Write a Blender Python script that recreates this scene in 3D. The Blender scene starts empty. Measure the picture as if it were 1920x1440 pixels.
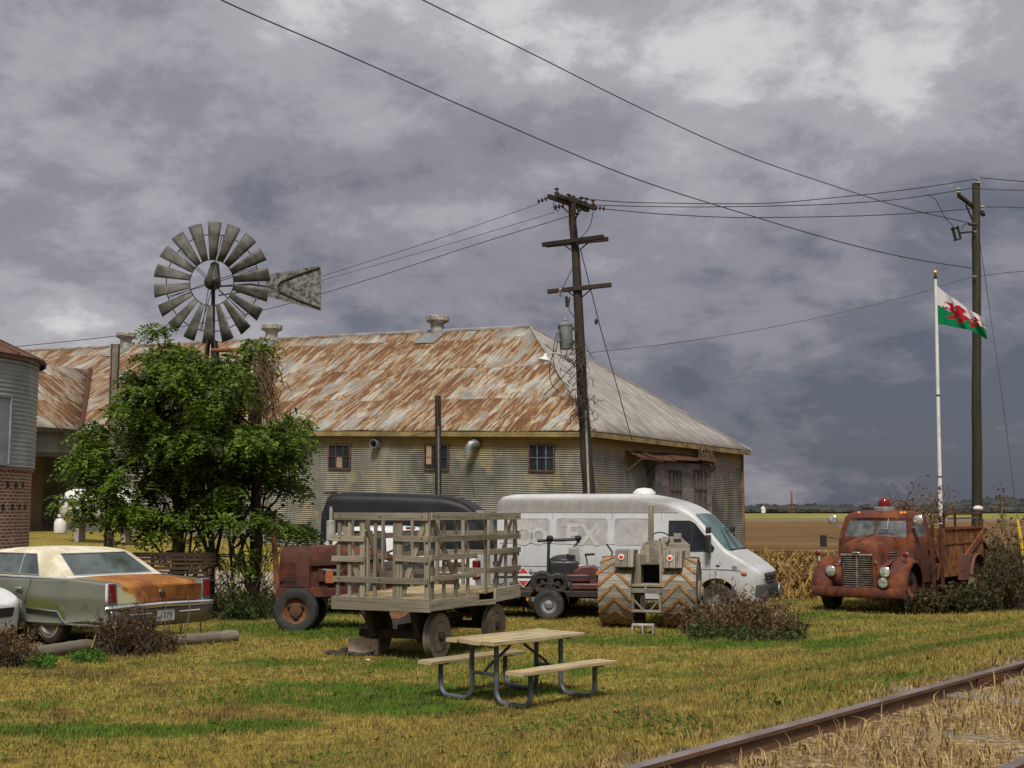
import bpy, math, random
import numpy as np
from mathutils import Vector, Matrix, Euler, noise as mnoise
R = math.radians
SC = bpy.context.scene
COL = SC.collection

# ------------------------------------------------------------------ camera
CAMH = 2.2
FPX = 2300.0
TILT = math.atan(238.0 / FPX)
cam_d = bpy.data.cameras.new('camera'); cam = bpy.data.objects.new('camera', cam_d); COL.objects.link(cam)
cam.location = (0, 0, CAMH); cam.rotation_euler = (R(90) + TILT, 0, 0)
cam_d.sensor_width = 36.0; cam_d.lens = 36.0 * FPX / 1920.0
cam_d.clip_start = 0.1; cam_d.clip_end = 6000
SC.camera = cam

# ------------------------------------------------------------------ world, sun, exposure
SUN_EL, SUN_AZ = 54.0, 184.0      # sun stands behind the camera (compass degrees from +Y, clockwise)
w = bpy.data.worlds.new('World'); SC.world = w; w.use_nodes = True
wn, wl = w.node_tree.nodes, w.node_tree.links
wn.clear()
def N(nt, typ, **kw):
    n = nt.nodes.new(typ)
    for k, v in kw.items(): setattr(n, k, v)
    return n
nt = w.node_tree
tc = N(nt, 'ShaderNodeTexCoord')
sky = N(nt, 'ShaderNodeTexSky', sky_type='NISHITA', sun_disc=False, sun_elevation=R(SUN_EL), sun_rotation=R(SUN_AZ), air_density=1.0, dust_density=2.0)
bg1 = N(nt, 'ShaderNodeBackground'); bg1.inputs[1].default_value = 0.08
wl.new(sky.outputs[0], bg1.inputs[0])
# overcast deck: direction projected on a cloud plane
sep = N(nt, 'ShaderNodeSeparateXYZ'); wl.new(tc.outputs['Generated'], sep.inputs[0])
def M(op, a, b=None, c=None, clamp=False):
    n = N(nt, 'ShaderNodeMath', operation=op); n.use_clamp = clamp
    for i, v in enumerate((a, b, c)):
        if v is None: continue
        if isinstance(v, (int, float)): n.inputs[i].default_value = v
        else: wl.new(v, n.inputs[i])
    return n.outputs[0]
zz = M('ADD', M('MAXIMUM', sep.outputs[2], 0.0), 0.38)
px_ = M('DIVIDE', sep.outputs[0], zz); py_ = M('DIVIDE', sep.outputs[1], zz)
cmb = N(nt, 'ShaderNodeCombineXYZ'); wl.new(px_, cmb.inputs[0]); wl.new(py_, cmb.inputs[1])
def wnoise(scale, detail, rough, dist, off, src=None, anis=(1, 1, 1)):
    mp = N(nt, 'ShaderNodeMapping'); mp.inputs['Location'].default_value = off; mp.inputs['Scale'].default_value = anis
    wl.new(src or cmb.outputs[0], mp.inputs[0])
    n = N(nt, 'ShaderNodeTexNoise'); n.inputs['Scale'].default_value = scale; n.inputs['Detail'].default_value = detail
    n.inputs['Roughness'].default_value = rough; n.inputs['Distortion'].default_value = dist
    wl.new(mp.outputs[0], n.inputs['Vector']); return n.outputs[0]
n1 = wnoise(2.3, 8, .55, .12, (3.1, 7.7, 1))
n2 = wnoise(5.5, 10, .66, .15, (9.3, 2.2, 4))
n3 = wnoise(.7, 3, .5, .2, (5.0, 1.0, 8))
v = M('ADD', M('MULTIPLY', n1, .5), M('ADD', M('MULTIPLY', n2, .38), M('MULTIPLY', n3, .42)))   # about .65 mean
v = M('ADD', .65, M('MULTIPLY', M('SUBTRACT', v, .64), 1.2))
# the deck is thinner overhead and to the left, heavier low on the right
elev = sep.outputs[2]
v = M('ADD', v, M('MULTIPLY', M('SUBTRACT', M('MINIMUM', elev, .45), .15), .50))
v = M('SUBTRACT', v, M('MULTIPLY', M('MULTIPLY', M('ADD', sep.outputs[0], .06), M('SUBTRACT', .34, elev, clamp=True)), 1.15))
v = M('SUBTRACT', v, M('MULTIPLY', M('MULTIPLY', M('SUBTRACT', M('MULTIPLY', sep.outputs[0], -1.0), .22, clamp=True), M('SUBTRACT', .32, elev, clamp=True)), 3.4))
cr = N(nt, 'ShaderNodeValToRGB'); wl.new(v, cr.inputs[0])
cr.color_ramp.interpolation = 'EASE'
e = cr.color_ramp.elements
e[0].position = .47; e[0].color = (.064, .071, .092, 1)
e[1].position = .86; e[1].color = (.42, .415, .42, 1)
for p, c in ((.54, (.098, .099, .122)), (.65, (.172, .163, .186)), (.76, (.262, .252, .268))):
    x = e.new(p); x.color = c + (1,)
bg2 = N(nt, 'ShaderNodeBackground'); bg2.inputs[1].default_value = 1.0
wl.new(cr.outputs[0], bg2.inputs[0])
mixs = N(nt, 'ShaderNodeMixShader'); mixs.inputs[0].default_value = .94
wl.new(bg1.outputs[0], mixs.inputs[1]); wl.new(bg2.outputs[0], mixs.inputs[2])
wo = N(nt, 'ShaderNodeOutputWorld'); wl.new(mixs.outputs[0], wo.inputs[0])
try: w.cycles.sampling_method = 'MANUAL'; w.cycles.sample_map_resolution = 512
except Exception: pass

sd = bpy.data.lights.new('sun', 'SUN'); sun = bpy.data.objects.new('sun', sd); COL.objects.link(sun)
sd.energy = 2.7; sd.angle = R(13); sd.color = (1.0, .95, .86)
az, el = R(SUN_AZ), R(SUN_EL)
sdir = Vector((math.sin(az) * math.cos(el), math.cos(az) * math.cos(el), math.sin(el)))
sun.rotation_euler = sdir.to_track_quat('Z', 'Y').to_euler()
sun.location = (0, -20, 40)

SC.view_settings.view_transform = 'Standard'; SC.view_settings.look = 'None'
SC.view_settings.exposure = 0.62; SC.view_settings.gamma = 1.0; SC.view_settings.use_curve_mapping = False
SC.cycles.max_bounces = 6; SC.cycles.transparent_max_bounces = 8
SC.cycles.use_denoising = True

# ------------------------------------------------------------------ placing helpers (photo pixels 1920x1440 -> world)
def ray(px, py):
    x = (px - 960) / FPX; y = (720 - py) / FPX
    return Vector((x, math.cos(TILT) - y * math.sin(TILT), math.sin(TILT) + y * math.cos(TILT)))
def D(px, py, d):
    r = ray(px, py); return Vector((r.x / r.y * d, d, CAMH + r.z / r.y * d))
def W(px, py, z=0.0):
    r = ray(px, py); s = (z - CAMH) / r.z; return Vector((r.x * s, r.y * s, z))
RAILZ = .85
_ra = W(1170, 1440, RAILZ); _rb = W(1920, 1238.5, RAILZ)
RD = (_rb - _ra).normalized(); RD.z = 0; RD.normalize()
RN = Vector((-RD.y, RD.x, 0))       # towards the yard
RO = _ra.copy()
EMB = RAILZ - .125
def sst(t): t = min(max(t, 0), 1); return t * t * (3 - 2 * t)
def gz(x, y):
    n = (x - RO.x) * RN.x + (y - RO.y) * RN.y
    s = min(max((n - .7) / 4.6, 0), 1); s = s * s * (3 - 2 * s)
    b = EMB * (1 - s)
    dx = (x + 6.8) / 2.6; dy = (y - 20) / 3.0
    b += .10 * math.exp(-(dx * dx + dy * dy) * .5) if abs(dx) < 4 and abs(dy) < 4 else 0
    b += 1.0 * sst((y - 36) / 26) * sst((-x - 6) / 16)      # the land rises gently towards the barn wing
    return b
def gz_np(x, y):
    n = (x - RO.x) * RN.x + (y - RO.y) * RN.y
    s = np.clip((n - .7) / 4.6, 0, 1); s = s * s * (3 - 2 * s)
    dx = (x + 6.8) / 2.6; dy = (y - 20) / 3.0
    q1 = np.clip((y - 36) / 26, 0, 1); q2 = np.clip((-x - 6) / 16, 0, 1)
    return EMB * (1 - s) + .10 * np.exp(-(dx * dx + dy * dy) * .5) + q1 * q1 * (3 - 2 * q1) * q2 * q2 * (3 - 2 * q2)
def G(px, py):
    z = 0.0
    for _ in range(12):
        p = W(px, py, z); z = gz(p.x, p.y)
    return Vector((p.x, p.y, z))

# ------------------------------------------------------------------ mesh builder
class MB:
    def __init__(s): s.v = []; s.f = []; s.uv = []
    def add(s, vs, fs, uvs=None):
        o = len(s.v); s.v += [tuple(q) for q in vs]
        for k, f in enumerate(fs):
            s.f.append([o + i for i in f])
            s.uv.append(uvs[k] if uvs else [(0.0, 0.0)] * len(f))
        return s
    def obox(s, c, ax, ay, az, sx, sy, sz):
        c = Vector(c); X = ax * (sx / 2); Y = ay * (sy / 2); Z = az * (sz / 2)
        vs = [c + X * a + Y * b + Z * d for d in (-1, 1) for b in (-1, 1) for a in (-1, 1)]
        fs = [(0, 2, 3, 1), (4, 5, 7, 6), (0, 1, 5, 4), (2, 6, 7, 3), (0, 4, 6, 2), (1, 3, 7, 5)]
        dims = [(sy, sx), (sx, sy), (sx, sz), (sz, sx), (sz, sy), (sy, sz)]
        ou, ov = random.uniform(0, 90), random.uniform(0, 90)
        uvs = []
        L = max(sx, sy, sz)
        for (a, b) in dims:
            q = [(0, 0), (a, 0), (a, b), (0, b)]
            if b > a: q = [(t[1], t[0]) for t in q]
            uvs.append([(ou + t[0], ov + t[1]) for t in q])
        return s.add(vs, fs, uvs)
    def box(s, c, size, rz=0.0, rot=None):
        m = (rot if rot is not None else Matrix.Rotation(rz, 3, 'Z'))
        return s.obox(c, m @ Vector((1, 0, 0)), m @ Vector((0, 1, 0)), m @ Vector((0, 0, 1)), *size)
    def beam(s, p0, p1, w_, h_, up=(0, 0, 1)):
        p0, p1 = Vector(p0), Vector(p1); d = p1 - p0; L = d.length; d.normalize()
        up = Vector(up); y = up.cross(d)
        if y.length < 1e-4: y = Vector((1, 0, 0)).cross(d)
        y.normalize(); z = d.cross(y)
        return s.obox((p0 + p1) / 2, d, y, z, L, w_, h_)
    def tube(s, pts, r, n=8, cap=True):
        pts = [Vector(p) for p in pts]; k = len(pts)
        rs = r if isinstance(r, (list, tuple)) else [r] * k
        o = []; ref = None; acc = 0
        fs = []; uvs = []; vv = []
        us = []
        for i, p in enumerate(pts):
            t = (pts[min(i + 1, k - 1)] - pts[max(i - 1, 0)]).normalized()
            if ref is None:
                ref = Vector((0, 0, 1)) if abs(t.z) < .9 else Vector((1, 0, 0))
            a = ref - t * ref.dot(t); a.normalize(); b = t.cross(a); ref = a
            if i: acc += (pts[i] - pts[i - 1]).length
            us.append(acc)
            for j in range(n):
                th = 2 * math.pi * j / n
                vv.append(p + (a * math.cos(th) + b * math.sin(th)) * rs[i])
        ou = random.uniform(0, 50)
        for i in range(k - 1):
            for j in range(n):
                j2 = (j + 1) % n
                fs.append((i * n + j, i * n + j2, (i + 1) * n + j2, (i + 1) * n + j))
                c0, c1 = j * 2 * math.pi * rs[i] / n, (j + 1) * 2 * math.pi * rs[i] / n
                uvs.append([(ou + us[i], c0), (ou + us[i], c1), (ou + us[i + 1], c1), (ou + us[i + 1], c0)])
        if cap:
            fs.append(tuple(reversed(range(n)))); uvs.append([(ou, 0)] * n)
            fs.append(tuple((k - 1) * n + j for j in range(n))); uvs.append([(ou, 0)] * n)
        return s.add(vv, fs, uvs)
    def lathe(s, prof, n=24, M_=None, arc=None, uvs_len=False):
        # prof: (radius, axial) pairs; axis = local Z of M_
        M_ = M_ or Matrix.Identity(4)
        vv = []; fs = []; uvs = []
        full = arc is None
        a0, a1 = (0, 2 * math.pi) if full else arc
        cols = n if full else n + 1
        for (r, z) in prof:
            for j in range(cols):
                th = a0 + (a1 - a0) * j / n
                vv.append(M_ @ Vector((r * math.cos(th), r * math.sin(th), z)))
        acc = [0]
        for i in range(1, len(prof)):
            acc.append(acc[-1] + math.hypot(prof[i][0] - prof[i - 1][0], prof[i][1] - prof[i - 1][1]))
        rm = max(p[0] for p in prof)
        for i in range(len(prof) - 1):
            for j in range(n):
                j2 = (j + 1) % cols if full else j + 1
                if prof[i][0] < 1e-6 and prof[i + 1][0] < 1e-6: continue
                u0, u1 = (a1 - a0) * j / n * rm, (a1 - a0) * (j + 1) / n * rm
                fs.append((i * cols + j, i * cols + j2, (i + 1) * cols + j2, (i + 1) * cols + j))
                uvs.append([(u0, acc[i]), (u1, acc[i]), (u1, acc[i + 1]), (u0, acc[i + 1])])
        return s.add(vv, fs, uvs)
    def prism(s, poly, fn, t0, t1):
        # poly: 2D outline; fn(a,b,t)->3D
        n = len(poly)
        vs = [fn(a, b, t0) for a, b in poly] + [fn(a, b, t1) for a, b in poly]
        fs = [tuple(reversed(range(n))), tuple(range(n, 2 * n))]
        ou = random.uniform(0, 40)
        uvs = [[(ou + a, b) for a, b in reversed(poly)], [(ou + a, b) for a, b in poly]]
        for i in range(n):
            j = (i + 1) % n
            fs.append((i, j, n + j, n + i))
            L = math.hypot(poly[i][0] - poly[j][0], poly[i][1] - poly[j][1])
            uvs.append([(ou, 0), (ou + L, 0), (ou + L, t1 - t0), (ou, t1 - t0)])
        return s.add(vs, fs, uvs)
    def grid(s, P, close=False, skip=None, uv=None):
        # P[i][j] rows of points
        a, b = len(P), len(P[0])
        vs = [p for row in P for p in row]; fs = []; uvs = []
        for i in range(a - 1):
            for j in range(b if close else b - 1):
                if skip and skip(i, j): continue
                j2 = (j + 1) % b
                fs.append((i * b + j, i * b + j2, (i + 1) * b + j2, (i + 1) * b + j))
                if uv: uvs.append([uv[i][j], uv[i][j2], uv[i + 1][j2], uv[i + 1][j]])
                else:
                    q = [Vector(P[i][j]), Vector(P[i][j2]), Vector(P[i + 1][j2]), Vector(P[i + 1][j])]
                    uvs.append([(t.x, t.z + t.y * .3) for t in q])
        return s.add(vs, fs, uvs)
    def ball(s, c, r, n=12, m=8):
        rx, ry, rz = (r, r, r) if isinstance(r, (int, float)) else r
        P = []
        for i in range(m + 1):
            ph = math.pi * i / m
            P.append([Vector(c) + Vector((rx * math.sin(ph) * math.cos(2 * math.pi * j / n), ry * math.sin(ph) * math.sin(2 * math.pi * j / n), rz * math.cos(ph))) for j in range(n)])
        return s.grid(P, close=True)
    def build(s, name, mat, parent=None, smooth=38, bevel=0, solid=0, label=None, xf=None):
        me = bpy.data.meshes.new(name)
        vs = s.v if xf is None else [tuple(xf @ Vector(q)) for q in s.v]
        me.from_pydata(vs, [], s.f)
        ul = me.uv_layers.new(name='UVMap')
        flat = np.array([c for f in s.uv for q in f for c in q], dtype=np.float32)
        ul.data.foreach_set('uv', flat)
        me.validate(clean_customdata=False)
        if smooth:
            me.shade_smooth(); me.set_sharp_from_angle(angle=R(smooth))
        if mat: me.materials.append(mat)
        o = bpy.data.objects.new(name, me); COL.objects.link(o)
        if parent is not None: o.parent = parent
        if solid:
            m = o.modifiers.new('solid', 'SOLIDIFY'); m.thickness = solid; m.offset = -1
        if bevel:
            m = o.modifiers.new('bevel', 'BEVEL'); m.width = bevel; m.segments = 2; m.limit_method = 'ANGLE'; m.angle_limit = R(40)
        if label: o['label'] = label
        return o

def thing(name, label, cat, loc=(0, 0, 0), rz=0.0, group=None):
    o = bpy.data.objects.new(name, None); COL.objects.link(o)
    o.location = loc; o.rotation_euler = (0, 0, rz); o.empty_display_size = .2
    o['label'] = label; o['category'] = cat
    if group: o['group'] = group
    return o
def tag(o, label, cat, group=None, kind=None):
    o['label'] = label; o['category'] = cat
    if group: o['group'] = group
    if kind: o['kind'] = kind
    return o
def struct(o): o['kind'] = 'structure'; return o
def copy_tree(o, parent=None):
    c = o.copy(); COL.objects.link(c)
    if parent is not None: c.parent = parent
    for ch in [q for q in COL.objects if q.parent == o]: copy_tree(ch, c)
    return c
def carve(o, cutters):
    """cut holes with helper meshes, bake the result, drop the helpers"""
    for cmb_ in cutters:
        c = cmb_.build('cutter', None, None, smooth=0)
        m = o.modifiers.new('cut', 'BOOLEAN'); m.operation = 'DIFFERENCE'; m.object = c; m.solver = 'EXACT'
        par = o.parent; o.parent = None
        bpy.context.view_layer.update()
        dg = bpy.context.evaluated_depsgraph_get()
        me = bpy.data.meshes.new_from_object(o.evaluated_get(dg))
        o.modifiers.remove(m); old = o.data; o.data = me; bpy.data.meshes.remove(old)
        o.parent = par
        bpy.data.objects.remove(c)
    return o
def lerp(a, b, t): return a + (b - a) * t
def cr_interp(xs, ys, x):
    """smooth (Catmull-Rom) interpolation through the points"""
    if x <= xs[0]: return ys[0]
    if x >= xs[-1]: return ys[-1]
    i = max(k for k in range(len(xs)) if xs[k] <= x); i = min(i, len(xs) - 2)
    h = xs[i + 1] - xs[i]; t = (x - xs[i]) / h
    def sl(k):
        if k == 0: return (ys[1] - ys[0]) / (xs[1] - xs[0])
        if k == len(xs) - 1: return (ys[-1] - ys[-2]) / (xs[-1] - xs[-2])
        a = (ys[k] - ys[k - 1]) / (xs[k] - xs[k - 1]); b = (ys[k + 1] - ys[k]) / (xs[k + 1] - xs[k])
        return 0 if a * b <= 0 else 2 * a * b / (a + b)
    m0, m1 = sl(i) * h, sl(i + 1) * h
    return (2*t**3 - 3*t*t + 1) * ys[i] + (t**3 - 2*t*t + t) * m0 + (-2*t**3 + 3*t*t) * ys[i+1] + (t**3 - t*t) * m1

# ------------------------------------------------------------------ materials
class Mat:
    """small wrapper to write node materials shortly"""
    def __init__(s, name):
        s.m = bpy.data.materials.new(name); s.m.use_nodes = True; s.nt = s.m.node_tree
        s.b = s.nt.nodes['Principled BSDF']; s.tc = s.nt.nodes.new('ShaderNodeTexCoord'); s.geo = s.nt.nodes.new('ShaderNodeNewGeometry')
    def put(s, sock, v):
        if isinstance(v, (int, float)): sock.default_value = v
        elif isinstance(v, tuple):
            sock.default_value = v if len(v) == len(sock.default_value) else v + (1,)
        else: s.nt.links.new(v, sock)
    def node(s, typ, props=None, **ins):
        n = s.nt.nodes.new(typ)
        for k, v in (props or {}).items(): setattr(n, k, v)
        for k, v in ins.items(): s.put(n.inputs[k.replace('_', ' ')], v)
        return n
    def math(s, op, a, b=0.0, clamp=False, c=None):
        n = s.nt.nodes.new('ShaderNodeMath'); n.operation = op; n.use_clamp = clamp
        s.put(n.inputs[0], a); s.put(n.inputs[1], b)
        if c is not None: s.put(n.inputs[2], c)
        return n.outputs[0]
    def uvm(s, scale=(1, 1, 1), loc=(0, 0, 0), src='UV', rot=(0, 0, 0)):
        n = s.nt.nodes.new('ShaderNodeMapping'); n.inputs['Scale'].default_value = scale; n.inputs['Location'].default_value = loc; n.inputs['Rotation'].default_value = rot
        v = s.geo.outputs['Position'] if src == 'W' else s.tc.outputs[src]
        s.nt.links.new(v, n.inputs[0]); return n.outputs[0]
    def noise(s, vec, scale=1, detail=4, rough=.55, dist=0.0):
        return s.node('ShaderNodeTexNoise', None, Vector=vec, Scale=scale, Detail=detail, Roughness=rough, Distortion=dist).outputs[0]
    def rng(s, v, a, b, c=0.0, d=1.0):
        n = s.nt.nodes.new('ShaderNodeMapRange'); n.interpolation_type = 'SMOOTHSTEP'
        s.put(n.inputs[0], v); s.put(n.inputs[1], a); s.put(n.inputs[2], b); s.put(n.inputs[3], c); s.put(n.inputs[4], d)
        return n.outputs[0]
    def mix(s, f, a, b, mode='MIX'):
        n = s.nt.nodes.new('ShaderNodeMix'); n.data_type = 'RGBA'; n.blend_type = mode; n.clamp_factor = True
        s.put(n.inputs[0], f); s.put(n.inputs[6], a); s.put(n.inputs[7], b); return n.outputs[2]
    def bump(s, h, strength=.3, dist=.02):
        n = s.node('ShaderNodeBump', None, Height=h); n.inputs['Strength'].default_value = strength; n.inputs['Distance'].default_value = dist
        s.put(s.b.inputs['Normal'], n.outputs[0])
    def out(s, color, rough=.7, metal=0.0, spec=.5, coat=None):
        s.put(s.b.inputs['Base Color'], color); s.put(s.b.inputs['Roughness'], rough); s.put(s.b.inputs['Metallic'], metal)
        s.put(s.b.inputs['Specular IOR Level'], spec)
        if coat: s.b.inputs['Coat Weight'].default_value = coat; s.b.inputs['Coat Roughness'].default_value = .12
        return s.m

def m_plain(name, col, rough=.6, metal=0.0, var=.25, scale=6, dirt=None, dirt_amt=.4, spec=.5, bump=0, coat=None, src='Object'):
    k = Mat(name); v = k.uvm(src=src)
    n = k.noise(v, scale, 6, .6)
    c = k.mix(k.rng(n, .3, .7), tuple(x * (1 - var) for x in col), tuple(min(1, x * (1 + var * .6)) for x in col))
    if dirt:
        n2 = k.noise(v, scale * .35, 8, .68)
        c = k.mix(k.math('MULTIPLY', k.rng(n2, .48, .66), dirt_amt), c, dirt)
    if bump: k.bump(k.noise(v, scale * 6, 5, .6), bump, .01)
    return k.out(c, k.rng(n, .2, .8, rough * .85, min(1, rough * 1.15)), metal, spec, coat)

def m_rust(name, a=(.10, .032, .015), b=(.21, .072, .02), c=(.035, .015, .010), paint=None, paint_amt=.5, scale=3, rough=.85):
    k = Mat(name); v = k.uvm(src='Object')
    n1 = k.noise(v, scale, 8, .65, .3); n2 = k.noise(k.uvm((1, 1, .35), (4, 2, 7), 'Object'), scale * 2.3, 8, .7, .4)
    col = k.mix(k.rng(n1, .38, .62), a, b); col = k.mix(k.rng(n2, .5, .68), col, c)
    if paint:
        n3 = k.noise(k.uvm((1, 1, .6), (9, 1, 3), 'Object'), scale * .7, 9, .62, .2)
        col = k.mix(k.rng(n3, .56 - paint_amt * .2, .62 - paint_amt * .2), paint, col)
    k.bump(n2, .25, .01)
    return k.out(col, rough, .0, .3)

def m_wood(name, a=(.30, .27, .215), b=(.17, .15, .115), dark=(.05, .042, .033), gs=(1.6, 34, 34), rough=.85, tint=None, tamt=.35, knots=True):
    k = Mat(name); v = k.uvm(gs)
    n1 = k.noise(v, 1.0, 7, .65, .4)
    big = k.noise(k.uvm((.35, 1.1, 1), (3, 3, 3)), 1.0, 3, .5)
    col = k.mix(k.rng(n1, .32, .68), a, b)
    col = k.mix(k.math('MULTIPLY', k.rng(n1, .60, .72), .75), col, dark)
    col = k.mix(k.rng(big, .38, .62, 0, .75), col, tuple(x * .62 for x in b))
    if tint: col = k.mix(k.math('MULTIPLY', k.rng(k.noise(k.uvm((.8, 2, 1), (7, 1, 0)), 1.3, 5, .6), .45, .65), tamt), col, tint)
    crack = k.noise(k.uvm((gs[0] * .35, gs[1] * 2.2, gs[2]), (5, 2, 1)), 1.0, 4, .6, .2)
    col = k.mix(k.math('MULTIPLY', k.rng(crack, .56, .64), .85), col, dark)
    stain = k.noise(k.uvm((2.2, 5, 1), (9, 4, 0)), 1.0, 6, .68, .3)
    col = k.mix(k.math('MULTIPLY', k.rng(stain, .52, .68), .5), col, tuple(x * .5 for x in b))
    k.bump(n1, .35, .006)
    return k.out(col, rough, 0, .25)

MT = {}
MT['wood'] = m_wood('weathered_wood', (.35, .31, .235), (.20, .172, .125))
MT['wood_pale'] = m_wood('pale_weathered_wood', (.50, .41, .25), (.30, .235, .14), (.05, .036, .022), tint=(.42, .29, .10), tamt=.4)
MT['wood_dark'] = m_wood('dark_wood', (.075, .058, .043), (.04, .031, .024), (.02, .016, .013))
MT['pole_wood'] = m_wood('pole_wood', (.060, .044, .033), (.030, .024, .018), (.016, .013, .01), gs=(.8, 40, 40))
MT['pole_wood2'] = m_wood('mossy_pole_wood', (.060, .054, .032), (.032, .030, .018), (.018, .016, .011), gs=(.8, 40, 40))
MT['log'] = m_wood('grey_log', (.27, .235, .185), (.16, .135, .10), (.05, .04, .03), gs=(1.2, 22, 22))
MT['bench_wood'] = m_wood('brown_slat_wood', (.085, .05, .032), (.045, .028, .02), (.015, .01, .008))
MT['rust'] = m_rust('rusty_steel')
MT['rust_dark'] = m_rust('dark_rusty_steel', (.055, .021, .013), (.095, .036, .017), (.02, .011, .009))
MT['rust_pipe'] = m_rust('rusty_pipe', (.13, .045, .022), (.2, .075, .03), (.05, .02, .015), scale=5)
MT['rubber'] = m_plain('tyre_rubber', (.022, .021, .020), .8, var=.35, scale=9, dirt=(.08, .07, .055), dirt_amt=.45)
MT['black'] = m_plain('black_plastic', (.018, .018, .019), .45, var=.2)
MT['black_matte'] = m_plain('black_trim', (.016, .015, .015), .8, var=.3)
MT['dark_int'] = m_plain('dark_interior', (.012, .012, .013), .9)
MT['galv'] = m_plain('galvanised_steel', (.27, .285, .30), .5, .55, .35, 9, (.12, .10, .085), .5)
MT['galv_dark'] = m_plain('grey_table_steel', (.105, .12, .145), .55, .4, .3, 7, (.05, .05, .05), .5)
MT['iron'] = m_plain('dark_iron', (.035, .031, .028), .6, .5, .3, 8, (.11, .045, .02), .6)
MT['cable'] = m_plain('black_cable', (.012, .012, .013), .6)
MT['cable_grey'] = m_plain('grey_cable', (.05, .05, .055), .6)
MT['white_paint'] = m_plain('white_paint', (.62, .61, .58), .45, 0, .12, 3, (.25, .22, .18), .35)
MT['chrome'] = m_plain('chrome', (.72, .74, .78), .16, 1.0, .15, 5, (.35, .30, .26), .3)
MT['glass_dark'] = m_plain('dark_window_glass', (.018, .022, .026), .12, 0, .5, 2.5, spec=.45)
MT['red_lens'] = m_plain('red_lens', (.13, .008, .008), .15, 0, .3, 14, spec=.6)
MT['amber'] = m_plain('amber_lens', (.75, .22, .015), .2)
MT['concrete'] = m_plain('grey_concrete_block', (.30, .28, .25), .95, 0, .3, 12, (.12, .11, .09), .5, bump=.3)
MT['porcelain'] = m_plain('brown_porcelain', (.05, .022, .018), .2, 0, .2)
# ================================================================== GROUND
def rail_vec(k, along=.3, across=1.0):
    ang = math.atan2(RD.y, RD.x)
    a = k.nt.nodes.new('ShaderNodeMapping'); a.inputs['Rotation'].default_value = (0, 0, -ang)
    k.nt.links.new(k.geo.outputs['Position'], a.inputs[0])
    b = k.nt.nodes.new('ShaderNodeMapping'); b.inputs['Scale'].default_value = (along, across, 1)
    k.nt.links.new(a.outputs[0], b.inputs[0]); return b.outputs[0]
def rail_n(k):
    d = k.nt.nodes.new('ShaderNodeVectorMath'); d.operation = 'DOT_PRODUCT'
    k.nt.links.new(k.geo.outputs['Position'], d.inputs[0]); d.inputs[1].default_value = tuple(RN)
    return k.math('SUBTRACT', d.outputs['Value'], RO.x * RN.x + RO.y * RN.y)
def blob(k, x, y, cx, cy, rx, ry):
    a = k.math('DIVIDE', k.math('SUBTRACT', x, cx), rx); b = k.math('DIVIDE', k.math('SUBTRACT', y, cy), ry)
    r = k.math('SQRT', k.math('ADD', k.math('MULTIPLY', a, a), k.math('MULTIPLY', b, b)))
    return k.rng(r, .45, 1.15, 1, 0)
def turf_color(k, boost=1.0):
    """mown lawn: straw and green patches, in swathes along the track"""
    P = k.geo.outputs['Position']
    sp = k.node('ShaderNodeSeparateXYZ', None, Vector=P)
    X, Y = sp.outputs[0], sp.outputs[1]
    va = rail_vec(k, .16, .85)
    n1 = k.noise(va, 1.0, 5, .6, .5)
    n2 = k.noise(k.uvm((.30, .42, 1), (4, 9, 0), 'W'), 1.0, 7, .66, .4)
    n3 = k.noise(k.uvm((2.6, 3.4, 1), (1, 5, 0), 'W'), 1.0, 6, .65)
    g = k.math('ADD', k.math('MULTIPLY', n1, .5), k.math('ADD', k.math('MULTIPLY', n2, .55), k.math('MULTIPLY', n3, .50)))   # mean ~ .77
    for (bx, by, rx, ry, am) in GREEN_SPOTS:
        g = k.math('ADD', g, k.math('MULTIPLY', blob(k, X, Y, bx, by, rx, ry), am))
    green = k.mix(k.rng(n3, .3, .7), (.022 * boost, .060 * boost, .002 * boost), (.072 * boost, .138 * boost, .005 * boost))
    straw = k.mix(k.rng(k.noise(k.uvm((6, 6, 1), (0, 0, 0), 'W'), 1, 5, .7), .3, .7), (.105 * boost, .082 * boost, .016 * boost), (.34 * boost, .258 * boost, .055 * boost))
    brown = (.07 * boost, .042 * boost, .016 * boost)
    straw = k.mix(k.rng(k.noise(k.uvm((.55, .7, 1), (8, 3, 0), 'W'), 1, 6, .62, .5), .52, .68, 0, .75), straw, brown)
    return k.mix(k.rng(g, .785, .92), straw, green), X, Y, n3
GREEN_SPOTS = []
for (px, py, rx, ry, am) in ((600, 1300, 2.0, 1.3, .22), (760, 1330, 1.2, .7, .18), (240, 1370, 1.6, .5, .17), (860, 1255, 2.2, 1.6, .12),
                             (600, 1180, 2.2, 2.2, .16), (500, 1150, 2.5, 2.0, .16), (1250, 1200, 3.5, 1.2, .13), (1560, 1165, 4.0, 1.5, .12), (1000, 1300, 1.5, .5, .12),
                             (1450, 1210, 3.0, 1.0, .10), (100, 1230, 1.5, .6, .08), (500, 1360, .8, .4, .22), (1400, 1300, 2.5, .5, .07), (480, 1240, 1.5, .6, .08),
                             (300, 1290, 3.0, 1.2, -.07), (150, 1420, 2.5, .7, -.06), (900, 1420, 2.5, .8, -.04)):
    p = W(px, py, gz(W(px, py, 0).x, W(px, py, 0).y)); GREEN_SPOTS.append((p.x, p.y, rx, ry, am))

k = Mat('ground_cover')
col, X, Y, n3 = turf_color(k, .95)
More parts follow.
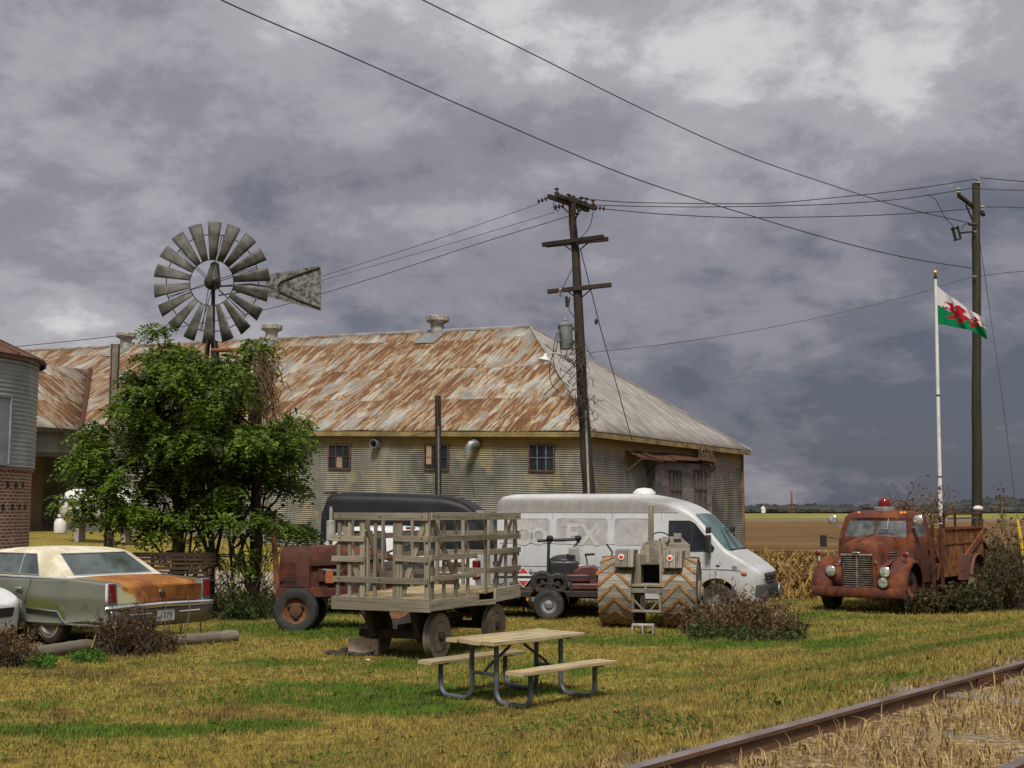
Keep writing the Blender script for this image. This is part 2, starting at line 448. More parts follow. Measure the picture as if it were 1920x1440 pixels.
# gravel drive behind the parked things, lawn beyond it
edge = k.noise(k.uvm((.5, .5, 1), (2, 2, 0), 'W'), 1, 4, .6)
Yj = k.math('ADD', Y, k.math('MULTIPLY', edge, 5.0)); Xj = k.math('ADD', X, k.math('MULTIPLY', edge, 3.0))
gravel = k.mix(k.rng(k.noise(k.uvm((9, 9, 1), (0, 0, 0), 'W'), 1, 6, .7), .35, .65), (.17, .13, .095), (.40, .33, .27))
mg = k.math('MULTIPLY', k.rng(Yj, 32.0, 33.2), k.math('MULTIPLY', k.rng(Yj, 46.0, 48.0, 1, 0), k.rng(Xj, 6.5, 7.5, 1, 0)))
col = k.mix(mg, col, gravel)
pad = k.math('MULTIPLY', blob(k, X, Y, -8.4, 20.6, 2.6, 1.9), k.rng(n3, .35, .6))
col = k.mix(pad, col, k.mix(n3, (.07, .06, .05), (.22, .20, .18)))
# ballast dirt by the rails
nn = rail_n(k)
nd = k.math('ADD', nn, k.math('MULTIPLY', k.math('SUBTRACT', k.noise(rail_vec(k, .8, 1.5), 1, 6, .65), .5), 1.6))
ball = k.mix(k.rng(k.noise(k.uvm((14, 14, 4), (0, 0, 0), 'W'), 1, 5, .7), .4, .62), (.10, .065, .035), (.34, .25, .14))
col = k.mix(k.rng(nd, .30, .75, 1, 0), col, ball)
# ploughed field beyond
rows = k.noise(k.uvm((.02, .55, 1), (0, 0, 0), 'W'), 1, 5, .7)
cf = k.mix(k.rng(rows, .38, .62), (.070, .038, .014), (.19, .112, .040))
cf = k.mix(k.rng(k.noise(k.uvm((.09, .22, 1), (6, 0, 0), 'W'), 1, 6, .7), .5, .68, 0, .6), cf, (.07, .035, .014))
tallg = k.mix(k.rng(k.noise(k.uvm((1.5, 1.5, 1), (6, 0, 0), 'W'), 1, 6, .7), .35, .68), (.065, .042, .014), (.20, .14, .045))
mr = k.math('MULTIPLY', k.rng(Yj, 34.0, 36.0), k.rng(Xj, 6.5, 7.5))
col = k.mix(mr, col, tallg)
col = k.mix(k.math('MULTIPLY', k.rng(Yj, 60.0, 68.0), k.math('MAXIMUM', k.rng(Y, 95, 100), k.rng(X, 3.0, 5.0))), col, cf)
col = k.mix(k.rng(k.math('ADD', Y, k.math('MULTIPLY', edge, 60)), 250, 330), col, (.16, .115, .085))
col = k.mix(k.rng(k.math('ADD', Y, k.math('MULTIPLY', edge, 60)), 360, 400), col, k.mix(k.rng(k.noise(k.uvm((.03, .01, 1), (0, 0, 0), 'W'), 1, 5, .6), .4, .62), (.13, .14, .025), (.22, .20, .05)))
col = k.mix(k.rng(Y, 820, 900), col, (.34, .28, .10))
k.bump(k.noise(k.uvm((22, 22, 4), (0, 0, 0), 'W'), 1, 4, .7), .6, .03)
MT['ground'] = k.out(col, .95, 0, .15)

def axis(parts):
    a = []
    for (s, e, st) in parts:
        n = max(1, round((e - s) / st)); a += [s + (e - s) * i / n for i in range(n)]
    a.append(parts[-1][1]); return np.array(a)
gx = axis([(-4000, -200, 760), (-200, -30, 34), (-30, -14, 2), (-14, 14, .25), (14, 40, 1.3), (40, 240, 40), (240, 4000, 752)])
gy = axis([(-300, -20, 56), (-20, 1, 1.5), (1, 30, .25), (30, 60, 2), (60, 300, 24), (300, 5000, 470)])
XX, YY = np.meshgrid(gx, gy)
rs = np.random.RandomState(3)
ZZ = gz_np(XX, YY) + np.where((np.abs(XX) < 14) & (YY < 30) & (YY > 1), rs.uniform(-.012, .012, XX.shape), 0)
g = MB(); nx, ny = len(gx), len(gy)
g.v = list(zip(XX.ravel().tolist(), YY.ravel().tolist(), ZZ.ravel().tolist()))
g.f = [[j * nx + i, j * nx + i + 1, (j + 1) * nx + i + 1, (j + 1) * nx + i] for j in range(ny - 1) for i in range(nx - 1)]
g.uv = [[(0, 0)] * 4] * len(g.f)
struct(g.build('ground', MT['ground'], smooth=80))

def blades_mesh(name, P, H, Wd, lean, mat, seg=1, seed=1):
    """many grass blades as one mesh. P (n,3) roots, H heights, Wd widths"""
    r = np.random.RandomState(seed); n = len(P)
    th = r.uniform(0, 2 * np.pi, n); ph = r.uniform(0, 2 * np.pi, n)
    sx = np.cos(th) * Wd / 2; sy = np.sin(th) * Wd / 2
    lx = np.cos(ph) * lean * H; ly = np.sin(ph) * lean * H
    z0 = P[:, 2] - .01
    if seg == 1:
        V = np.zeros((n, 3, 3))
        V[:, 0] = np.c_[P[:, 0] - sx, P[:, 1] - sy, z0]; V[:, 1] = np.c_[P[:, 0] + sx, P[:, 1] + sy, z0]
        V[:, 2] = np.c_[P[:, 0] + lx, P[:, 1] + ly, P[:, 2] + H]
        F = np.arange(n * 3).reshape(n, 3); loops = F.ravel(); ls = np.arange(n) * 3; lt = np.full(n, 3)
    else:
        V = np.zeros((n, 5, 3))
        V[:, 0] = np.c_[P[:, 0] - sx, P[:, 1] - sy, z0]; V[:, 1] = np.c_[P[:, 0] + sx, P[:, 1] + sy, z0]
        V[:, 2] = np.c_[P[:, 0] + sx * .8 + lx * .3, P[:, 1] + sy * .8 + ly * .3, P[:, 2] + H * .6]
        V[:, 3] = np.c_[P[:, 0] - sx * .8 + lx * .3, P[:, 1] - sy * .8 + ly * .3, P[:, 2] + H * .6]
        V[:, 4] = np.c_[P[:, 0] + lx, P[:, 1] + ly, P[:, 2] + H * (1 - .25 * lean)]
        b = np.arange(n)[:, None] * 5
        loops = np.concatenate([b + 0, b + 1, b + 2, b + 3, b + 3, b + 2, b + 4], axis=1).ravel()
        ls = (np.arange(n)[:, None] * 7 + np.array([0, 4])).ravel(); lt = np.tile([4, 3], n)
    me = bpy.data.meshes.new(name)
    me.vertices.add(V.reshape(-1, 3).shape[0]); me.vertices.foreach_set('co', V.reshape(-1).astype(np.float32))
    me.loops.add(len(loops)); me.loops.foreach_set('vertex_index', loops.astype(np.int32))
    me.polygons.add(len(ls)); me.polygons.foreach_set('loop_start', ls.astype(np.int32)); me.polygons.foreach_set('loop_total', lt.astype(np.int32))
    me.update(calc_edges=True); me.validate()
    me.materials.append(mat)
    o = bpy.data.objects.new(name, me); COL.objects.link(o); return o

k = Mat('lawn_blades')
col, X, Y, n3 = turf_color(k, 1.1)
rnd = k.noise(k.uvm((40, 40, 1), (0, 0, 0), 'W'), 1, 2, .5)
col = k.mix(k.rng(rnd, .3, .7), k.mix(.45, col, (.015, .014, .004)), k.mix(.14, col, (.60, .48, .20)))
MT['lawn'] = k.out(col, .8, 0, .2)
def frustum_pts(n, y0, y1, r, power=1.0, margin=.4):
    u = r.uniform(0, 1, n)
    y = (y0 ** (1 - power) + u * (y1 ** (1 - power) - y0 ** (1 - power))) ** (1 / (1 - power)) if power != 1 else y0 * (y1 / y0) ** u
    x = r.uniform(-1, 1, n) * (y * .425 + margin)
    return x, y
r = np.random.RandomState(11)
x, y = frustum_pts(330000, 6.0, 33.0, r)
n_ = (x - RO.x) * RN.x + (y - RO.y) * RN.y
keep = n_ > .35
keep &= ~((np.abs(x + 8.4) < 2.2) & (np.abs(y - 20.9) < 1.6))
x, y = x[keep], y[keep]
P = np.c_[x, y, gz_np(x, y)]
H = r.uniform(.018, .055, len(x)) * (.8 + y / 40); Wd = .006 + y * .0007
tag(blades_mesh('lawn_grass', P, H, Wd, r.uniform(.1, .8, len(x)), MT['lawn'], 1, 5), 'mown lawn grass in straw and green patches across the yard', 'grass', kind='stuff')

# dead grass in and around the track
k = Mat('dead_grass'); 
rn_ = k.noise(k.uvm((7, 7, 1), (0, 0, 0), 'W'), 1, 4, .7)
col = k.mix(k.rng(rn_, .3, .7), (.16, .10, .035), (.44, .32, .13))
col = k.mix(k.rng(k.noise(k.uvm((1.2, 1.2, 1), (5, 0, 0), 'W'), 1, 4, .6), .55, .68, 0, .7), col, (.07, .085, .02))
MT['dead_grass'] = k.out(col, .85, 0, .2)
x, y = frustum_pts(95000, 4.0, 30.0, r)
n_ = (x - RO.x) * RN.x + (y - RO.y) * RN.y
cl = np.sin(x * 3.1 + 2 * np.sin(y * 1.7)) * np.sin(y * 2.6 + 1.3 * np.sin(x * 1.1))
keep = ((n_ < -.12) & (n_ > -1.25) & ((cl > -.6) | (n_ > -.35))) | ((n_ < -1.7) & (n_ > -4) & (cl > -.2)) | ((n_ > .12) & (n_ < .55) & (cl > .1))
x, y = x[keep], y[keep]; n_ = n_[keep]
P = np.c_[x, y, gz_np(x, y)]
H = r.gamma(2.6, .020, len(x)) + .02
tag(blades_mesh('dead_track_grass', P, H, .004 + y * .0006, r.uniform(.2, 1.1, len(x)), MT['dead_grass'], 2, 6), 'dead straw coloured grass growing between and beside the rails', 'dead grass', kind='stuff')

# rank dry grass and corn stubble beyond the yard on the right
k = Mat('dry_field_grass')
rn_ = k.noise(k.uvm((1.6, 1.6, .6), (0, 0, 0), 'W'), 1, 6, .7)
isl = k.geo.outputs['Random Per Island']
col = k.mix(k.math('ADD', k.math('MULTIPLY', k.rng(rn_, .32, .66), .5), k.math('MULTIPLY', isl, .5)), (.05, .028, .009), (.36, .22, .065))
col = k.mix(k.rng(k.noise(k.uvm((.45, .45, 1), (5, 0, 0), 'W'), 1, 5, .65), .50, .62, 0, .7), col, (.035, .026, .010))
col = k.mix(k.rng(k.noise(k.uvm((.35, .35, 1), (15, 0, 0), 'W'), 1, 4, .6), .54, .66, 0, .5), col, (.045, .055, .012))
MT['dry_field'] = k.out(col, .85, 0, .2)
xs, ys, hs = [], [], []
for i in range(26000):
    yy = r.uniform(30.5, 64); xx = r.uniform(4.5 + (yy - 30) * .18, yy * .45 + 2)
    c = mnoise.noise(Vector((xx * .35, yy * .35, 2)))
    if yy < 33 and xx < 9.5 and c < 0: continue
    if yy < 52 and c < -.25: continue
    xs.append(xx); ys.append(yy); hs.append((r.gamma(4, .11) + .1) * (1.0 if yy < 42 else .45) * (.8 + .6 * max(c, 0)) * (.45 if yy < 33 else 1))
x, y = np.array(xs), np.array(ys)
tag(blades_mesh('dry_field_grass', np.c_[x, y, gz_np(x, y)], np.array(hs) * .85, .02 + y * .0009, r.uniform(.4, 2.2, len(x)), MT['dry_field'], 2, 8), 'rank dry brown grass at the edge of the harvested field', 'dry grass', kind='stuff')

# ================================================================== TRACK
k = Mat('rail_steel')
n1 = k.noise(k.uvm((3, 3, 20), src='W'), 1, 6, .7)
nz = k.node('ShaderNodeSeparateXYZ', None, Vector=k.geo.outputs['Normal']).outputs[2]
zz_ = k.node('ShaderNodeSeparateXYZ', None, Vector=k.geo.outputs['Position']).outputs[2]
top = k.math('MULTIPLY', k.rng(nz, .55, .95), k.rng(zz_, RAILZ - .02, RAILZ - .005))
rustc = k.mix(k.rng(n1, .35, .65), (.060, .030, .018), (.135, .066, .034))
shine = k.mix(k.rng(k.noise(k.uvm((2, 2, 2), src='W'), 1, 4, .6), .35, .65), (.34, .29, .27), (.22, .15, .12))
c_ = k.mix(top, rustc, shine)
k.put(k.b.inputs['Metallic'], k.math('MULTIPLY', top, .75)); k.put(k.b.inputs['Base Color'], c_); k.put(k.b.inputs['Roughness'], k.math('SUBTRACT', .8, k.math('MULTIPLY', top, .42)))
MT['rail'] = k.m
def rail(name, off, label):
    prof = [(-.069, -.172), (.069, -.172), (.069, -.160), (.020, -.143), (.009, -.12), (.009, -.045), (.034, -.033), (.036, -.008), (.024, 0), (-.024, 0), (-.036, -.008), (-.034, -.033), (-.009, -.045), (-.009, -.12), (-.020, -.143), (-.069, -.160)]
    m = MB(); t = thing(name, label, 'rail', RO + RN * off - Vector((0, 0, 0)), math.atan2(RD.y, RD.x), 'rails of the railway track')
    P = [[Vector((s, a, b)) for (a, b) in prof] for s in (-9, 80)]
    m.grid(P, close=True)
    m.build('rail_bar', MT['rail'], t, smooth=25)
    j = MB()
    for s in (5.3,):
        for sd_ in (-1, 1):
            j.box((s, sd_ * .022, -.085), (.62, .022, .085))
            for q in (-.22, -.08, .08, .22): j.tube([(s + q, sd_ * .03, -.085), (s + q, sd_ * .055, -.085)], .014, 6)
    j.build('joint_bar', MT['rust_dark'], t, bevel=.004)
    return t
rail('rail', 0.0, 'nearer-to-yard steel rail with worn shiny top beside the lawn')
rail('rail', -1.507, 'steel rail cut off by the lower right corner of the view')
ties = 0
ORD = [a + b for a in ('', 'twenty-', 'thirty-', 'forty-', 'fifty-') for b in (('first second third fourth fifth sixth seventh eighth ninth tenth eleventh twelfth thirteenth fourteenth fifteenth sixteenth seventeenth eighteenth nineteenth twentieth' if a == '' else 'first second third fourth fifth sixth seventh eighth ninth ' + {'twenty-': 'thirtieth', 'thirty-': 'fortieth', 'forty-': 'fiftieth', 'fifty-': 'sixtieth'}[a]).split())]
ORD = [q.split('-')[1] if q.endswith('tieth') and '-' in q else q for q in ORD]
for i in range(-6, 60):
    s = i * .56 + random.Random(i).uniform(-.04, .04)
    c = RO + RD * s - RN * .75
    if not (-.40 < c.x / max(c.y, .1) < .52 and c.y > 5.0): continue
    m = MB(); rr = random.Random(i + 50)
    m.box((0, 0, 0), (2.5, .23, .16), rot=Euler((rr.uniform(-.02, .02), rr.uniform(-.012, .012), rr.uniform(-.03, .03))).to_matrix())
    o = m.build('railway_tie', MT['wood_dark'] if rr.random() < .55 else MT['log'], bevel=.012)
    o.location = (c.x, c.y, RAILZ - .125 - .058 - rr.uniform(0, .03)); o.rotation_euler.z = math.atan2(RN.y, RN.x)
    ties += 1; tag(o, 'weathered wooden tie buried in dead grass, %s from the lower edge of the view' % ORD[min(ties, len(ORD)) - 1], 'railway tie', 'ties of the railway track')
# ballast stones
k = Mat('ballast_stone'); oi = k.noise(k.uvm((9, 9, 9), src='W'), 1, 2, .5)
MT['stone'] = k.out(k.mix(k.rng(oi, .3, .7), (.11, .08, .045), (.32, .26, .175)), .9, 0, .2)
m = MB(); rr = random.Random(4)
for i in range(2600):
    yy = 4.5 * (30 / 4.5) ** rr.random(); xx = rr.uniform(-.1, .5) * yy
    n_ = (xx - RO.x) * RN.x + (yy - RO.y) * RN.y
    if not (-4 < n_ < 1.0) or abs(n_) < .09 or abs(n_ + 1.507) < .09: continue
    if mnoise.noise(Vector((xx * .9, yy * .9, 7))) < -.05 + (.35 if n_ > .5 else 0): continue
    s = rr.uniform(.007, .019); c = Vector((xx, yy, gz(xx, yy) + s * .3))
    vs = [c + Vector((rr.uniform(.7, 1.2) * s * a, rr.uniform(.7, 1.2) * s * b, rr.uniform(.5, .9) * s * d)) for d in (-1, 1) for (a, b) in ((-1, -.6), (.8, -1), (1, .7), (-.7, 1))]
    m.add(vs, [(3, 2, 1, 0), (4, 5, 6, 7), (0, 1, 5, 4), (1, 2, 6, 5), (2, 3, 7, 6), (3, 0, 4, 7)])
tag(m.build('ballast', MT['stone'], smooth=0), 'pale stone ballast scattered along the railway track', 'gravel', kind='stuff')

# ================================================================== FAR TREES
k = Mat('far_wood')
c_ = k.mix(k.rng(k.noise(k.uvm((.12, .12, .2), src='W'), 1, 5, .6), .35, .65), (.030, .036, .042), (.058, .058, .052))
MT['far'] = k.out(c_, 1, 0, 0)
m = MB(); rr = random.Random(8)
for row, (yy, h0) in enumerate(((1000, 8.0), (1040, 10.0))):
    x = -150
    while x < 560:
        cx = x; hh = h0 * (.65 + .9 * max(0, mnoise.noise(Vector((x * .011, row * 5, 1)))) + rr.uniform(-.08, .2))
        w_ = rr.uniform(5, 9)
        P = []
        for i in range(6):
            ph = math.pi * i / 5
            P.append([Vector((cx, yy, hh * .45)) + Vector((w_ * math.sin(ph) * math.cos(t * math.tau / 9), w_ * .7 * math.sin(ph) * math.sin(t * math.tau / 9), hh * .55 * math.cos(ph))) * rr.uniform(.82, 1.16) for t in range(9)])
        m.grid(P, close=True)
        # fringe of thin crowns so the skyline is ragged
        for q in range(5):
            a = rr.uniform(-w_ * .8, w_ * .8); z = hh * rr.uniform(.75, 1.0)
            m.add([(cx + a - 1.0, yy, z * .7), (cx + a + 1.0, yy, z * .7), (cx + a + rr.uniform(-.6, .6), yy + .4, z + rr.uniform(.2, 1.6)), (cx + a, yy - 1, z * .8)], [(0, 1, 2), (0, 3, 2), (3, 1, 2)])
        x += w_ * rr.uniform(.55, .95)
o = m.build('distant_wood', MT['far'], smooth=0)
tag(o, 'dark far-off wood along the horizon beyond the fields', 'trees', kind='stuff')
m = MB(); p = D(1485, 958, 960); 
for a, b in ((-1.3, 0), (1.3, 0), (0, 1.4)): m.tube([(p.x + a, p.y + b, 0), (p.x, p.y, 17.2)], [.32, .16], 5)
for z in range(2, 17, 2): m.box((p.x, p.y, z), (2.4 * (1 - z / 19), 2.0 * (1 - z / 19), .3))
m.box((p.x, p.y, 16.3), (1.3, 1.3, 2.2))
tag(m.build('radio_mast', m_plain('red_mast', (.20, .06, .05), .8, src='Object'), smooth=0), 'tiny reddish lattice mast rising over the far wood', 'mast')
m = MB(); p = D(1431, 957, 930); m.box((p.x, p.y, 2.3), (2.6, 2.6, 3.2)); m.lathe([(2.0, 3.9), (0, 6.2)], 4, Matrix.Translation((p.x, p.y, 0)))
tag(m.build('far_shed', MT['white_paint'], smooth=0), 'tiny white shed in front of the far wood', 'shed')

# ================================================================== BARN
BX0, BY0 = D(1105, 809, 57).x, 57.0
U_ = Vector((-math.cos(R(30)), math.sin(R(30)), .034)); V_ = Vector((math.sin(R(30)), math.cos(R(30)), 0))
def B(u, v, z): return Vector((BX0, BY0, 0)) + U_ * u + V_ * v + Vector((0, 0, z))
def solve_u(px, py=830, v=0.0):
    r_ = ray(px, py); kx = r_.x / r_.y
    return ((BX0 + V_.x * v) - kx * (BY0 + V_.y * v)) / (-U_.x + kx * U_.y)
def solve_v(px, py=880, u=0.0):
    r_ = ray(px, py); kx = r_.x / r_.y
    return (kx * (BY0 + U_.y * u) - (BX0 + U_.x * u)) / (V_.x - kx * V_.y)
def zat(px, py, p): r_ = ray(px, py); return CAMH + r_.z / r_.y * p.y
WID = 20.9; LEN = 66
ZE = zat(1105, 809, B(0, -.4, 0))                 # eave
ru = 8.9
for _ in range(20):                                # ridge end
    p = B(ru, WID / 2, 0); r_ = ray(995, 615); ru += (p.x - r_.x / r_.y * p.y) / .9
ZR = zat(995, 615, B(ru, WID / 2, 0)) - .034 * ru
SL = (ZR - ZE) / (WID / 2 + .4)

# corrugated wall: UV.x metres along, UV.y height
def m_corr(name, base=(.33, .325, .28), shade=(.135, .14, .125), ochre=(.34, .24, .08), och=(4.6, 5.6), rust=(.20, .095, .03), amt=.5):
    k = Mat(name)
    uvn = k.uvm()
    sp = k.node('ShaderNodeSeparateXYZ', None, Vector=uvn)
    u, z = sp.outputs[0], sp.outputs[1]
    big = k.noise(k.uvm((.28, .22, 1)), 1, 6, .6, .4)
    streak = k.noise(k.uvm((1.6, .12, 1), (3, 1, 0)), 1, 6, .62, .2)
    fine = k.noise(k.uvm((9, 1.2, 1), (1, 4, 0)), 1, 5, .65)
    c = k.mix(k.rng(big, .40, .60), shade, base)
    c = k.mix(k.rng(streak, .42, .62, 0, .55), c, tuple(x * .55 for x in base))
    c = k.mix(k.rng(k.noise(k.uvm((.8, .5, 1), (12, 4, 0)), 1, 7, .66), .51, .62, 0, .65), c, (.40, .345, .20))
    zj = k.math('ADD', z, k.math('MULTIPLY', k.math('SUBTRACT', k.noise(k.uvm((.7, .25, 1), (8, 0, 0)), 1, 6, .7), .5), 1.9))
    c = k.mix(k.math('MULTIPLY', k.rng(zj, och[0], och[1]), .95), c, ochre)
    rm = k.math('MULTIPLY', k.rng(k.noise(k.uvm((.9, .16, 1), (20, 7, 0)), 1, 8, .68, .3), .56, .70), amt)
    c = k.mix(rm, c, rust)
    c = k.mix(k.rng(fine, .58, .72, 0, .35), c, (.08, .065, .05))
    # lap seams every 0.66 m (sheets) and a darker band along each corrugation
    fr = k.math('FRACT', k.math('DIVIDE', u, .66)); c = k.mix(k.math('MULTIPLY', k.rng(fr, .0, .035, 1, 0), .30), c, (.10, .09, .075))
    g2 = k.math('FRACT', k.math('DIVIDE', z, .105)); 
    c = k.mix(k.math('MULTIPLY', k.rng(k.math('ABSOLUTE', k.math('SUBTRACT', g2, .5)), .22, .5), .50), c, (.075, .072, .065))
    return k.out(c, .6, .25, .4)
MT['corr'] = m_corr('corrugated_barn_wall')
MT['corr_end'] = m_corr('corrugated_end_wall', (.31, .315, .29), (.14, .145, .135), amt=.7)
MT['corr_low'] = m_corr('corrugated_low_wall', (.26, .26, .23), (.17, .17, .155), (.32, .25, .12), (6.6, 7.3), amt=.3)
def corr_wall(name, p0, p1, z0, z1, mat, parent, dz1=0.0, amp=.02, pitch=.105, u0=0.0, nrm=None):
    """sheet of horizontal corrugations between ground points p0 and p1"""
    m = MB(); L = (p1 - p0).length; d = (p1 - p0).normalized(); n = nrm or Vector((d.y, -d.x, 0)).normalized()
    st = pitch / 6; cnt = int((z1 - z0) / st)
    P, UVs = [], []
    for i in range(cnt + 1):
        z = z0 + i * st; o_ = amp * math.cos(2 * math.pi * z / pitch)
        P.append([p0 + Vector((0, 0, z)) + n * o_, p1 + Vector((0, 0, z)) + n * o_])
        UVs.append([(u0, z), (u0 + L, z)])
    m.grid(P, uv=UVs)
    return m.build(name, mat, parent, smooth=180)
barn = thing('barn', 'long hipped metal barn with rusty corrugated roof behind the vans', 'barn', tuple(B(0, 0, 0)))
BL = Matrix.Translation(-B(0, 0, 0))
def bb(m, name, mat, parent=None, **kw): return m.build(name, mat, parent if parent is not None else barn, xf=BL, **kw)
def Bp(u, v, z): return B(u, v, z) - B(0, 0, 0)
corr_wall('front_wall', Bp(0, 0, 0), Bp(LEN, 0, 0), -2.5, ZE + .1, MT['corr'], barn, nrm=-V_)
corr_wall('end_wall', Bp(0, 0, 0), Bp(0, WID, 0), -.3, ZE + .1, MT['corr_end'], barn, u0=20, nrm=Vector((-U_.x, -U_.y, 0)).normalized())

def m_roof(name, rustamt, pale=(.50, .475, .44), grey=(.33, .325, .32), row=3.9, dark=(.068, .022, .007), orange=(.24, .11, .018), streak_dark=(.10, .09, .08), sd=.35):
    k = Mat(name)
    sp = k.node('ShaderNodeSeparateXYZ', None, Vector=k.uvm())
    u, s = sp.outputs[0], sp.outputs[1]
    wob = k.math('MULTIPLY', k.noise(k.uvm((.12, .0, 1)), 1, 3, .5), .5)
    rowf = k.math('DIVIDE', k.math('ADD', s, wob), row); ri = k.math('FLOOR', rowf); fr = k.math('FRACT', rowf)
    cb = k.node('ShaderNodeCombineXYZ', None, X=u, Y=s, Z=k.math('MULTIPLY', ri, 7.3))
    def nz_(sx, sy, d, rough, dist=0.0, off=0.0):
        mp = k.nt.nodes.new('ShaderNodeMapping'); mp.inputs['Scale'].default_value = (sx, sy, 1); mp.inputs['Location'].default_value = (off, off * .7, off)
        k.nt.links.new(cb.outputs[0], mp.inputs[0]); return k.noise(mp.outputs[0], 1, d, rough, dist)
    st1 = nz_(4.6, .42, 7, .66, .4)
    st2 = nz_(13, 1.3, 6, .7, .3, 11)
    patch = nz_(.42, .30, 5, .6, .5, 23)
    sheet = k.node('ShaderNodeTexWhiteNoise', {'noise_dimensions': '2D'}, Vector=k.node('ShaderNodeCombineXYZ', None, X=k.math('FLOOR', k.math('DIVIDE', u, .7)), Y=ri).outputs[0]).outputs[0]
    base = k.mix(k.rng(nz_(1.3, .5, 6, .65, .4, 31), .36, .64), grey, pale)
    base = k.mix(k.math('MULTIPLY', k.rng(st2, .5, .66), sd), base, streak_dark)
    rmk = k.math('ADD', k.math('ADD', k.math('MULTIPLY', st1, .62), k.math('MULTIPLY', st2, .42)), k.math('MULTIPLY', patch, .36))
    rmk = k.math('ADD', rmk, k.math('MULTIPLY', k.math('SUBTRACT', sheet, .5), .075))
    base = k.mix(k.rng(nz_(.25, .9, 6, .7, .3, 47), .55, .70, 0, .6), base, (.15, .14, .125))
    rmk = k.math('ADD', rmk, k.math('MULTIPLY', k.rng(fr, .0, .85, -.012, .02), 1.0))
    th = .63 + (1 - rustamt) * .22
    c = k.mix(k.rng(rmk, th - .01, th + .02, 0, .85), base, k.mix(k.rng(nz_(9, 3, 5, .7, .2, 57), .4, .6), orange, (.33, .20, .05)))
    dkv = k.mix(k.rng(st2, .38, .62), dark, (.13, .050, .012))
    c = k.mix(k.rng(rmk, th + .03, th + .065, 0, .95), c, dkv)
    c = k.mix(k.math('MULTIPLY', k.rng(k.math('ABSOLUTE', k.math('SUBTRACT', fr, .5)), .488, .497), .55), c, (.14, .09, .06))
    cf_ = k.math('ABSOLUTE', k.math('SUBTRACT', k.math('FRACT', k.math('DIVIDE', u, .14)), .5))
    c = k.mix(k.math('MULTIPLY', k.rng(cf_, .25, .5), .22), c, (.08, .06, .05))
    k.bump(k.math('ADD', cf_, k.math('MULTIPLY', st2, .3)), .5, .03)
    return k.out(c, .65, .1, .35)
MT['roof_front'] = m_roof('rusty_corrugated_roof', 0.80, (.36, .355, .32), (.16, .165, .16))
MT['roof_hip'] = m_roof('pale_corrugated_roof', -.35, (.36, .335, .30), (.22, .205, .185), row=50, sd=.85)
OV = .45
def zroof(v): return ZE + (v + .4) * SL
sl_len = math.hypot(WID / 2 + .4, ZR - ZE)
m = MB()
e0, e1 = Bp(-OV, -.4, ZE), Bp(LEN, -.4, ZE); r0, r1 = Bp(ru, WID / 2, ZR), Bp(LEN, WID / 2, ZR)
nsub = 12
P, UVs = [], []
for i in range(nsub + 1):
    t = i / nsub; a = e0.lerp(r0, t); b = e1.lerp(r1, t)
    ua, ub = lerp(-OV, ru, t), LEN
    sag = Vector((0, 0, -.10 * math.sin(math.pi * t)))
    P.append([a.lerp(b, q / 30) + sag * (1 if q > 0 else 0) + Vector((0, 0, .035 * math.sin(q * 2.3 + i))) * (0 < q < 30) for q in range(31)])
    UVs.append([(lerp(ua, ub, q / 30), t * sl_len) for q in range(31)])
m.grid(P, uv=UVs)
m.build('roof', MT['roof_front'], barn, smooth=60, solid=.04)
m = MB(); e2 = Bp(-OV, WID + .4, ZE)
hl = math.hypot(ru + OV, ZR - ZE)
P, UVs = [], []
for i in range(9):
    t = i / 8; a = e2.lerp(r0, t); b = e0.lerp(r0, t)
    P.append([a.lerp(b, q / 12) for q in range(13)])
    UVs.append([(lerp(lerp(WID + .4, WID / 2, t), lerp(-.4, WID / 2, t), q / 12), t * hl) for q in range(13)])
m.grid(P, uv=UVs)
m.build('hip_roof', MT['roof_hip'], barn, smooth=60, solid=.04)
m = MB(); m.tube([e0 + Vector((0, 0, .05)), r0 + Vector((0, 0, .06))], .10, 6); m.tube([r0 + Vector((0, 0, .06)), r1 + Vector((0, 0, .06))], .12, 6); m.tube([e2 + Vector((0, 0, .05)), r0 + Vector((0, 0, .06))], .10, 6)
m.build('ridge_cap', m_plain('old_ridge_metal', (.27, .25, .235), .7, .2, .35, 1.2, (.16, .08, .04), .6), barn)
MT['ochre'] = m_plain('ochre_board', (.22, .165, .065), .8, 0, .4, 1.2, (.09, .06, .03), .7)
m = MB(); dn = Vector((0, 0, -.14))
m.beam(Bp(-OV + .02, -.37, ZE) + dn, Bp(LEN, -.37, ZE) + dn, .06, .24)
m.beam(Bp(-OV + .02, -.37, ZE) + dn, Bp(-OV + .02, WID + .37, ZE) + dn, .06, .24)
m.build('fascia', MT['ochre'], barn)
m = MB(); m.add([Bp(-OV, -.36, ZE - .1), Bp(LEN, -.36, ZE - .1), Bp(LEN, .02, ZE - .1), Bp(-OV, .02, ZE - .1)], [(0, 1, 2, 3)])
m.add([Bp(-OV, -.36, ZE - .105), Bp(0, -.36, ZE - .105), Bp(0, WID, ZE - .105), Bp(-OV, WID, ZE - .105)], [(0, 1, 2, 3)])
m.build('soffit', MT['wood_dark'], barn, smooth=0)
ctm = (lambda q: (MB().box(q, (.16, .16, ZE), rz=R(-30))))
for q in (Bp(-.02, -.03, ZE / 2), Bp(-.02, WID, ZE / 2)): ctm(q).build('corner_trim', bpy.data.materials.get('rusty_corner') or m_plain('rusty_corner', (.2, .13, .07), .8, .1, .4, 1.5, (.22, .09, .03), .8), barn)

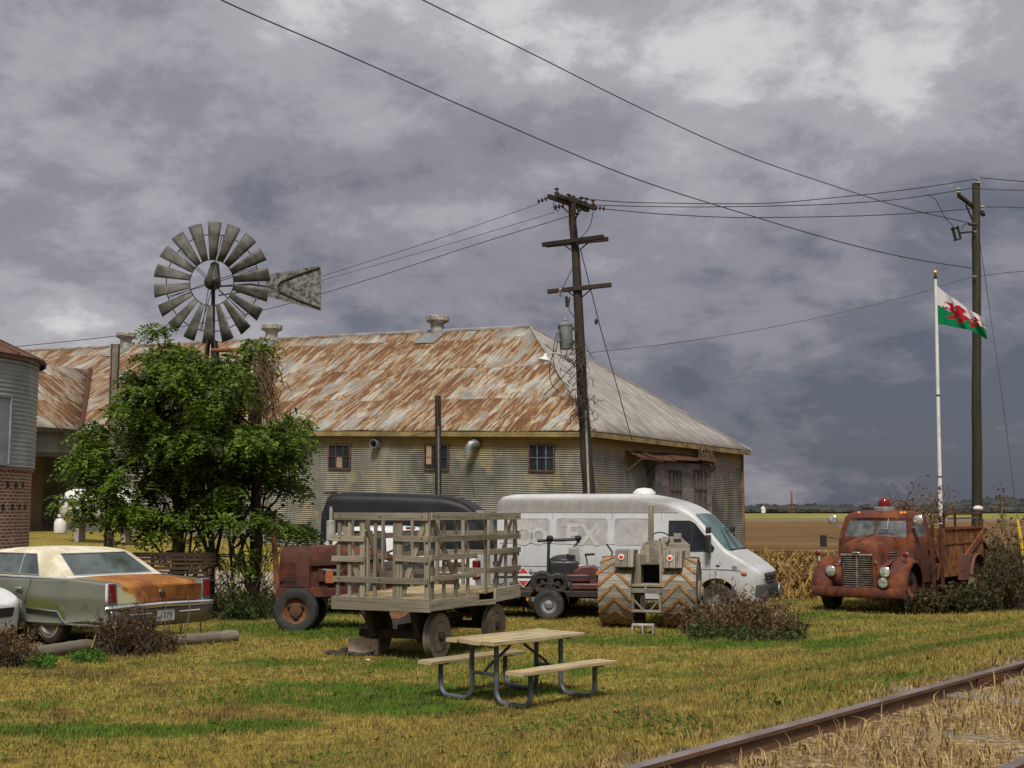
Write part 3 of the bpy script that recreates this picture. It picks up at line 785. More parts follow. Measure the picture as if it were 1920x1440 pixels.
MT['frame_rust'] = m_plain('rusty_window_frame', (.10, .045, .028), .8, 0, .4, 5)
MT['board_tan'] = m_plain('tan_board', (.30, .22, .15), .85, 0, .3, 2)
def barn_window(px0, px1, py0, py1, odd):
    u0, u1 = solve_u(px1, py0), solve_u(px0, py0); um = (u0 + u1) / 2
    pm = B(um, 0, 0); z0, z1 = zat((px0 + px1) / 2, py1, pm) - .034 * um, zat((px0 + px1) / 2, py0, pm) - .034 * um
    o = -.05
    f = MB(); T = .07
    for (a, b, c, d) in ((u0, u1, z0, z0 + T), (u0, u1, z1 - T, z1), (u0, u0 + T, z0 + T, z1 - T), (u1 - T, u1, z0 + T, z1 - T)):
        p = Bp((a + b) / 2, o, (c + d) / 2); f.obox(p, U_.normalized(), V_, Vector((0, 0, 1)), b - a, .10, d - c)
    fr = f.build('window', MT['frame_rust'], barn)
    g_ = MB(); g_.add([Bp(u0 + .03, o + .02, z0 + .03), Bp(u1 - .03, o + .02, z0 + .03), Bp(u1 - .03, o + .02, z1 - .03), Bp(u0 + .03, o + .02, z1 - .03)], [(0, 1, 2, 3)]); g_.build('pane', MT['glass_dark'], fr, smooth=0)
    s_ = MB()
    for t in (1 / 3, 2 / 3): s_.beam(Bp(lerp(u0, u1, t), o - .01, z0 + T), Bp(lerp(u0, u1, t), o - .01, z1 - T), .03, .03)
    s_.beam(Bp(u0 + T, o - .012, (z0 + z1) / 2), Bp(u1 - T, o - .012, (z0 + z1) / 2), .03, .03)
    s_.build('muntin', MT['frame_rust'] if not odd == 2 else MT['galv'], fr)
    if odd == 0:
        b_ = MB(); b_.obox(Bp(lerp(u0, u1, .5), o - .005, z0 + .37), U_.normalized(), V_, Vector((0, 0, 1)), .35, .02, .55); b_.build('board_patch', MT['board_tan'], fr)
    if odd == 1:
        b_ = MB(); b_.obox(Bp(lerp(u0, u1, .8), o - .005, z0 + .8), U_.normalized(), V_, Vector((0, 0, 1)), .3, .02, 1.0); b_.build('board_patch', MT['board_tan'], fr)
barn_window(617, 659, 833, 880, 0); barn_window(796, 843, 833, 882, 1); barn_window(992, 1041, 833, 884, 2)
# wall pipes
u = solve_u(708, 833); zc = zat(708, 833, B(u, 0, 0)) - .034 * u
m = MB(); Mx = Matrix.Translation(Bp(u, 0, zc)) @ (-V_).to_track_quat('Z', 'Y').to_matrix().to_4x4()
m.lathe([(.27, -.02), (.27, .12), (.24, .12), (.24, .40), (.20, .40), (.20, .02)], 20, Mx); pp = m.build('flue', MT['galv'], barn)
m = MB(); m.lathe([(.2, .05), (0, .05)], 20, Mx); m.build('flue_mouth', MT['dark_int'], pp)
u = solve_u(896, 838); zc = zat(896, 832, B(u, 0, 0)) - .034 * u
m = MB(); c = Bp(u, 0, zc); f_ = -V_; side = U_ * 1.0
m.tube([c - f_ * .1, c + f_ * .35, c + f_ * .5 + side * .1 + Vector((0, 0, -.05)), c + f_ * .55 + side * .2 + Vector((0, 0, -.25)), c + f_ * .55 + side * .2 + Vector((0, 0, -.5))], [.20, .20, .20, .19, .19], 14)
m.lathe([(.27, 0), (.27, .06)], 18, Matrix.Translation(c) @ f_.to_track_quat('Z', 'Y').to_matrix().to_4x4())
m.build('vent_elbow', MT['galv'], barn)
# ridge ventilators
MT['vent'] = m_plain('old_grey_vent', (.34, .32, .29), .8, .1, .5, 1.8, (.10, .09, .08), .7)
for px, py0, py1, rn in ((236, 624, 655, .52), (509, 609, 637, .55), (820, 593, 627, .60)):
    u = solve_u(px, py1, WID / 2); p = Bp(u, WID / 2, ZR - .15)
    t = Matrix.Translation(p); h = (zat(px, py0, B(u, WID / 2, 0)) - .034 * u) - (ZR - .15)
    m = MB(); m.lathe([(.43, -.5), (.40, h * .62), (.40, h * .7)], 12, t); nk = m.build('roof_vent', MT['vent'], barn)
    m = MB(); m.lathe([(.40, h * .58), (.66, h * .70), (.72, h * .74), (.72, h * .97), (.64, h), (0, h + .04)], 12, t); m.build('vent_cap', MT['vent'], nk, smooth=25)
    m = MB(); m.add([Bp(u - .75, WID / 2 - 1.5, zroof(WID / 2 - 1.5) + .07), Bp(u + .75, WID / 2 - 1.5, zroof(WID / 2 - 1.5) + .07), Bp(u + .75, WID / 2, ZR + .07), Bp(u - .75, WID / 2, ZR + .07)], [(0, 1, 2, 3)])
    m.build('vent_flashing', MT['galv'], nk, smooth=0, solid=.02)
# end wall: awnings, boarded bay with two windows
EN = Vector((-U_.x, -U_.y, 0)).normalized()
def Ep(v, o, z): return Bp(0, v, z) + EN * o
va, vb, vc, vd, ve = solve_v(1172), solve_v(1214), solve_v(1230), solve_v(1320), solve_v(1358)
zb = zat(1270, 868, B(0, (vb + vd) / 2, 0))
bay = MB(); bay.obox(Ep((vb + vd) / 2, .22, zb / 2), V_, EN, Vector((0, 0, 1)), vd - vb, .44, zb)
bayo = bay.build('bay', m_wood('grey_plank', (.26, .255, .24), (.15, .15, .145), (.05, .05, .05), gs=(1.5, 8, 8)), barn)
for a, b in ((1240, 1262), (1286, 1309)):
    v0, v1 = solve_v(a), solve_v(b); vm = (v0 + v1) / 2
    z1 = zat((a + b) / 2, 881, B(0, vm, 0)); z0 = z1 - 2.2
    f = MB(); T = .09
    for (q0, q1, c, d) in ((v0, v1, z0, z0 + T), (v0, v1, z1 - T, z1), (v0, v0 + T, z0, z1), (v1 - T, v1, z0, z1), ((v0 + v1) / 2 - .25, (v0 + v1) / 2 - .2, z0, z1), ((v0 + v1) / 2 + .2, (v0 + v1) / 2 + .25, z0, z1), (v0, v1, (z0 + z1) / 2 - .03, (z0 + z1) / 2 + .03)):
        f.obox(Ep((q0 + q1) / 2, .47, (c + d) / 2), V_, EN, Vector((0, 0, 1)), q1 - q0, .08, d - c)
    fr = f.build('window', MT['frame_rust'], barn)
    g_ = MB(); g_.add([Ep(v0, .455, z0), Ep(v1, .455, z0), Ep(v1, .455, z1), Ep(v0, .455, z1)], [(0, 1, 2, 3)]); g_.build('pane', m_plain('dusty_glass', (.09, .11, .105), .2, 0, .5, 1.5), fr, smooth=0)
rr = random.Random(3)
aw = MB(); xs_ = [va, (va + vb) / 2, vb, vc + .8, (vc + vd) / 2 + .6, vd]
for i in range(len(xs_) - 1):
    a, b = xs_[i], xs_[i + 1]; dz = rr.uniform(-.1, .08)
    ztop = zb + .42 + dz; zl = zb + .08 + dz + rr.uniform(-.08, .05)
    aw.add([Ep(a, .0, ztop), Ep(b, .0, ztop + rr.uniform(-.08, .08)), Ep(b, .8, zl), Ep(a, .8, zl + rr.uniform(-.1, .1))], [(0, 1, 2, 3)])
aw.build('awning', MT['rust_dark'], barn, smooth=0, solid=.03)
for (a, b) in ((va, vb), (vd, ve)):
    aw = MB()
    aw.beam(Ep(a, .9, zb + .0), Ep(b, .9, zb + .0), .08, .12); 
    for q in (a + .1, b - .1): aw.beam(Ep(q, .0, zb - .7), Ep(q, .85, zb - .03), .06, .06)
    aw.build('awning_frame', MT['frame_rust'], barn)
# left wing (a lower gabled wing towards the camera)
uw = solve_u(152, 807); hw = 7.6; vlen = -17.0; 
zwe = zat(152, 806, B(uw, -.4, 0)) - .034 * uw
zwr = zat(165, 694, B(uw + hw, 7.0, 0)) - .034 * (uw + hw)
vi = (zwr - ZE) / SL - .4
m = MB(); P, UVs = [], []
lw = math.hypot(hw + .4, zwr - zwe)
for i in range(9):
    t = i / 8; u = lerp(uw - .4, uw + hw, t); z = lerp(zwe, zwr, t); vt = lerp(-.3, vi, t)
    P.append([Bp(u, lerp(vlen, vt, q / 8), z + .02) for q in range(9)]); UVs.append([(lerp(vlen, vt, q / 8), t * lw) for q in range(9)])
m.grid(P, uv=UVs); m.build('wing_roof', MT['roof_front'], barn, smooth=60, solid=.04)
m = MB(); m.add([Bp(uw + hw, vlen, zwr), Bp(uw + hw, vi, zwr), Bp(uw + 2 * hw, -.3, zwe), Bp(uw + 2 * hw, vlen, zwe)], [(0, 1, 2, 3)], [[(0, 0), (20, 0), (20, 9), (0, 9)]]); m.build('wing_roof', MT['roof_front'], barn, smooth=0, solid=.04)
m = MB(); m.tube([Bp(uw - .4, -.3, zwe + .05), Bp(uw + hw, vi, zwr + .06)], .16, 6); m.build('valley_flashing', MT['rust_dark'], barn)
zo = zat(100, 846, B(uw, -5, 0)) - .034 * uw
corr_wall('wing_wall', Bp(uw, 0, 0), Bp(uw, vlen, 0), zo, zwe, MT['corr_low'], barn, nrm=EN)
m = MB(); m.beam(Bp(uw - .37, 0, zwe - .12), Bp(uw - .37, vlen, zwe - .12), .06, .22); m.beam(Bp(uw - .05, 0, zo - .1), Bp(uw - .05, vlen, zo - .1), .2, .25); m.build('wing_fascia', MT['wood_dark'], barn)
m = MB(); m.add([Bp(uw + 3.2, .2, -2.5), Bp(uw + 3.2, vlen, -2.5), Bp(uw + 3.2, vlen, zo + .5), Bp(uw + 3.2, .2, zo + .5)], [(0, 1, 2, 3)]); m.build('inner_wall', m_plain('tan_inner_wall', (.26, .185, .115), .9, 0, .2, .6), barn, smooth=0)
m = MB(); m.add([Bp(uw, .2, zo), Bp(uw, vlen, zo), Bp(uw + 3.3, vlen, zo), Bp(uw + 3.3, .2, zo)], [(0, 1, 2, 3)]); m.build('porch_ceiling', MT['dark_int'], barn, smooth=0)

# ================================================================== GRAIN BIN
k = Mat('bin_steel')
n1 = k.noise(k.uvm((.8, .5, 1)), 1, 6, .65); n2 = k.noise(k.uvm((3, .3, 1), (4, 0, 0)), 1, 6, .6)
c_ = k.mix(k.rng(n1, .35, .65), (.20, .235, .25), (.31, .335, .335)); c_ = k.mix(k.rng(n2, .52, .7, 0, .4), c_, (.22, .20, .17))
MT['bin'] = k.out(c_, .55, .35, .4)
k = Mat('old_red_brick')
bk = k.nt.nodes.new('ShaderNodeTexBrick'); k.nt.links.new(k.uvm(), bk.inputs[0])
for nm, v_ in (('Color1', (.17, .055, .035, 1)), ('Color2', (.10, .042, .03, 1)), ('Mortar', (.30, .25, .19, 1))): bk.inputs[nm].default_value = v_
for nm, v_ in (('Scale', 1.0), ('Mortar Size', .018), ('Brick Width', .26), ('Row Height', .10), ('Bias', 0.0)): bk.inputs[nm].default_value = v_
n1 = k.noise(k.uvm((2.5, 3.5, 1)), 1, 7, .7)
c_ = k.mix(k.rng(n1, .5, .66, 0, .65), bk.outputs['Color'], (.33, .26, .20)); c_ = k.mix(k.rng(k.noise(k.uvm((6, 9, 1), (3, 3, 0)), 1, 5, .7), .6, .72, 0, .6), c_, (.07, .035, .028))
k.bump(bk.outputs['Fac'], -.5, .02)
MT['brick'] = k.out(c_, .9, 0, .2)
BD = 37.0
pr = D(73, 760, BD); RB = 3.7; bc = Vector((pr.x - RB * 1.085, BD, 0))
gb = thing('grain_bin', 'round corrugated grain bin on a red brick base at the left edge', 'grain bin', bc)
zt = zat(70, 672, bc); zbk = zat(60, 877, bc)
prof = []
z = zbk
while z < zt: prof.append((RB + .022 * math.cos(2 * math.pi * z / .13), z)); z += .13 / 6
m = MB(); m.lathe(prof, 72); m.build('bin_wall', MT['bin'], gb, smooth=180)
m = MB(); m.lathe([(RB + .22, zt - .12), (RB + .24, zt - .02), (.6, zt + 1.55), (0, zt + 1.58)], 40); 
for i in range(24):
    a = math.tau * i / 24; m.beam((math.cos(a) * (RB + .2), math.sin(a) * (RB + .2), zt + .02), (math.cos(a) * .6, math.sin(a) * .6, zt + 1.57), .06, .06)
m.build('roof', m_rust('brown_bin_roof', (.085, .04, .03), (.11, .052, .035), (.05, .025, .02), scale=1), gb, smooth=20)
rbk = (D(62, 900, BD).x - bc.x) / 1.085
m = MB(); m.lathe([(rbk, -.2), (rbk, zbk - .12), (rbk + .05, zbk - .12), (rbk + .05, zbk)], 72); base = m.build('brick_base', MT['brick'], gb, smooth=30)
for row_z, off in ((zat(30, 910, bc), .0), (zat(30, 951, bc), .07)):
    for i in range(-4, 6):
        a = R(-60 + off * 60) + i * .12 + .45
        m = MB()
        m.obox(Vector((math.cos(a) * (rbk - .02), math.sin(a) * (rbk - .02), row_z)), Vector((-math.sin(a), math.cos(a), 0)), Vector((math.cos(a), math.sin(a), 0)), Vector((0, 0, 1)), .13, .06, .18)
        m.build('vent_hole', MT['dark_int'], base)
m = MB(); a0, a1 = R(-88), R(-35)
da = D(-30, 810, BD - 1).x - bc.x; db = D(36, 810, BD - 1).x - bc.x
for (x0, x1, z0, z1) in ((da, db, zat(20, 872, bc), zat(20, 752, bc)),):
    aa, ab = -math.acos(x0 / RB / 1.085), -math.acos(min(.995, x1 / RB / 1.085))
    m.lathe([(RB + .06, z0), (RB + .06, z1)], 10, arc=(aa, ab)); m.lathe([(RB, z1), (RB + .09, z1), (RB + .09, z1 + .05), (RB, z1 + .05)], 10, arc=(aa, ab)); m.lathe([(RB, z0 - .05), (RB + .09, z0 - .05), (RB + .09, z0), (RB, z0)], 10, arc=(aa, ab))
    p = Vector((math.cos(ab) * (RB + .05), math.sin(ab) * (RB + .05), 0)); m.box(p + Vector((0, 0, (z0 + z1) / 2)), (.1, .1, z1 - z0))
m.build('door', m_plain('grey_bin_door', (.20, .22, .235), .6, .3, .2, 2), gb, smooth=30)
m = MB(); aa = -math.acos(min(.99, (D(14, 700, BD - 1).x - bc.x) / RB / 1.085)); m.beam((math.cos(aa) * (RB + .05), math.sin(aa) * (RB + .05), zat(15, 720, bc)), (math.cos(aa) * (RB + .05), math.sin(aa) * (RB + .05), zt), .06, .06); m.build('seam_strip', MT['galv'], gb)
# ================================================================== VEHICLE TOOLS
class Fr:
    """local frame of a thing: origin on the ground, heading yaw (x forward, y left)"""
    def __init__(s, o, yaw):
        s.o = Vector(o); s.yaw = yaw; s.X = Vector((math.cos(yaw), math.sin(yaw), 0)); s.Y = Vector((-math.sin(yaw), math.cos(yaw), 0))
    def side(s, px, py, y=0.0):          # (x, z) of a photo pixel on the plane at local y
        r_ = ray(px, py); k_ = r_.x / r_.y; b = s.o + s.Y * y
        t = (k_ * b.y - b.x) / (s.X.x - k_ * s.X.y); p = b + s.X * t
        return t, zat(px, py, p) - s.o.z
    def front(s, px, py, x=0.0):         # (y, z) on the plane at local x
        r_ = ray(px, py); k_ = r_.x / r_.y; b = s.o + s.X * x
        t = (k_ * b.y - b.x) / (s.Y.x - k_ * s.Y.y); p = b + s.Y * t
        return t, zat(px, py, p) - s.o.z
MT['tyre'] = MT['rubber']
def My(x, y, z, flip=False):             # lathe axis along +y (or -y)
    return Matrix.Translation((x, y, z)) @ Matrix.Rotation(R(90 if flip else -90), 4, 'X')
def wheel(par, x, y, r, w_, rim_r, rim_mat, style='disc', out=1, tmat=None, z=None):
    """y = centre of tyre; out=+1 when the outer face looks to +y"""
    z = r if z is None else z
    M_ = My(x, y, z, out < 0); h = w_ / 2
    m = MB(); m.lathe([(rim_r, -h * .75), (r * .82, -h), (r * .95, -h * .88), (r, -h * .6), (r, h * .6), (r * .95, h * .88), (r * .82, h), (rim_r, h * .75), (rim_r * .97, h * .3), (rim_r * .97, -h * .3)], 36, M_)
    for i in range(40):
        a = math.tau * i / 40; c = M_ @ Vector((math.cos(a) * r, math.sin(a) * r, 0))
        ax = (M_.to_3x3() @ Vector((0, 0, 1))); rad = (c - Vector((x, y, z))); rad = (rad - ax * rad.dot(ax)).normalized()
        m.obox(c, ax, rad, ax.cross(rad), w_ * .62, .012, .6 * math.tau * r / 40)
    t = m.build('wheel', tmat or MT['tyre'], par)
    m = MB()
    if style == 'disc': m.lathe([(rim_r, h * .80), (rim_r * .93, h * .70), (rim_r * .82, h * .25), (rim_r * .55, h * .10), (rim_r * .45, h * .55), (rim_r * .25, h * .62), (0, h * .64)], 28, M_)
    elif style == 'cap': m.lathe([(rim_r, h * .85), (rim_r * .95, h * .95), (rim_r * .80, h * .62), (rim_r * .5, h * .8), (rim_r * .2, h * .95), (0, h * .98)], 32, M_)
    m.build('rim', rim_mat, t)
    return t
def whitewall(par, x, y, r0, r1, h, out):
    m = MB(); m.lathe([(r0, h), (r1, h - .004)], 36, My(x, y, par_r(par), out < 0)); return m
def body_loft(st, belt, tum, step=.1, zsplit=None, n_side=6, crown=.02):
    """st: control stations (x, zb, zt, w, r) -> dense rows of full cross-sections. Returns rows, xs, section point count"""
    xs_ = [q[0] for q in st]; st = sorted(st, key=lambda q: q[0]); xs_ = [q[0] for q in st]
    xx = set(xs_); x = xs_[0]
    while x < xs_[-1]: xx.add(round(x, 4)); x += step
    xx = sorted(xx); clean = [xx[0]]
    for q in xx[1:]:
        if q - clean[-1] > .012: clean.append(q)
    rows = []
    for x in clean:
        zb, zt, w_, r_ = [cr_interp(xs_, [q[k_] for q in st], x) for k_ in (1, 2, 3, 4)]
        half = [(0, zb), (w_ * .5, zb), (w_ - .05, zb), (w_ - .012, zb + .04)]
        ztop = zt - r_
        def hw(z): return w_ - tum * max(0, z - belt) - .03 * max(0, (belt * .75 - z) / belt) ** 2 * 4
        for i in range(n_side + 1):
            z = lerp(zb + .10, ztop, i / n_side); half.append((hw(z), z))
        wt = hw(ztop)
        for i in range(1, 6):
            a = R(90) * i / 5; half.append((wt - r_ * 1.0 + r_ * math.cos(a), ztop + r_ * math.sin(a)))
        for i in range(1, 6):
            q = i / 5; half.append(((wt - r_) * (1 - q), zt + crown * (1 - (1 - q) ** 2)))
        sec = [Vector((x, -a, b)) for a, b in half] + [Vector((x, a, b)) for a, b in reversed(half[1:-1])]
        rows.append(sec)
    return rows, clean, len(half)
def loft_parts(rows, xs_, nh, cls):
    """cls(xmid, zmid, k, side) -> part key; k is the index within the half-section (0 bottom .. nh-1 top)"""
    parts = {}; n = len(rows[0])
    for i in range(len(rows) - 1):
        for j in range(n):
            j2 = (j + 1) % n
            k_ = j if j < nh - 1 else (n - 1 - j)
            q = [rows[i][j], rows[i + 1][j], rows[i + 1][j2], rows[i][j2]]
            c = sum(q, Vector()) / 4
            key = cls(c.x, c.z, k_, c.y)
            parts.setdefault(key, []).append(q)
    for row, rev in ((rows[0], False), (rows[-1], True)):
        # end caps, split so that their cells keep a clean outline
        h = len(row) // 2
        for j in range(1, nh - 1):
            a, b = row[j], row[j + 1] if j + 1 < nh else row[nh - 1]
            c_, d = row[(n - j) % n], row[(n - j - 1) % n]
            q = [a, b, d, c_] if not rev else [c_, d, b, a]
            cc = sum(q, Vector()) / 4
            parts.setdefault(cls(cc.x, cc.z, -1, 0), []).append(q)
    return parts
def parts_mb(quads):
    m = MB(); key = {}
    for q in quads:
        idx = []
        for p in q:
            kk = (round(p.x, 4), round(p.y, 4), round(p.z, 4))
            if kk not in key: key[kk] = len(m.v); m.v.append(tuple(p))
            idx.append(key[kk])
        idx2 = []
        for a in idx:
            if not idx2 or idx2[-1] != a: idx2.append(a)
        if idx2[0] == idx2[-1]: idx2.pop()
        if len(set(idx2)) < 3: continue
        m.f.append(idx2); m.uv.append([(m.v[a][0], m.v[a][2] + m.v[a][1] * .5) for a in idx2])
    return m
def side_panel(m, pts, y, th=.01, inset=0.0):
    """flat panel from (x,z) outline standing proud of plane y"""
    s = 1 if y > 0 else -1
    return m.prism(pts, (lambda a, b, t: Vector((a, y + s * t, b))), 0.0, th)
def front_panel(m, pts, x, th=.01, s=1):
    return m.prism(pts, (lambda a, b, t: Vector((x + s * t, a, b))), 0.0, th)
def rrect(x0, x1, z0, z1, r_, n=4):
    p = []
    for cx, cz, a0 in ((x1 - r_, z1 - r_, 0), (x0 + r_, z1 - r_, 90), (x0 + r_, z0 + r_, 180), (x1 - r_, z0 + r_, 270)):
        for i in range(n + 1):
            a = R(a0 + 90 * i / n); p.append((cx + r_ * math.cos(a), cz + r_ * math.sin(a)))
    return p
def line_loop(m, pts3, r_=.006): m.tube(list(pts3) + [pts3[0]], r_, 5)
def text_mesh(txt, size, name, mat, parent, M_, depth=.003, bold=0.0):
    cu = bpy.data.curves.new(name, 'FONT'); cu.body = txt; cu.size = size; cu.extrude = depth; cu.offset = bold; cu.align_x = 'CENTER'; cu.align_y = 'CENTER'
    o = bpy.data.objects.new(name, cu); COL.objects.link(o); bpy.context.view_layer.update()
    me = bpy.data.meshes.new_from_object(o.evaluated_get(bpy.context.evaluated_depsgraph_get()))
    bpy.data.objects.remove(o); bpy.data.curves.remove(cu)
    me.transform(M_); me.materials.clear(); me.materials.append(mat)
    q = bpy.data.objects.new(name, me); COL.objects.link(q); q.parent = parent; return q
def cabin(rings, glass, close_top=True):
    """rings of equal length; glass(i, j, n) True -> pane cell"""
    b, g_ = [], []
    n = len(rings[0])
    for i in range(len(rings) - 1):
        for j in range(n):
            j2 = (j + 1) % n; q = [rings[i][j], rings[i][j2], rings[i + 1][j2], rings[i + 1][j]]
            (g_ if glass(i, j) else b).append(q)
    if close_top:
        c = sum(rings[-1], Vector()) / n
        for j in range(n): b.append([rings[-1][j], rings[-1][(j + 1) % n], c, c])
    return b, g_
def cring(xr, xf, wr, wf, z, ns=16, ne=10, br=.06, bf=.10, zf=None, zr=None, rc=.0):
    """rounded ring: rear edge (ne cells), right side (ns), front (ne), left (ns). starts at rear-left"""
    zf = z if zf is None else zf; zr = z if zr is None else zr
    p = []
    for i in range(ne): t = i / ne; p.append(Vector((xr - br * (1 - (2 * t - 1) ** 2), lerp(wr, -wr, t), zr)))
    for i in range(ns): t = i / ns; p.append(Vector((lerp(xr, xf, t), -lerp(wr, wf, t), lerp(zr, zf, t))))
    for i in range(ne): t = i / ne; p.append(Vector((xf + bf * (1 - (2 * t - 1) ** 2), lerp(-wf, wf, t), zf)))
    for i in range(ns): t = i / ns; p.append(Vector((lerp(xf, xr, t), lerp(wf, wr, t), lerp(zf, zr, t))))
    return p
def cyl_cut(x, z, r_, y0, y1):
    m = MB(); m.lathe([(0, y0), (r_, y0), (r_, y1), (0, y1)], 40, Matrix.Translation((x, 0, z)) @ Matrix.Rotation(R(-90), 4, 'X')); 
    return m

# ================================================================== WHITE HIGH-ROOF VAN
k = Mat('dirty_white_van_paint')
sp = k.node('ShaderNodeSeparateXYZ', None, Vector=k.tc.outputs['Object']); zo_ = sp.outputs[2]; xo_ = sp.outputs[0]
nn1 = k.noise(k.uvm((1.2, 1.2, 1.2), src='Object'), 1, 8, .68)
nn2 = k.noise(k.uvm((9, 9, 1.2), (3, 0, 0), 'Object'), 1, 7, .7)
c_ = k.mix(k.rng(nn1, .4, .65, 0, .35), (.47, .48, .49), (.31, .305, .29))
drt = k.math('MULTIPLY', k.rng(zo_, 2.13, 2.20), k.rng(zo_, 2.55, 2.42))       # moss and soot on the fibreglass roof flank
drt = k.math('MULTIPLY', drt, k.rng(xo_, -1.6, -2.1))
c_ = k.mix(k.math('MULTIPLY', drt, k.rng(nn2, .25, .55, .55, .95)), c_, k.mix(k.rng(nn2, .35, .65), (.135, .125, .115), (.25, .235, .21)))
c_ = k.mix(k.math('MULTIPLY', k.rng(k.noise(k.uvm((7, 7, .5), (3, 8, 1), 'Object'), 1, 6, .7), .50, .72), .35), c_, (.27, .255, .22))
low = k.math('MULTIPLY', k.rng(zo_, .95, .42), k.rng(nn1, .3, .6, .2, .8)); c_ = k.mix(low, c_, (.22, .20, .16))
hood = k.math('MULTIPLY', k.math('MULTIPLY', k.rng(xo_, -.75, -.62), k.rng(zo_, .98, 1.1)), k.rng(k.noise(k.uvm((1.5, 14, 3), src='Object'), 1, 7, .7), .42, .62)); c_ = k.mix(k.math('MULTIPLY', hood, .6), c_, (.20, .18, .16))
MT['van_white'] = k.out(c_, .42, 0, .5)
VO = Vector((5.50, 26.45, 0)); VY = math.atan2(-.39, .92)
va_ = thing('panel_van', 'white high-roof panel van with sooty roof flank and faded lettering', 'van', VO, VY)
F = Fr(VO, VY)
_r, _z = F.side(928, 1000, -.95); VL = _r
st = [(0, .42, .86, .72, .06), (-.04, .36, .94, .80, .07), (-.12, .33, 1.00, .86, .08), (-.35, .30, 1.17, .93, .09), (-.66, .30, 1.36, .965, .10), (-.74, .30, 1.41, .965, .10),
      (-1.05, .30, 1.75, .97, .10), (-1.36, .30, 2.08, .97, .12), (-1.42, .30, 2.14, .97, .13), (-1.75, .30, 2.34, .97, .17), (-2.2, .30, 2.48, .97, .20), (-2.8, .30, 2.56, .97, .22), (VL + .4, .30, 2.57, .97, .22), (VL + .08, .34, 2.52, .965, .20), (VL, .38, 2.44, .95, .18)]
rows, xs_, nh = body_loft(st, 1.35, .13, .09)
def cls(x, z, k_, y):
    if k_ >= nh - 6 and -1.38 < x < -.70 and abs(y) < .95: return 'glass'
    if k_ == -1 and x > -.1 and z < .78: return 'bumper'
    if x > -.46 and z < .66 and k_ >= 1: return 'bumper'
    return 'body'
pt = loft_parts(rows, xs_, nh, cls)
WX_F, _ = F.side(1345, 1120, -.9); WX_R, _ = -4.6 - .2, 0
body = parts_mb(pt['body'] + pt['bumper']).build('body', MT['van_white'], va_)
carve(body, [cyl_cut(WX_F, .36, .44, -1.2, 1.2), cyl_cut(WX_F - 4.0, .36, .44, -1.2, 1.2)])
body.data.materials.clear(); body.data.materials.append(MT['van_white'])
MT['teal_glass'] = m_plain('teal_windshield', (.07, .14, .13), .12, 0, .45, 1.6, (.30, .38, .36), .5, spec=.7)
parts_mb([[p + Vector((.004, 0, .006)) for p in q] for q in pt['glass']]).build('windshield', MT['teal_glass'], va_)
# dark lower bumper shell
MT['bumper_grey'] = m_plain('grey_plastic', (.055, .057, .062), .6, 0, .25)
rows2, xs2, nh2 = body_loft([(.04, .36, .64, .70, .04), (0, .32, .68, .80, .05), (-.1, .30, .70, .88, .05), (-.45, .30, .70, .955, .05), (-.62, .30, .66, .985, .05)], 3, 0, .08)
parts_mb([q for v_ in loft_parts(rows2, xs2, nh2, lambda *a: 'b').values() for q in v_]).build('bumper', MT['bumper_grey'], va_)
m = MB(); front_panel(m, rrect(-.36, .36, .46, .58, .04), .042, .01); m.build('bumper_intake', MT['dark_int'], va_)
# grille
gr = MB(); front_panel(gr, [(-.42, .72), (.42, .72), (.50, .90), (-.50, .90)], .0, .035); gro = gr.build('grille', MT['dark_int'], va_)
m = MB(); m.box((.045, 0, .80), (.02, .9, .03)); m.box((.045, 0, .86), (.02, .94, .02)); m.box((.045, 0, .74), (.02, .86, .02)); m.box((.05, 0, .81), (.03, .06, .18)); m.build('chrome_bars', MT['chrome'], gro)
m = MB(); m.ball((.07, 0, .82), (.02, .06, .06)); m.build('grille_emblem', MT['black'], gro)
MT['lamp_glass'] = m_plain('clear_lamp', (.42, .42, .36), .12, .35, .5, 12, (.2, .18, .14), .5, spec=.8)
for s_ in (-1, 1):
    P = []
    for i in range(7):
        t = i / 6; row_ = []
        for j in range(5):
            q = j / 4; yy = lerp(.52, .90, t); xx = .0 - .02 - .43 * t ** 2.0; zz_ = lerp(.71, .88 + .10 * t, q)
            row_.append(Vector((xx + .025 * math.sin(math.pi * q) + .02, s_ * (yy + .035 * math.sin(math.pi * q)), zz_)))
        P.append(row_)
    m = MB(); m.grid(P); h_ = m.build('headlight', MT['lamp_glass'], va_, solid=.01)
    m = MB(); m.ball((-.36, s_ * .925, .90), (.07, .03, .05), 10, 6); m.build('turn_lamp', MT['amber'] if s_ > 0 else m_plain('faded_turn_lens', (.30, .10, .05), .3), h_)
# side glazing, doors, seams, panels
ys = -(.97 + .004)
def sy(z): return -(.97 - .13 * max(0, z - 1.35)) 
def side_surf(m, pts, off=.004, th=.004):
    n = len(pts)
    vs = [Vector((a, sy(b) - off, b)) for a, b in pts]
    m.add(vs, [tuple(range(n))], [[(a, b) for a, b in pts]]); return m
def vpx(lst): return [F.side(a, b, -.93) for a, b in lst]
win = vpx([(1254, 977), (1292, 977), (1302, 982), (1340, 1028), (1338, 1033), (1254, 1031)])
m = MB(); side_surf(m, win, .006); wo_ = m.build('cab_window', MT['glass_dark'], va_, smooth=0, solid=.004)
m = MB(); line_loop(m, [Vector((a, sy(b) - .008, b)) for a, b in win], .012); m.build('window_seal', MT['black_matte'], wo_)
m = MB(); a, b = F.side(1297, 1005, -.93); m.beam((a, sy(2.0) - .006, F.side(1296, 978, -.93)[1]), (a, sy(1.45) - .006, 1.40), .03, .02); m.build('quarter_divider', MT['black_matte'], wo_)
sm = MB()
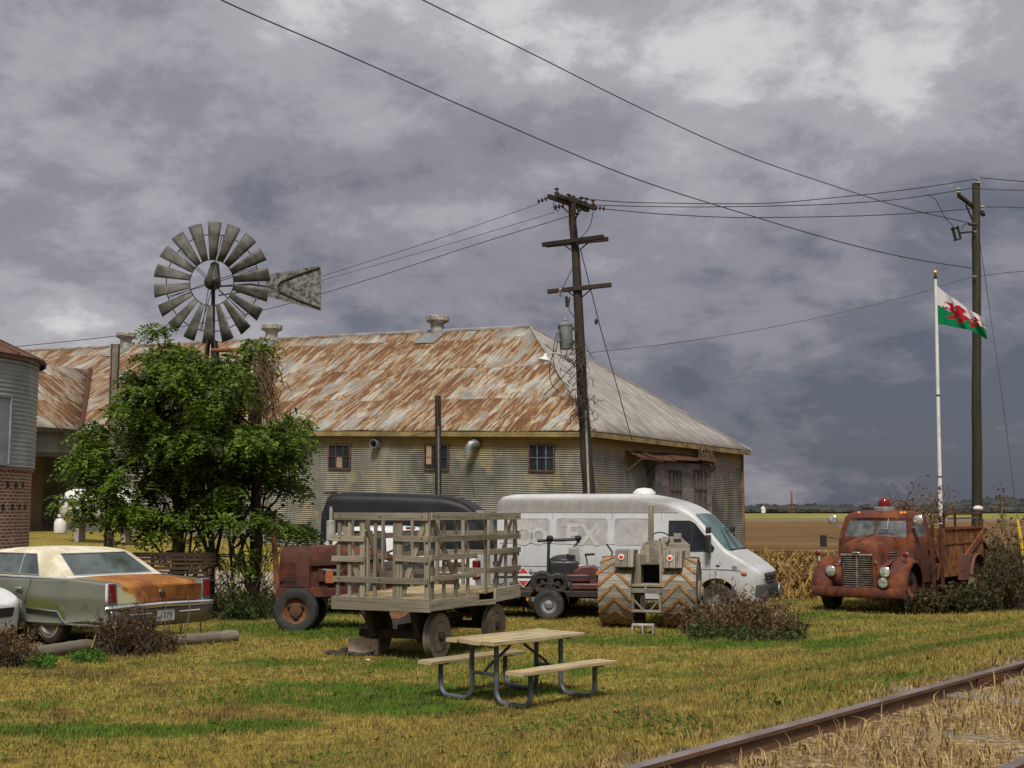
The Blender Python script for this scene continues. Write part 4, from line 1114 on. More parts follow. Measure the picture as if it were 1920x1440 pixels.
for lst in ([(1239, 965), (1239, 1068)], [(1332, 1034), (1332, 1085)], [(1147, 962), (1148, 1065)], [(1035, 962), (1035, 1065)]):
    p = vpx(lst); sm.tube([Vector((q[0], sy(q[1]) - .002, q[1])) for q in p], .006, 5)
for (pa, pb) in (((938, 1018), (1236, 1026)), ((938, 1060), (1390, 1064)), ((940, 961), (1270, 961))):
    a, b = vpx([pa, pb]); sm.tube([Vector((a[0], sy(a[1]) - .002, a[1])), Vector((b[0], sy(a[1]) - .002, a[1]))], .007, 5)
sm.build('panel_seams', m_plain('seam_grey', (.20, .19, .18), .8), va_)  # thin grey lines mark the panel joints
k = Mat('grimy_van_panel'); nn1 = k.noise(k.uvm((20, 20, 1.5), src='Object'), 1, 6, .7); nn2 = k.noise(k.uvm((2.2, 2.2, 2.2), src='Object'), 1, 6, .65)
MT['van_panel'] = k.out(k.mix(k.rng(nn2, .35, .65), k.mix(k.rng(nn1, .3, .7), (.32, .315, .30), (.42, .415, .395)), (.26, .25, .235)), .65, 0, .35)
pans = [((950, 972), (1030, 1018)), ((1042, 972), (1139, 1021)), ((1151, 972), (1217, 1022))]
for pa, pb in pans:
    a, b = vpx([pa, pb]); x0, x1 = sorted((a[0], b[0])); z0, z1 = b[1], a[1]
    pts = rrect(x0, x1, z0, z1, .07)
    m = MB(); side_surf(m, pts, .003); po = m.build('side_panel', MT['van_panel'], va_, smooth=0)
    m = MB(); line_loop(m, [Vector((q[0], sy(q[1]) - .004, q[1])) for q in pts], .008); m.build('panel_bead', MT['van_white'], po)
# ghost of removed lettering
MT['ghost'] = m_plain('ghost_lettering', (.40, .40, .385), .6, 0, .12, 6, (.36, .34, .31), .5)
for txt, pxa, pya, sz in (('E', 1073, 1003, .62), ('X', 1105, 1005, .62), ('O', 982, 1006, .58), ('O', 1010, 1007, .50)):
    a = F.side(pxa, pya, -.93)
    zc = a[1]; tilt_ = Matrix.Rotation(math.atan(.13), 4, 'X')
    text_mesh(txt, sz, 'faded_letter', MT['ghost'], va_, Matrix.Translation((a[0], sy(zc) - .010, zc)) @ Matrix.Rotation(R(90) - math.atan(.13), 4, 'X'), .002, .018)
m = MB(); a = F.side(1067, 984, -.93); side_surf(m, [(a[0] - .2, a[1] - .06), (a[0] + .25, a[1] - .06), (a[0] + .25, a[1] + .10), (a[0] - .2, a[1] + .10)], .007); m.build('faded_block', m_plain('grime_block', (.29, .28, .255), .7), va_, smooth=0)
# mirrors, handle, antenna, roof vent, marker, wiper
for s_, pxm in ((-1, None), (1, None)):
    m = MB(); m.box((-1.05, s_ * 1.12, 1.52), (.10, .17, .36)); m.beam((-1.07, s_ * .95, 1.42), (-1.05, s_ * 1.08, 1.42), .05, .05); m.box((-1.04, s_ * 1.12, 1.82 - .02), (.09, .16, .14)); m.build('mirror', MT['black'], va_, bevel=.02)
a = F.side(1243, 1061, -.95); m = MB(); m.box((a[0] - .08, -.985, 1.16), (.16, .03, .035)); m.build('door_handle', MT['black'], va_, bevel=.006)
a = F.side(1373, 1063, -.95); m = MB(); side_panel(m, [(a[0] - .12, a[1] - .05), (a[0] + .10, a[1] - .05), (a[0] + .10, a[1] + .01), (a[0] - .12, a[1] + .05)], -.95, .012); m.build('badge', MT['galv'], va_)
a = F.side(1347, 1060, -.95); m = MB(); side_panel(m, rrect(a[0] - .05, a[0] + .03, a[1] - .03, a[1] + .01, .01), -.962, .012); m.build('side_marker', m_plain('smoked_marker', (.06, .055, .05), .2), va_)
a = F.side(1208, 931, .2); m = MB(); m.lathe([(.26, 0), (.25, .05), (.16, .13), (0, .15)], 20, Matrix.Translation((a[0], .2, 2.57))); m.build('roof_vent', MT['white_paint'], va_)
m = MB(); m.tube([(-.70, .1, 1.42), (-.93, .35, 1.66), (-1.10, .60, 1.84)], .010, 5); m.tube([(-.70, -.55, 1.42), (-.88, -.2, 1.60), (-1.06, .12, 1.80)], .010, 5); m.build('wipers', MT['black'], va_)
m = MB(); m.box((-.68, 0, 1.385), (.06, 1.5, .03)); m.build('cowl', MT['black_matte'], va_)
m = MB(); m.lathe([(.15, 0), (.15, .03), (0, .03)], 20, Matrix.Translation((.07, .66, .50)) @ Matrix.Rotation(R(90), 4, 'Y')); m.build('bumper_disc', MT['galv'], va_)
for wx in (WX_F, WX_F - 4.0):
    for s_ in (-1, 1): wheel(va_, wx, s_ * .84, .345, .22, .20, MT['galv'], 'disc', s_)

# ================================================================== DARK HIGH-ROOF VAN BEHIND
k = Mat('black_van_paint'); nn1 = k.noise(k.uvm((1.5, 1.5, 1.5), src='Object'), 1, 6, .65)
MT['van_black'] = k.out(k.mix(k.rng(nn1, .35, .65), (.006, .007, .009), (.014, .015, .018)), .5, 0, .22)
BO = Vector((1.05, 29.6, 0)); BYw = R(-8)
bv = thing('cargo_van', 'black high-roof cargo van half hidden behind the slatted wagon', 'van', BO, BYw); F2 = Fr(BO, BYw)
BLn = F2.side(600, 1000, -.95)[0]
xwb = F2.side(940, 1046, -.9)[0]; xwt = F2.side(893, 962, -.9)[0]
st = [(0, .4, .95, .75, .06), (-.1, .35, 1.05, .87, .07), (-.5, .32, 1.18, .94, .08), (xwb, .32, 1.34, .96, .1), (xwb - .05, .32, 1.38, .96, .1), (xwt + .05, .32, 2.12, .96, .12), (xwt - .05, .32, 2.2, .96, .14), (xwt - .35, .32, 2.42, .96, .2), (xwt - .9, .32, 2.56, .96, .22), (BLn + .5, .32, 2.64, .96, .24), (BLn + .16, .34, 2.60, .955, .2), (BLn, .38, 2.2, .95, .15)]
rows, xs_, nh = body_loft(st, 1.3, .12, .12)
pt = loft_parts(rows, xs_, nh, lambda x, z, k_, y: 'glass' if (k_ >= nh - 6 and xwt - .03 < x < xwb - .02 and abs(y) < .93) else 'body')
parts_mb(pt['body']).build('body', MT['van_black'], bv); parts_mb(pt['glass']).build('windshield', MT['teal_glass'], bv)
m = MB(); pw = [F2.side(a, b, -.93) for a, b in ((858, 978), (888, 978), (918, 1010), (935, 1042), (858, 1044))]
m.add([Vector((a, -(.968 - .12 * max(0, b - 1.3)), b)) for a, b in pw], [(0, 1, 2, 3, 4)]); m.build('cab_window', MT['glass_dark'], bv, smooth=0)
m = MB()
for zq in (2.14, 2.02): m.tube([(BLn + .15, -(.965 - .12 * (zq - 1.3)), zq), (xwt - .2, -(.965 - .12 * (zq - 1.3)), zq)], .012, 5)
m.build('side_bead', MT['black'], bv)
a = F2.side(888, 938, 0); m = MB(); m.tube([(a[0], .1, 2.52), (a[0] - .03, .1, 2.75)], .008, 5); m.tube([(a[0] - .03, .1, 2.75), (a[0] - .10, .1, 2.98)], .005, 5); m.build('antenna', MT['black'], bv)
a = F2.side(626, 925, 0); m = MB(); m.box((a[0], -.3, 2.63), (.28, .25, .05)); m.build('roof_hatch', MT['rust_dark'], bv)
for wx in (-.95, BLn + 1.1):
    for s_ in (-1, 1): wheel(bv, wx, s_ * .84, .36, .22, .2, MT['galv'], 'disc', s_)

# ================================================================== WHITE PICKUP
PYw = math.atan2(.43, -.90); pc = D(890, 1090, 24.9); PO = Vector((pc.x, 24.9, 0)) + Vector((math.cos(PYw + R(-90)), math.sin(PYw + R(-90)), 0)) * .95
# near side is the truck's left; origin at the middle of the tailgate
pk = thing('pickup_truck', 'white pickup truck with tall red tail lamp standing behind the wagon', 'pickup truck', PO, PYw); F3 = Fr(PO, PYw)
MT['white_car'] = m_plain('white_car_paint', (.66, .67, .68), .3, 0, .06, 2, (.4, .38, .34), .2, coat=.3)
st = [(0, .62, 1.30, .93, .04), (.06, .60, 1.31, .95, .05), (.5, .55, 1.30, .97, .05), (1.9, .5, 1.28, .97, .05), (3.6, .45, 1.24, .97, .08), (4.45, .45, 1.16, .94, .10), (4.68, .5, 1.05, .86, .10), (4.76, .55, .95, .8, .08)]
rows, xs_, nh = body_loft(st, 1.0, .02, .12)
b_ = parts_mb([q for v_ in loft_parts(rows, xs_, nh, lambda *a: 'b').values() for q in v_]).build('body', MT['white_car'], pk)
carve(b_, [cyl_cut(1.15, .38, .47, -1.2, 1.2), cyl_cut(4.0, .38, .47, -1.2, 1.2)])
m = MB(); m.box((1.0, 0, 1.315), (1.75, 1.62, .02)); m.build('bed_floor', MT['black_matte'], pk)
rg = [cring(1.95, 4.05, .90, .90, 1.25, bf=.16), cring(1.98, 3.95, .89, .89, 1.33, bf=.16), cring(2.14, 3.35, .76, .76, 1.78, bf=.12), cring(2.25, 3.2, .70, .70, 1.85, bf=.1), cring(2.5, 3.0, .4, .4, 1.88)]
def gl(i, j):
    if i != 1: return False
    if j < 10: return 1 <= j < 9
    if j < 26: return (j - 10) in (1, 2, 3, 5, 6, 7, 8, 9, 10, 11, 12)
    if j < 36: return 0 < j - 26 < 9
    return 15 - (j - 36) in (1, 2, 3, 5, 6, 7, 8, 9, 10, 11, 12)
b1, g1 = cabin(rg, gl); parts_mb(b1).build('cab', MT['white_car'], pk); parts_mb(g1).build('cab_glass', MT['glass_dark'], pk)
m = MB(); m.box((2.05, 0, 1.83), (.05, .32, .05)); m.build('brake_lamp', MT['red_lens'], pk)
for s_ in (-1, 1):
    m = MB(); m.box((.0, s_ * .87, 1.02), (.12, .17, .38)); tl = m.build('tail_lamp', MT['red_lens'], pk, bevel=.02)
    m = MB(); m.box((-.062, s_ * .87, .97), (.02, .14, .07)); m.box((.03, s_ * .962, .97), (.07, .012, .07)); m.build('amber_band', MT['amber'], tl)
    m = MB(); m.box((-.062, s_ * .87, .91), (.02, .14, .04)); m.build('reverse_lens', MT['white_paint'], tl)
m = MB(); m.box((-.13, 0, .62), (.2, 1.8, .17)); m.build('rear_bumper', MT['bumper_grey'], pk, bevel=.03)
m = MB(); m.box((-.24, .0, .66), (.01, .31, .16)); m.build('number_plate', m_plain('pale_plate', (.45, .50, .58), .5), pk)
m = MB(); m.box((-.005, 0, 1.13), (.03, .25, .06)); m.build('tailgate_handle', MT['black'], pk)
for wx in (1.15, 4.0):
    for s_ in (-1, 1): wheel(pk, wx, s_ * .83, .38, .24, .21, MT['galv'], 'disc', s_)

# ================================================================== OLD GREEN SEDAN
def m_paint(name, col, dull=.45, spots=0.0, spotc=(.16, .06, .03)):
    k = Mat(name); n1 = k.noise(k.uvm((1.2, 1.2, 1.2), src='Object'), 1, 7, .62); n2 = k.noise(k.uvm((2.2, 2.2, 3), (1, 3, 0), 'Object'), 1, 9, .72)
    c = k.mix(k.rng(n1, .35, .65), tuple(x * .86 for x in col), tuple(x * 1.1 for x in col))
    if spots: c = k.mix(k.math('MULTIPLY', k.rng(n2, .62, .67), spots), c, spotc)
    return k.out(c, dull, .1, .5)
MT['sage'] = m_paint('sage_green_paint', (.135, .143, .110), .36, .5)
MT['olive'] = m_paint('olive_paint', (.095, .105, .03), .4)
k = Mat('cream_vinyl'); n1 = k.noise(k.uvm((3, 3, 3), src='Object'), 1, 8, .7); n2 = k.noise(k.uvm((1, 1, 1), (5, 0, 0), 'Object'), 1, 5, .6)
c_ = k.mix(k.rng(n1, .4, .62), (.60, .56, .45), (.46, .405, .29)); c_ = k.mix(k.rng(k.noise(k.uvm((6, 6, 6), (2, 2, 2), 'Object'), 1, 6, .75), .66, .72), c_, (.25, .20, .15))
MT['vinyl'] = k.out(c_, .8, 0, .2)
k = Mat('rusted_trunk'); sp = k.node('ShaderNodeSeparateXYZ', None, Vector=k.tc.outputs['Object'])
n1 = k.noise(k.uvm((.8, 2.6, 2), src='Object'), 1, 7, .62, .4); n2 = k.noise(k.uvm((4, 7, 5), (3, 1, 0), 'Object'), 1, 7, .7)
c_ = k.mix(k.rng(n1, .36, .62), (.15, .048, .014), (.36, .14, .026)); c_ = k.mix(k.rng(n2, .5, .66, 0, .6), c_, (.12, .045, .022))
# paint still survives at the lower left and far right corner of the lid and along its edges
ex = k.math('ADD', k.math('ABSOLUTE', k.math('ADD', sp.outputs[1], .05)), k.math('MULTIPLY', k.math('SUBTRACT', n1, .5), .28))
c_ = k.mix(k.rng(ex, .74, .84), c_, (.27, .265, .145))
lowc = k.math('ADD', k.math('MULTIPLY', sp.outputs[1], 1.0), k.math('MULTIPLY', k.math('SUBTRACT', .92, sp.outputs[2]), 1.6))
lowc = k.math('ADD', lowc, k.math('MULTIPLY', k.math('SUBTRACT', n1, .5), .5))
c_ = k.mix(k.math('MULTIPLY', k.rng(lowc, .72, .84), k.rng(sp.outputs[0], .22, .12)), c_, (.30, .29, .16))
MT['trunk'] = k.out(c_, .55, 0, .4)
SY = math.atan2(.59, -.81); SO = Vector((-5.50, 19.42, gz(-6.2, 19.8) + .035))
sd_ = thing('sedan', 'long old sage green sedan with cream roof and rust covered trunk lid', 'car', SO, SY); F4 = Fr(SO, SY)
st = [(0, .40, .90, .955, .035), (.04, .37, .945, .965, .04), (.10, .36, .965, .97, .04), (.45, .36, .99, .985, .04), (1.1, .30, 1.015, 1.0, .05), (2.0, .28, 1.01, 1.005, .06), (3.6, .28, .99, 1.0, .05), (4.4, .28, .97, .99, .05), (5.4, .32, .93, .97, .05), (5.65, .4, .88, .94, .05)]
rows, xs_, nh = body_loft(st, 3, 0, .1)
# pull a crease along the flank
for row_ in rows:
    for p in row_:
        if abs(p.y) > .8 and p.z < .95: p.y += (1 if p.y > 0 else -1) * (.018 * math.exp(-((p.z - .74) / .09) ** 2) - .03 * max(0, (.5 - p.z)))
def cls(x, z, k_, y):
    if x < 1.12 and k_ >= nh - 5: return 'lid'
    if k_ == -1 and x < .2 and z > .62: return 'lid'
    return 'body'
pt = loft_parts(rows, xs_, nh, cls)
b_ = parts_mb(pt['body'] + pt['lid']).build('body', MT['sage'], sd_)
cut = MB(); cut.prism([(1.02, .1), (2.08, .1), (2.0, .34), (1.95, .56), (1.2, .56), (1.10, .40)], lambda a, b, t: Vector((a, t, b)), -1.3, 1.3)
carve(b_, [cut, cyl_cut(4.75, .36, .40, -1.2, 1.2)])
lid = [[p + Vector((-.004, 0, .005)) for p in q] for q in pt['lid']]
for q in lid:
    for p in q: p.y = max(-.80, min(.80, p.y))
parts_mb(lid).build('trunk_lid', MT['trunk'], sd_, solid=.01)
NSg, NEg = 20, 12
def cr2(*a, **kw): return cring(*a, ns=NSg, ne=NEg, **kw)
rg = [cr2(1.08, 4.05, .90, .90, 1.00, br=.05, bf=.20), cr2(1.20, 3.98, .885, .885, 1.05, br=.05, bf=.2), cr2(1.78, 3.42, .735, .76, 1.375, br=.07, bf=.14), cr2(1.92, 3.32, .68, .70, 1.425, br=.1, bf=.12), cr2(2.15, 3.1, .50, .50, 1.462, br=.1, bf=.1), cr2(2.4, 2.9, .2, .2, 1.475)]
def gl(i, j):
    if i != 1: return False
    if j < NEg: return 1 <= j < NEg - 1
    if j < NEg + NSg: t = j - NEg
    elif j < 2 * NEg + NSg: return 0 < j - NEg - NSg < NEg - 1
    else: t = NSg - 1 - (j - 2 * NEg - NSg)
    return 5 <= t <= 17
b1, g1 = cabin(rg, gl)
parts_mb(b1).build('roof', MT['vinyl'], sd_, smooth=50)
MT['car_glass'] = m_plain('dusty_car_glass', (.055, .075, .07), .08, 0, .55, 2.2, (.13, .16, .15), .5, spec=.7)
go = parts_mb(g1).build('glass', MT['car_glass'], sd_, smooth=50)
# bright trim round the glass
m = MB()
def gline(pa, pb, off=.004, n=6, r_=.010): m.tube([pa.lerp(pb, t / n) for t in range(n + 1)], r_, 5)
r1, r2 = rg[1], rg[2]
o_ = Vector((-.006, 0, .006))
m.tube([r1[j] + o_ for j in range(1, NEg)], .010, 5); m.tube([r2[j] + o_ for j in range(1, NEg)], .010, 5); gline(r1[1] + o_, r2[1] + o_); gline(r1[NEg - 1] + o_, r2[NEg - 1] + o_)
for s_ in (0, 1):
    L_ = 2 * NEg + NSg; idx = lambda t: (NEg + t) if s_ == 0 else (L_ + NSg - t) % len(r1)
    oy = Vector((0, -.006 if s_ == 0 else .006, 0))
    gline(r1[idx(5)] + oy, r2[idx(5)] + oy); gline(r1[idx(5)] + oy, r1[idx(18)] + oy); gline(r2[idx(5)] + oy, r2[idx(18)] + oy); gline(r1[idx(9)] + oy, r2[idx(9)] + oy, r_=.014)
m.build('window_trim', MT['chrome'], sd_)
m = MB()
for s_ in (-1, 1): m.tube([(1.02, s_ * .95, 1.018), (1.9, s_ * .965, 1.02), (4.0, s_ * .96, 1.0)], .012, 6)
m.build('belt_trim', MT['chrome'], sd_)
m = MB(); m.tube([r1[j] + Vector((-.03, 0, -.028)) for j in range(0, NEg + 1)], .022, 6); m.build('window_sill', MT['white_paint'], sd_)
# fins with tall tail lamps, bumper
for s_ in (-1, 1):
    m = MB(); m.prism([(-.035, .60), (.06, .60), (.06, .985), (.0, .985)], lambda a, b, t: Vector((a, s_ * t, b)), .815, .972); fo = m.build('lamp_bezel', MT['chrome'], sd_, bevel=.008)
    m = MB(); m.prism([(-.052, .70), (.03, .70), (.03, .965), (-.016, .965)], lambda a, b, t: Vector((a, s_ * t, b)), .845, .955); m.build('tail_lamp', MT['red_lens'], fo, bevel=.006)
m = MB(); m.tube([(-.02, -1.0, .60), (-.07, -.95, .605), (-.09, -.8, .61), (-.11, 0, .625), (-.09, .8, .61), (-.07, .95, .605), (-.02, 1.0, .60)], .045, 10); bo = m.build('bumper', MT['chrome'], sd_)
k = Mat('dull_bumper'); n1 = k.noise(k.uvm((2, 2, 2), src='Object'), 1, 6, .6)
MT['dull_bumper'] = k.out(k.mix(n1, (.10, .095, .08), (.26, .25, .22)), .35, .7, .5)
m = MB(); P = [[Vector((x_, y_, z_)) for (x_, z_) in ((-.06, .585), (-.085, .54), (-.08, .42), (-.03, .33), (.10, .30))] for y_ in (-.97, -.8, -.4, 0, .4, .8, .97)]
m.grid(P); m.build('bumper_valance', MT['dull_bumper'], sd_, solid=.02)
for q in (-.50, .42): MB().box((-.10, q, .50), (.02, .40, .018)).build('valance_strip', MT['white_paint'], bo)
m = MB(); m.box((-.105, -.03, .455), (.02, .33, .17)); pl = m.build('number_plate', m_plain('grey_plate', (.33, .34, .33), .5, 0, .3, 12), sd_)
text_mesh('1779', .12, 'plate_digits', m_plain('plate_ink', (.07, .08, .10), .6), pl, Matrix.Translation((-.118, -.03, .455)) @ Euler((R(90), 0, R(-90))).to_matrix().to_4x4(), .002)
m = MB(); m.lathe([(.055, 0), (.05, .012), (0, .016)], 16, Matrix.Translation((-.012, -.02, .80)) @ Matrix.Rotation(R(-90), 4, 'Y')); m.build('trunk_emblem', MT['chrome'], sd_)
# fender skirt and rocker, door lines, handle (near side = left, +y)
for s_ in (-1, 1):
    m = MB(); m.prism([(1.06, .39), (1.14, .47), (1.22, .515), (1.95, .53), (2.08, .54), (2.10, .60), (2.02, .685), (1.80, .70), (1.35, .69), (1.17, .62), (1.09, .50)], lambda a, b, t: Vector((a, s_ * t, b)), .955, 1.003); so = m.build('fender_skirt', MT['olive'], sd_)
    m = MB(); m.tube([(.98, s_ * 1.005, .345), (1.09, s_ * 1.005, .41), (1.20, s_ * 1.006, .51), (1.95, s_ * 1.008, .53), (2.08, s_ * 1.008, .54)], .012, 6); m.build('skirt_trim', MT['chrome'], so)
    m = MB(); m.tube([(.12, s_ * .972, .345), (.98, s_ * .985, .33)], .012, 6); m.box((3.2, s_ * .985, .33), (2.2, .04, .09)); m.build('rocker_trim', MT['chrome'] if s_ < 0 else MT['galv'], sd_)
    m = MB(); m.tube([(1.93, s_ * 1.008, 1.0), (1.96, s_ * 1.022, .85), (2.02, s_ * 1.03, .74), (2.08, s_ * 1.012, .60)], .006, 5); m.tube([(3.15, s_ * 1.008, 1.0), (3.15, s_ * 1.03, .74), (3.15, s_ * 1.0, .35)], .006, 5); m.build('door_seam', MT['black_matte'], sd_)
    m = MB(); m.box((2.25, s_ * 1.03, .845), (.2, .035, .03)); m.box((3.4, s_ * 1.03, .845), (.2, .035, .03)); m.build('door_handle', MT['chrome'], sd_, bevel=.008)
MT['old_cap'] = m_plain('old_hub_cap', (.30, .27, .25), .35, .7, .3, 8, (.12, .09, .07), .5)
for wx, wy in ((1.52, .83), (4.75, .84)):
    for s_ in (-1, 1):
        t = wheel(sd_, wx, s_ * wy, .355, .21, .235, MT['old_cap'], 'cap', s_)
        m = MB(); m.lathe([(.242, .107), (.262, .105)], 36, My(wx, s_ * wy, .355, s_ < 0)); m.build('white_wall', m_plain('dirty_whitewall', (.36, .27, .19), .8), t)
m = MB(); m.box((2.7, 0, .40), (5.2, 1.5, .16)); m.build('underbody', MT['dark_int'], sd_)

# ================================================================== WHITE CAR AT LEFT EDGE
pc = D(22, 1150, 18.4); WYw = R(-22); WO = Vector((pc.x - .55, 18.9, gz(pc.x, 18.9) - .02))
wc = thing('hatchback', 'white modern car nosing in at the left edge beside the old sedan', 'car', WO, WYw)
st = [(0, .30, .68, .52, .10), (-.05, .24, .74, .66, .10), (-.2, .20, .80, .80, .10), (-.5, .18, .90, .87, .10), (-1.0, .18, .98, .89, .10), (-1.3, .18, 1.04, .89, .10), (-1.9, .18, 1.38, .89, .14), (-2.3, .18, 1.46, .89, .16), (-3.4, .18, 1.44, .89, .16), (-4.1, .3, 1.05, .85, .12), (-4.3, .35, .9, .8, .1)]
rows, xs_, nh = body_loft(st, .9, .28, .08)
pt = loft_parts(rows, xs_, nh, lambda x, z, k_, y: 'glass' if (k_ >= nh - 6 and -2.0 < x < -1.3 and abs(y) < .8) else 'body')
b_ = parts_mb(pt['body']).build('body', MT['white_car'], wc); parts_mb(pt['glass']).build('windshield', MT['glass_dark'], wc)
carve(b_, [cyl_cut(-.86, .31, .37, -1.2, 1.2), cyl_cut(-3.45, .31, .37, -1.2, 1.2)])
for s_ in (-1, 1):
    P = []
    for i in range(8):
        t = i / 7; x_ = lerp(-.10, -.62, t); w__ = cr_interp([-1, -.5, -.2, -.05, 0], [.89, .87, .80, .66, .52], x_)
        P.append([Vector((x_ + .01, s_ * (w__ + .012 + .02 * math.sin(math.pi * q / 4)), lerp(.60 + .08 * t, .70 + .14 * t, q / 4))) for q in range(5)])
    m = MB(); m.grid(P); m.build('headlight', MT['lamp_glass'], wc, solid=.01)
    m = MB(); m.prism([(-.08, .28), (-.30, .33), (-.24, .44), (-.07, .40)], lambda a, b, t: Vector((a, s_ * (cr_interp([-1, -.5, -.2, -.05, 0], [.89, .87, .80, .66, .52], a) + t), b)), -.03, .012); m.build('fog_recess', MT['black'], wc)
m = MB(); front_panel(m, [(-.45, .50), (.45, .50), (.50, .64), (-.50, .64)], .0, .03); m.build('grille', MT['black'], wc)
for wx in (-.86, -3.45):
    for s_ in (-1, 1): wheel(wc, wx, s_ * .79, .31, .2, .21, MT['galv'], 'disc', s_)
# ================================================================== RUSTY FIRE TRUCK
TO = D(1604, 1118, 26.75); TO.z = 0; TY = math.atan2(-.819, -.574)
ft = thing('fire_truck', 'rust covered vintage fire truck overgrown with brush beside the field', 'fire truck', TO, TY); F5 = Fr(TO, TY)
RU = m_rust('truck_rust', (.070, .019, .011), (.155, .046, .014), (.030, .012, .008), paint=(.085, .028, .022), paint_amt=.55, scale=2.2)
RU2 = m_rust('truck_body_rust', (.09, .030, .014), (.25, .10, .022), (.035, .016, .011), scale=2.0)
# local: x forward (0 = bumper face), y left; the visible flank is +y
def hood_row(x, w_, zt, zb, r_):
    P = [Vector((x, -w_ - .02, zb))]
    for i in range(9):
        a = math.pi * i / 8; P.append(Vector((x, -w_ * (abs(math.cos(a)) ** .62) * (1 if a < math.pi / 2 else -1), (zt - r_) + r_ * math.sin(a) ** .8)))
    P.append(Vector((x, w_ + .02, zb))); return P
m = MB(); rows_ = [hood_row(-.20, .33, 1.38, .55, .30), hood_row(-.24, .38, 1.50, .55, .34), hood_row(-.34, .42, 1.555, .55, .34), hood_row(-.8, .46, 1.62, .6, .34), hood_row(-1.45, .54, 1.68, .6, .34)]
m.grid(rows_); m.add(rows_[0], [tuple(range(len(rows_[0])))]); m.build('hood', RU, ft, smooth=50)
m = MB()
for s_ in (-1, 1):
    for i in range(3): m.box((-1.08, s_ * (.515), 1.18 + i * .055), (.55, .03, .018))
m.build('hood_louvers', MT['galv'], ft)
m = MB(); m.tube([(-.22, 0, 1.55), (-.8, 0, 1.635), (-1.45, 0, 1.70)], .012, 6); m.build('hood_hinge', RU, ft)
# grille
MT['grille_bar'] = m_plain('tarnished_grille', (.34, .29, .24), .4, .6, .35, 9, (.16, .07, .035), .6)
m = MB(); front_panel(m, [(-.31, .50), (.31, .50), (.33, 1.25), (-.33, 1.25)], -.20, .03); go = m.build('grille', MT['dark_int'], ft)
m = MB()
for i in range(15):
    z = .535 + i * .047; m.box((-.155, 0, z), (.035, .60 + z * .03, .017))
m.build('grille_bars', MT['grille_bar'], go)
m = MB(); m.box((-.14, 0, .87), (.04, .03, .74)); m.box((-.14, 0, 1.25), (.05, .70, .045)); m.box((-.13, 0, .5), (.05, .62, .03)); m.build('grille_frame', MT['grille_bar'], go, bevel=.006)
m = MB(); m.box((-.11, 0, 1.285), (.04, .17, .07)); e_ = m.build('badge', MT['chrome'], go, bevel=.02)
m = MB(); m.box((-.085, 0, 1.285), (.012, .08, .03)); m.build('badge_centre', MT['black'], e_)
for s_ in (-1, 1):
    m = MB(); m.lathe([(.035, 0), (.03, .02), (0, .022)], 12, Matrix.Translation((-.20, s_ * .40, 1.10)) @ Matrix.Rotation(R(90), 4, 'Y')); m.build('nose_badge', MT['galv'], ft)
# bumper
m = MB(); P = []
for y_ in (-1.03, -1.0, -.5, 0, .5, 1.0, 1.03):
    x_ = -.02 - .06 * (abs(y_) / 1.03) ** 3 - (.05 if abs(y_) > 1.01 else 0)
    P.append([Vector((x_ - .02, y_, .34)), Vector((x_, y_, .36)), Vector((x_ + .012, y_, .45)), Vector((x_, y_, .54)), Vector((x_ - .02, y_, .56)), Vector((x_ - .10, y_, .56)), Vector((x_ - .10, y_, .34))])
m.grid(P, close=True); m.add(P[0], [tuple(range(7))]); m.add(P[-1], [tuple(reversed(range(7)))]); m.build('bumper', RU, ft)
# fenders: bulbous shells round the front wheels
def fender(xc, yc, half, r_, zc, a0, a1, mat, bulge=.10, nose=0.0, name='fender', skirt=0.0, inner=True):
    P = []; n = 22
    for i in range(n + 1):
        a = lerp(a0, a1, i / n); row_ = []
        for j in range(11):
            q = -1 + 2 * j / 10; rr_ = r_ - bulge * abs(q) ** 3.2
            cx = math.cos(a) * (rr_ + nose * max(0, math.cos(a)) ** 2); cz = math.sin(a) * rr_
            row_.append(Vector((xc + cx, yc + q * half, max(zc + cz, .36))))
        P.append(row_)
    m = MB(); m.grid(P)
    return m.build(name, mat, ft, solid=.02, smooth=60)
WF = -.86
for s_ in (-1, 1):
    fo = fender(WF, s_ * .82, .235, .66, .55, R(-12), R(200), RU, .13, .10)
    # apron between hood and fender
    m = MB(); m.grid([[Vector((-.22, s_ * .36, .95)), Vector((-.28, s_ * .62, 1.02))], [Vector((-.7, s_ * .44, 1.12)), Vector((-.75, s_ * .64, 1.17))], [Vector((-1.4, s_ * .52, 1.02)), Vector((-1.4, s_ * .62, 1.0))]]); m.build('fender_apron', RU, fo, solid=.02)
    m = MB(); m.grid([[Vector((-.24, s_ * .34, .55)), Vector((-.25, s_ * .62, .55))], [Vector((-.24, s_ * .36, .98)), Vector((-.25, s_ * .62, 1.0))]]); m.build('nose_apron', RU, fo, solid=.02)
    # headlights sit on the fenders
    M_ = Matrix.Translation((-.16, s_ * .60, .89)) @ Matrix.Rotation(R(90), 4, 'Y')
    m = MB(); m.lathe([(.0, -.16), (.06, -.14), (.115, -.03), (.12, .01), (.105, .02)], 22, M_); hl_ = m.build('headlight', MT['chrome'], ft)
    m = MB(); m.lathe([(.105, .015), (.07, .035), (0, .045)], 22, M_); m.build('lens', MT['lamp_glass'], hl_)
    M_ = Matrix.Translation((-.42, s_ * (.98), 1.26)) @ Matrix.Rotation(R(90), 4, 'Y')
    m = MB(); m.lathe([(.0, -.10), (.05, -.06), (.068, 0), (.062, .01)], 16, M_); m.beam((-.45, s_ * .95, 1.1), (-.45, s_ * .97, 1.22), .03, .03); hl_ = m.build('turn_lamp', MT['chrome'], ft)
    m = MB(); m.lathe([(.06, .008), (.03, .028), (0, .03)], 16, M_); m.build('lens', MT['red_lens'], hl_)
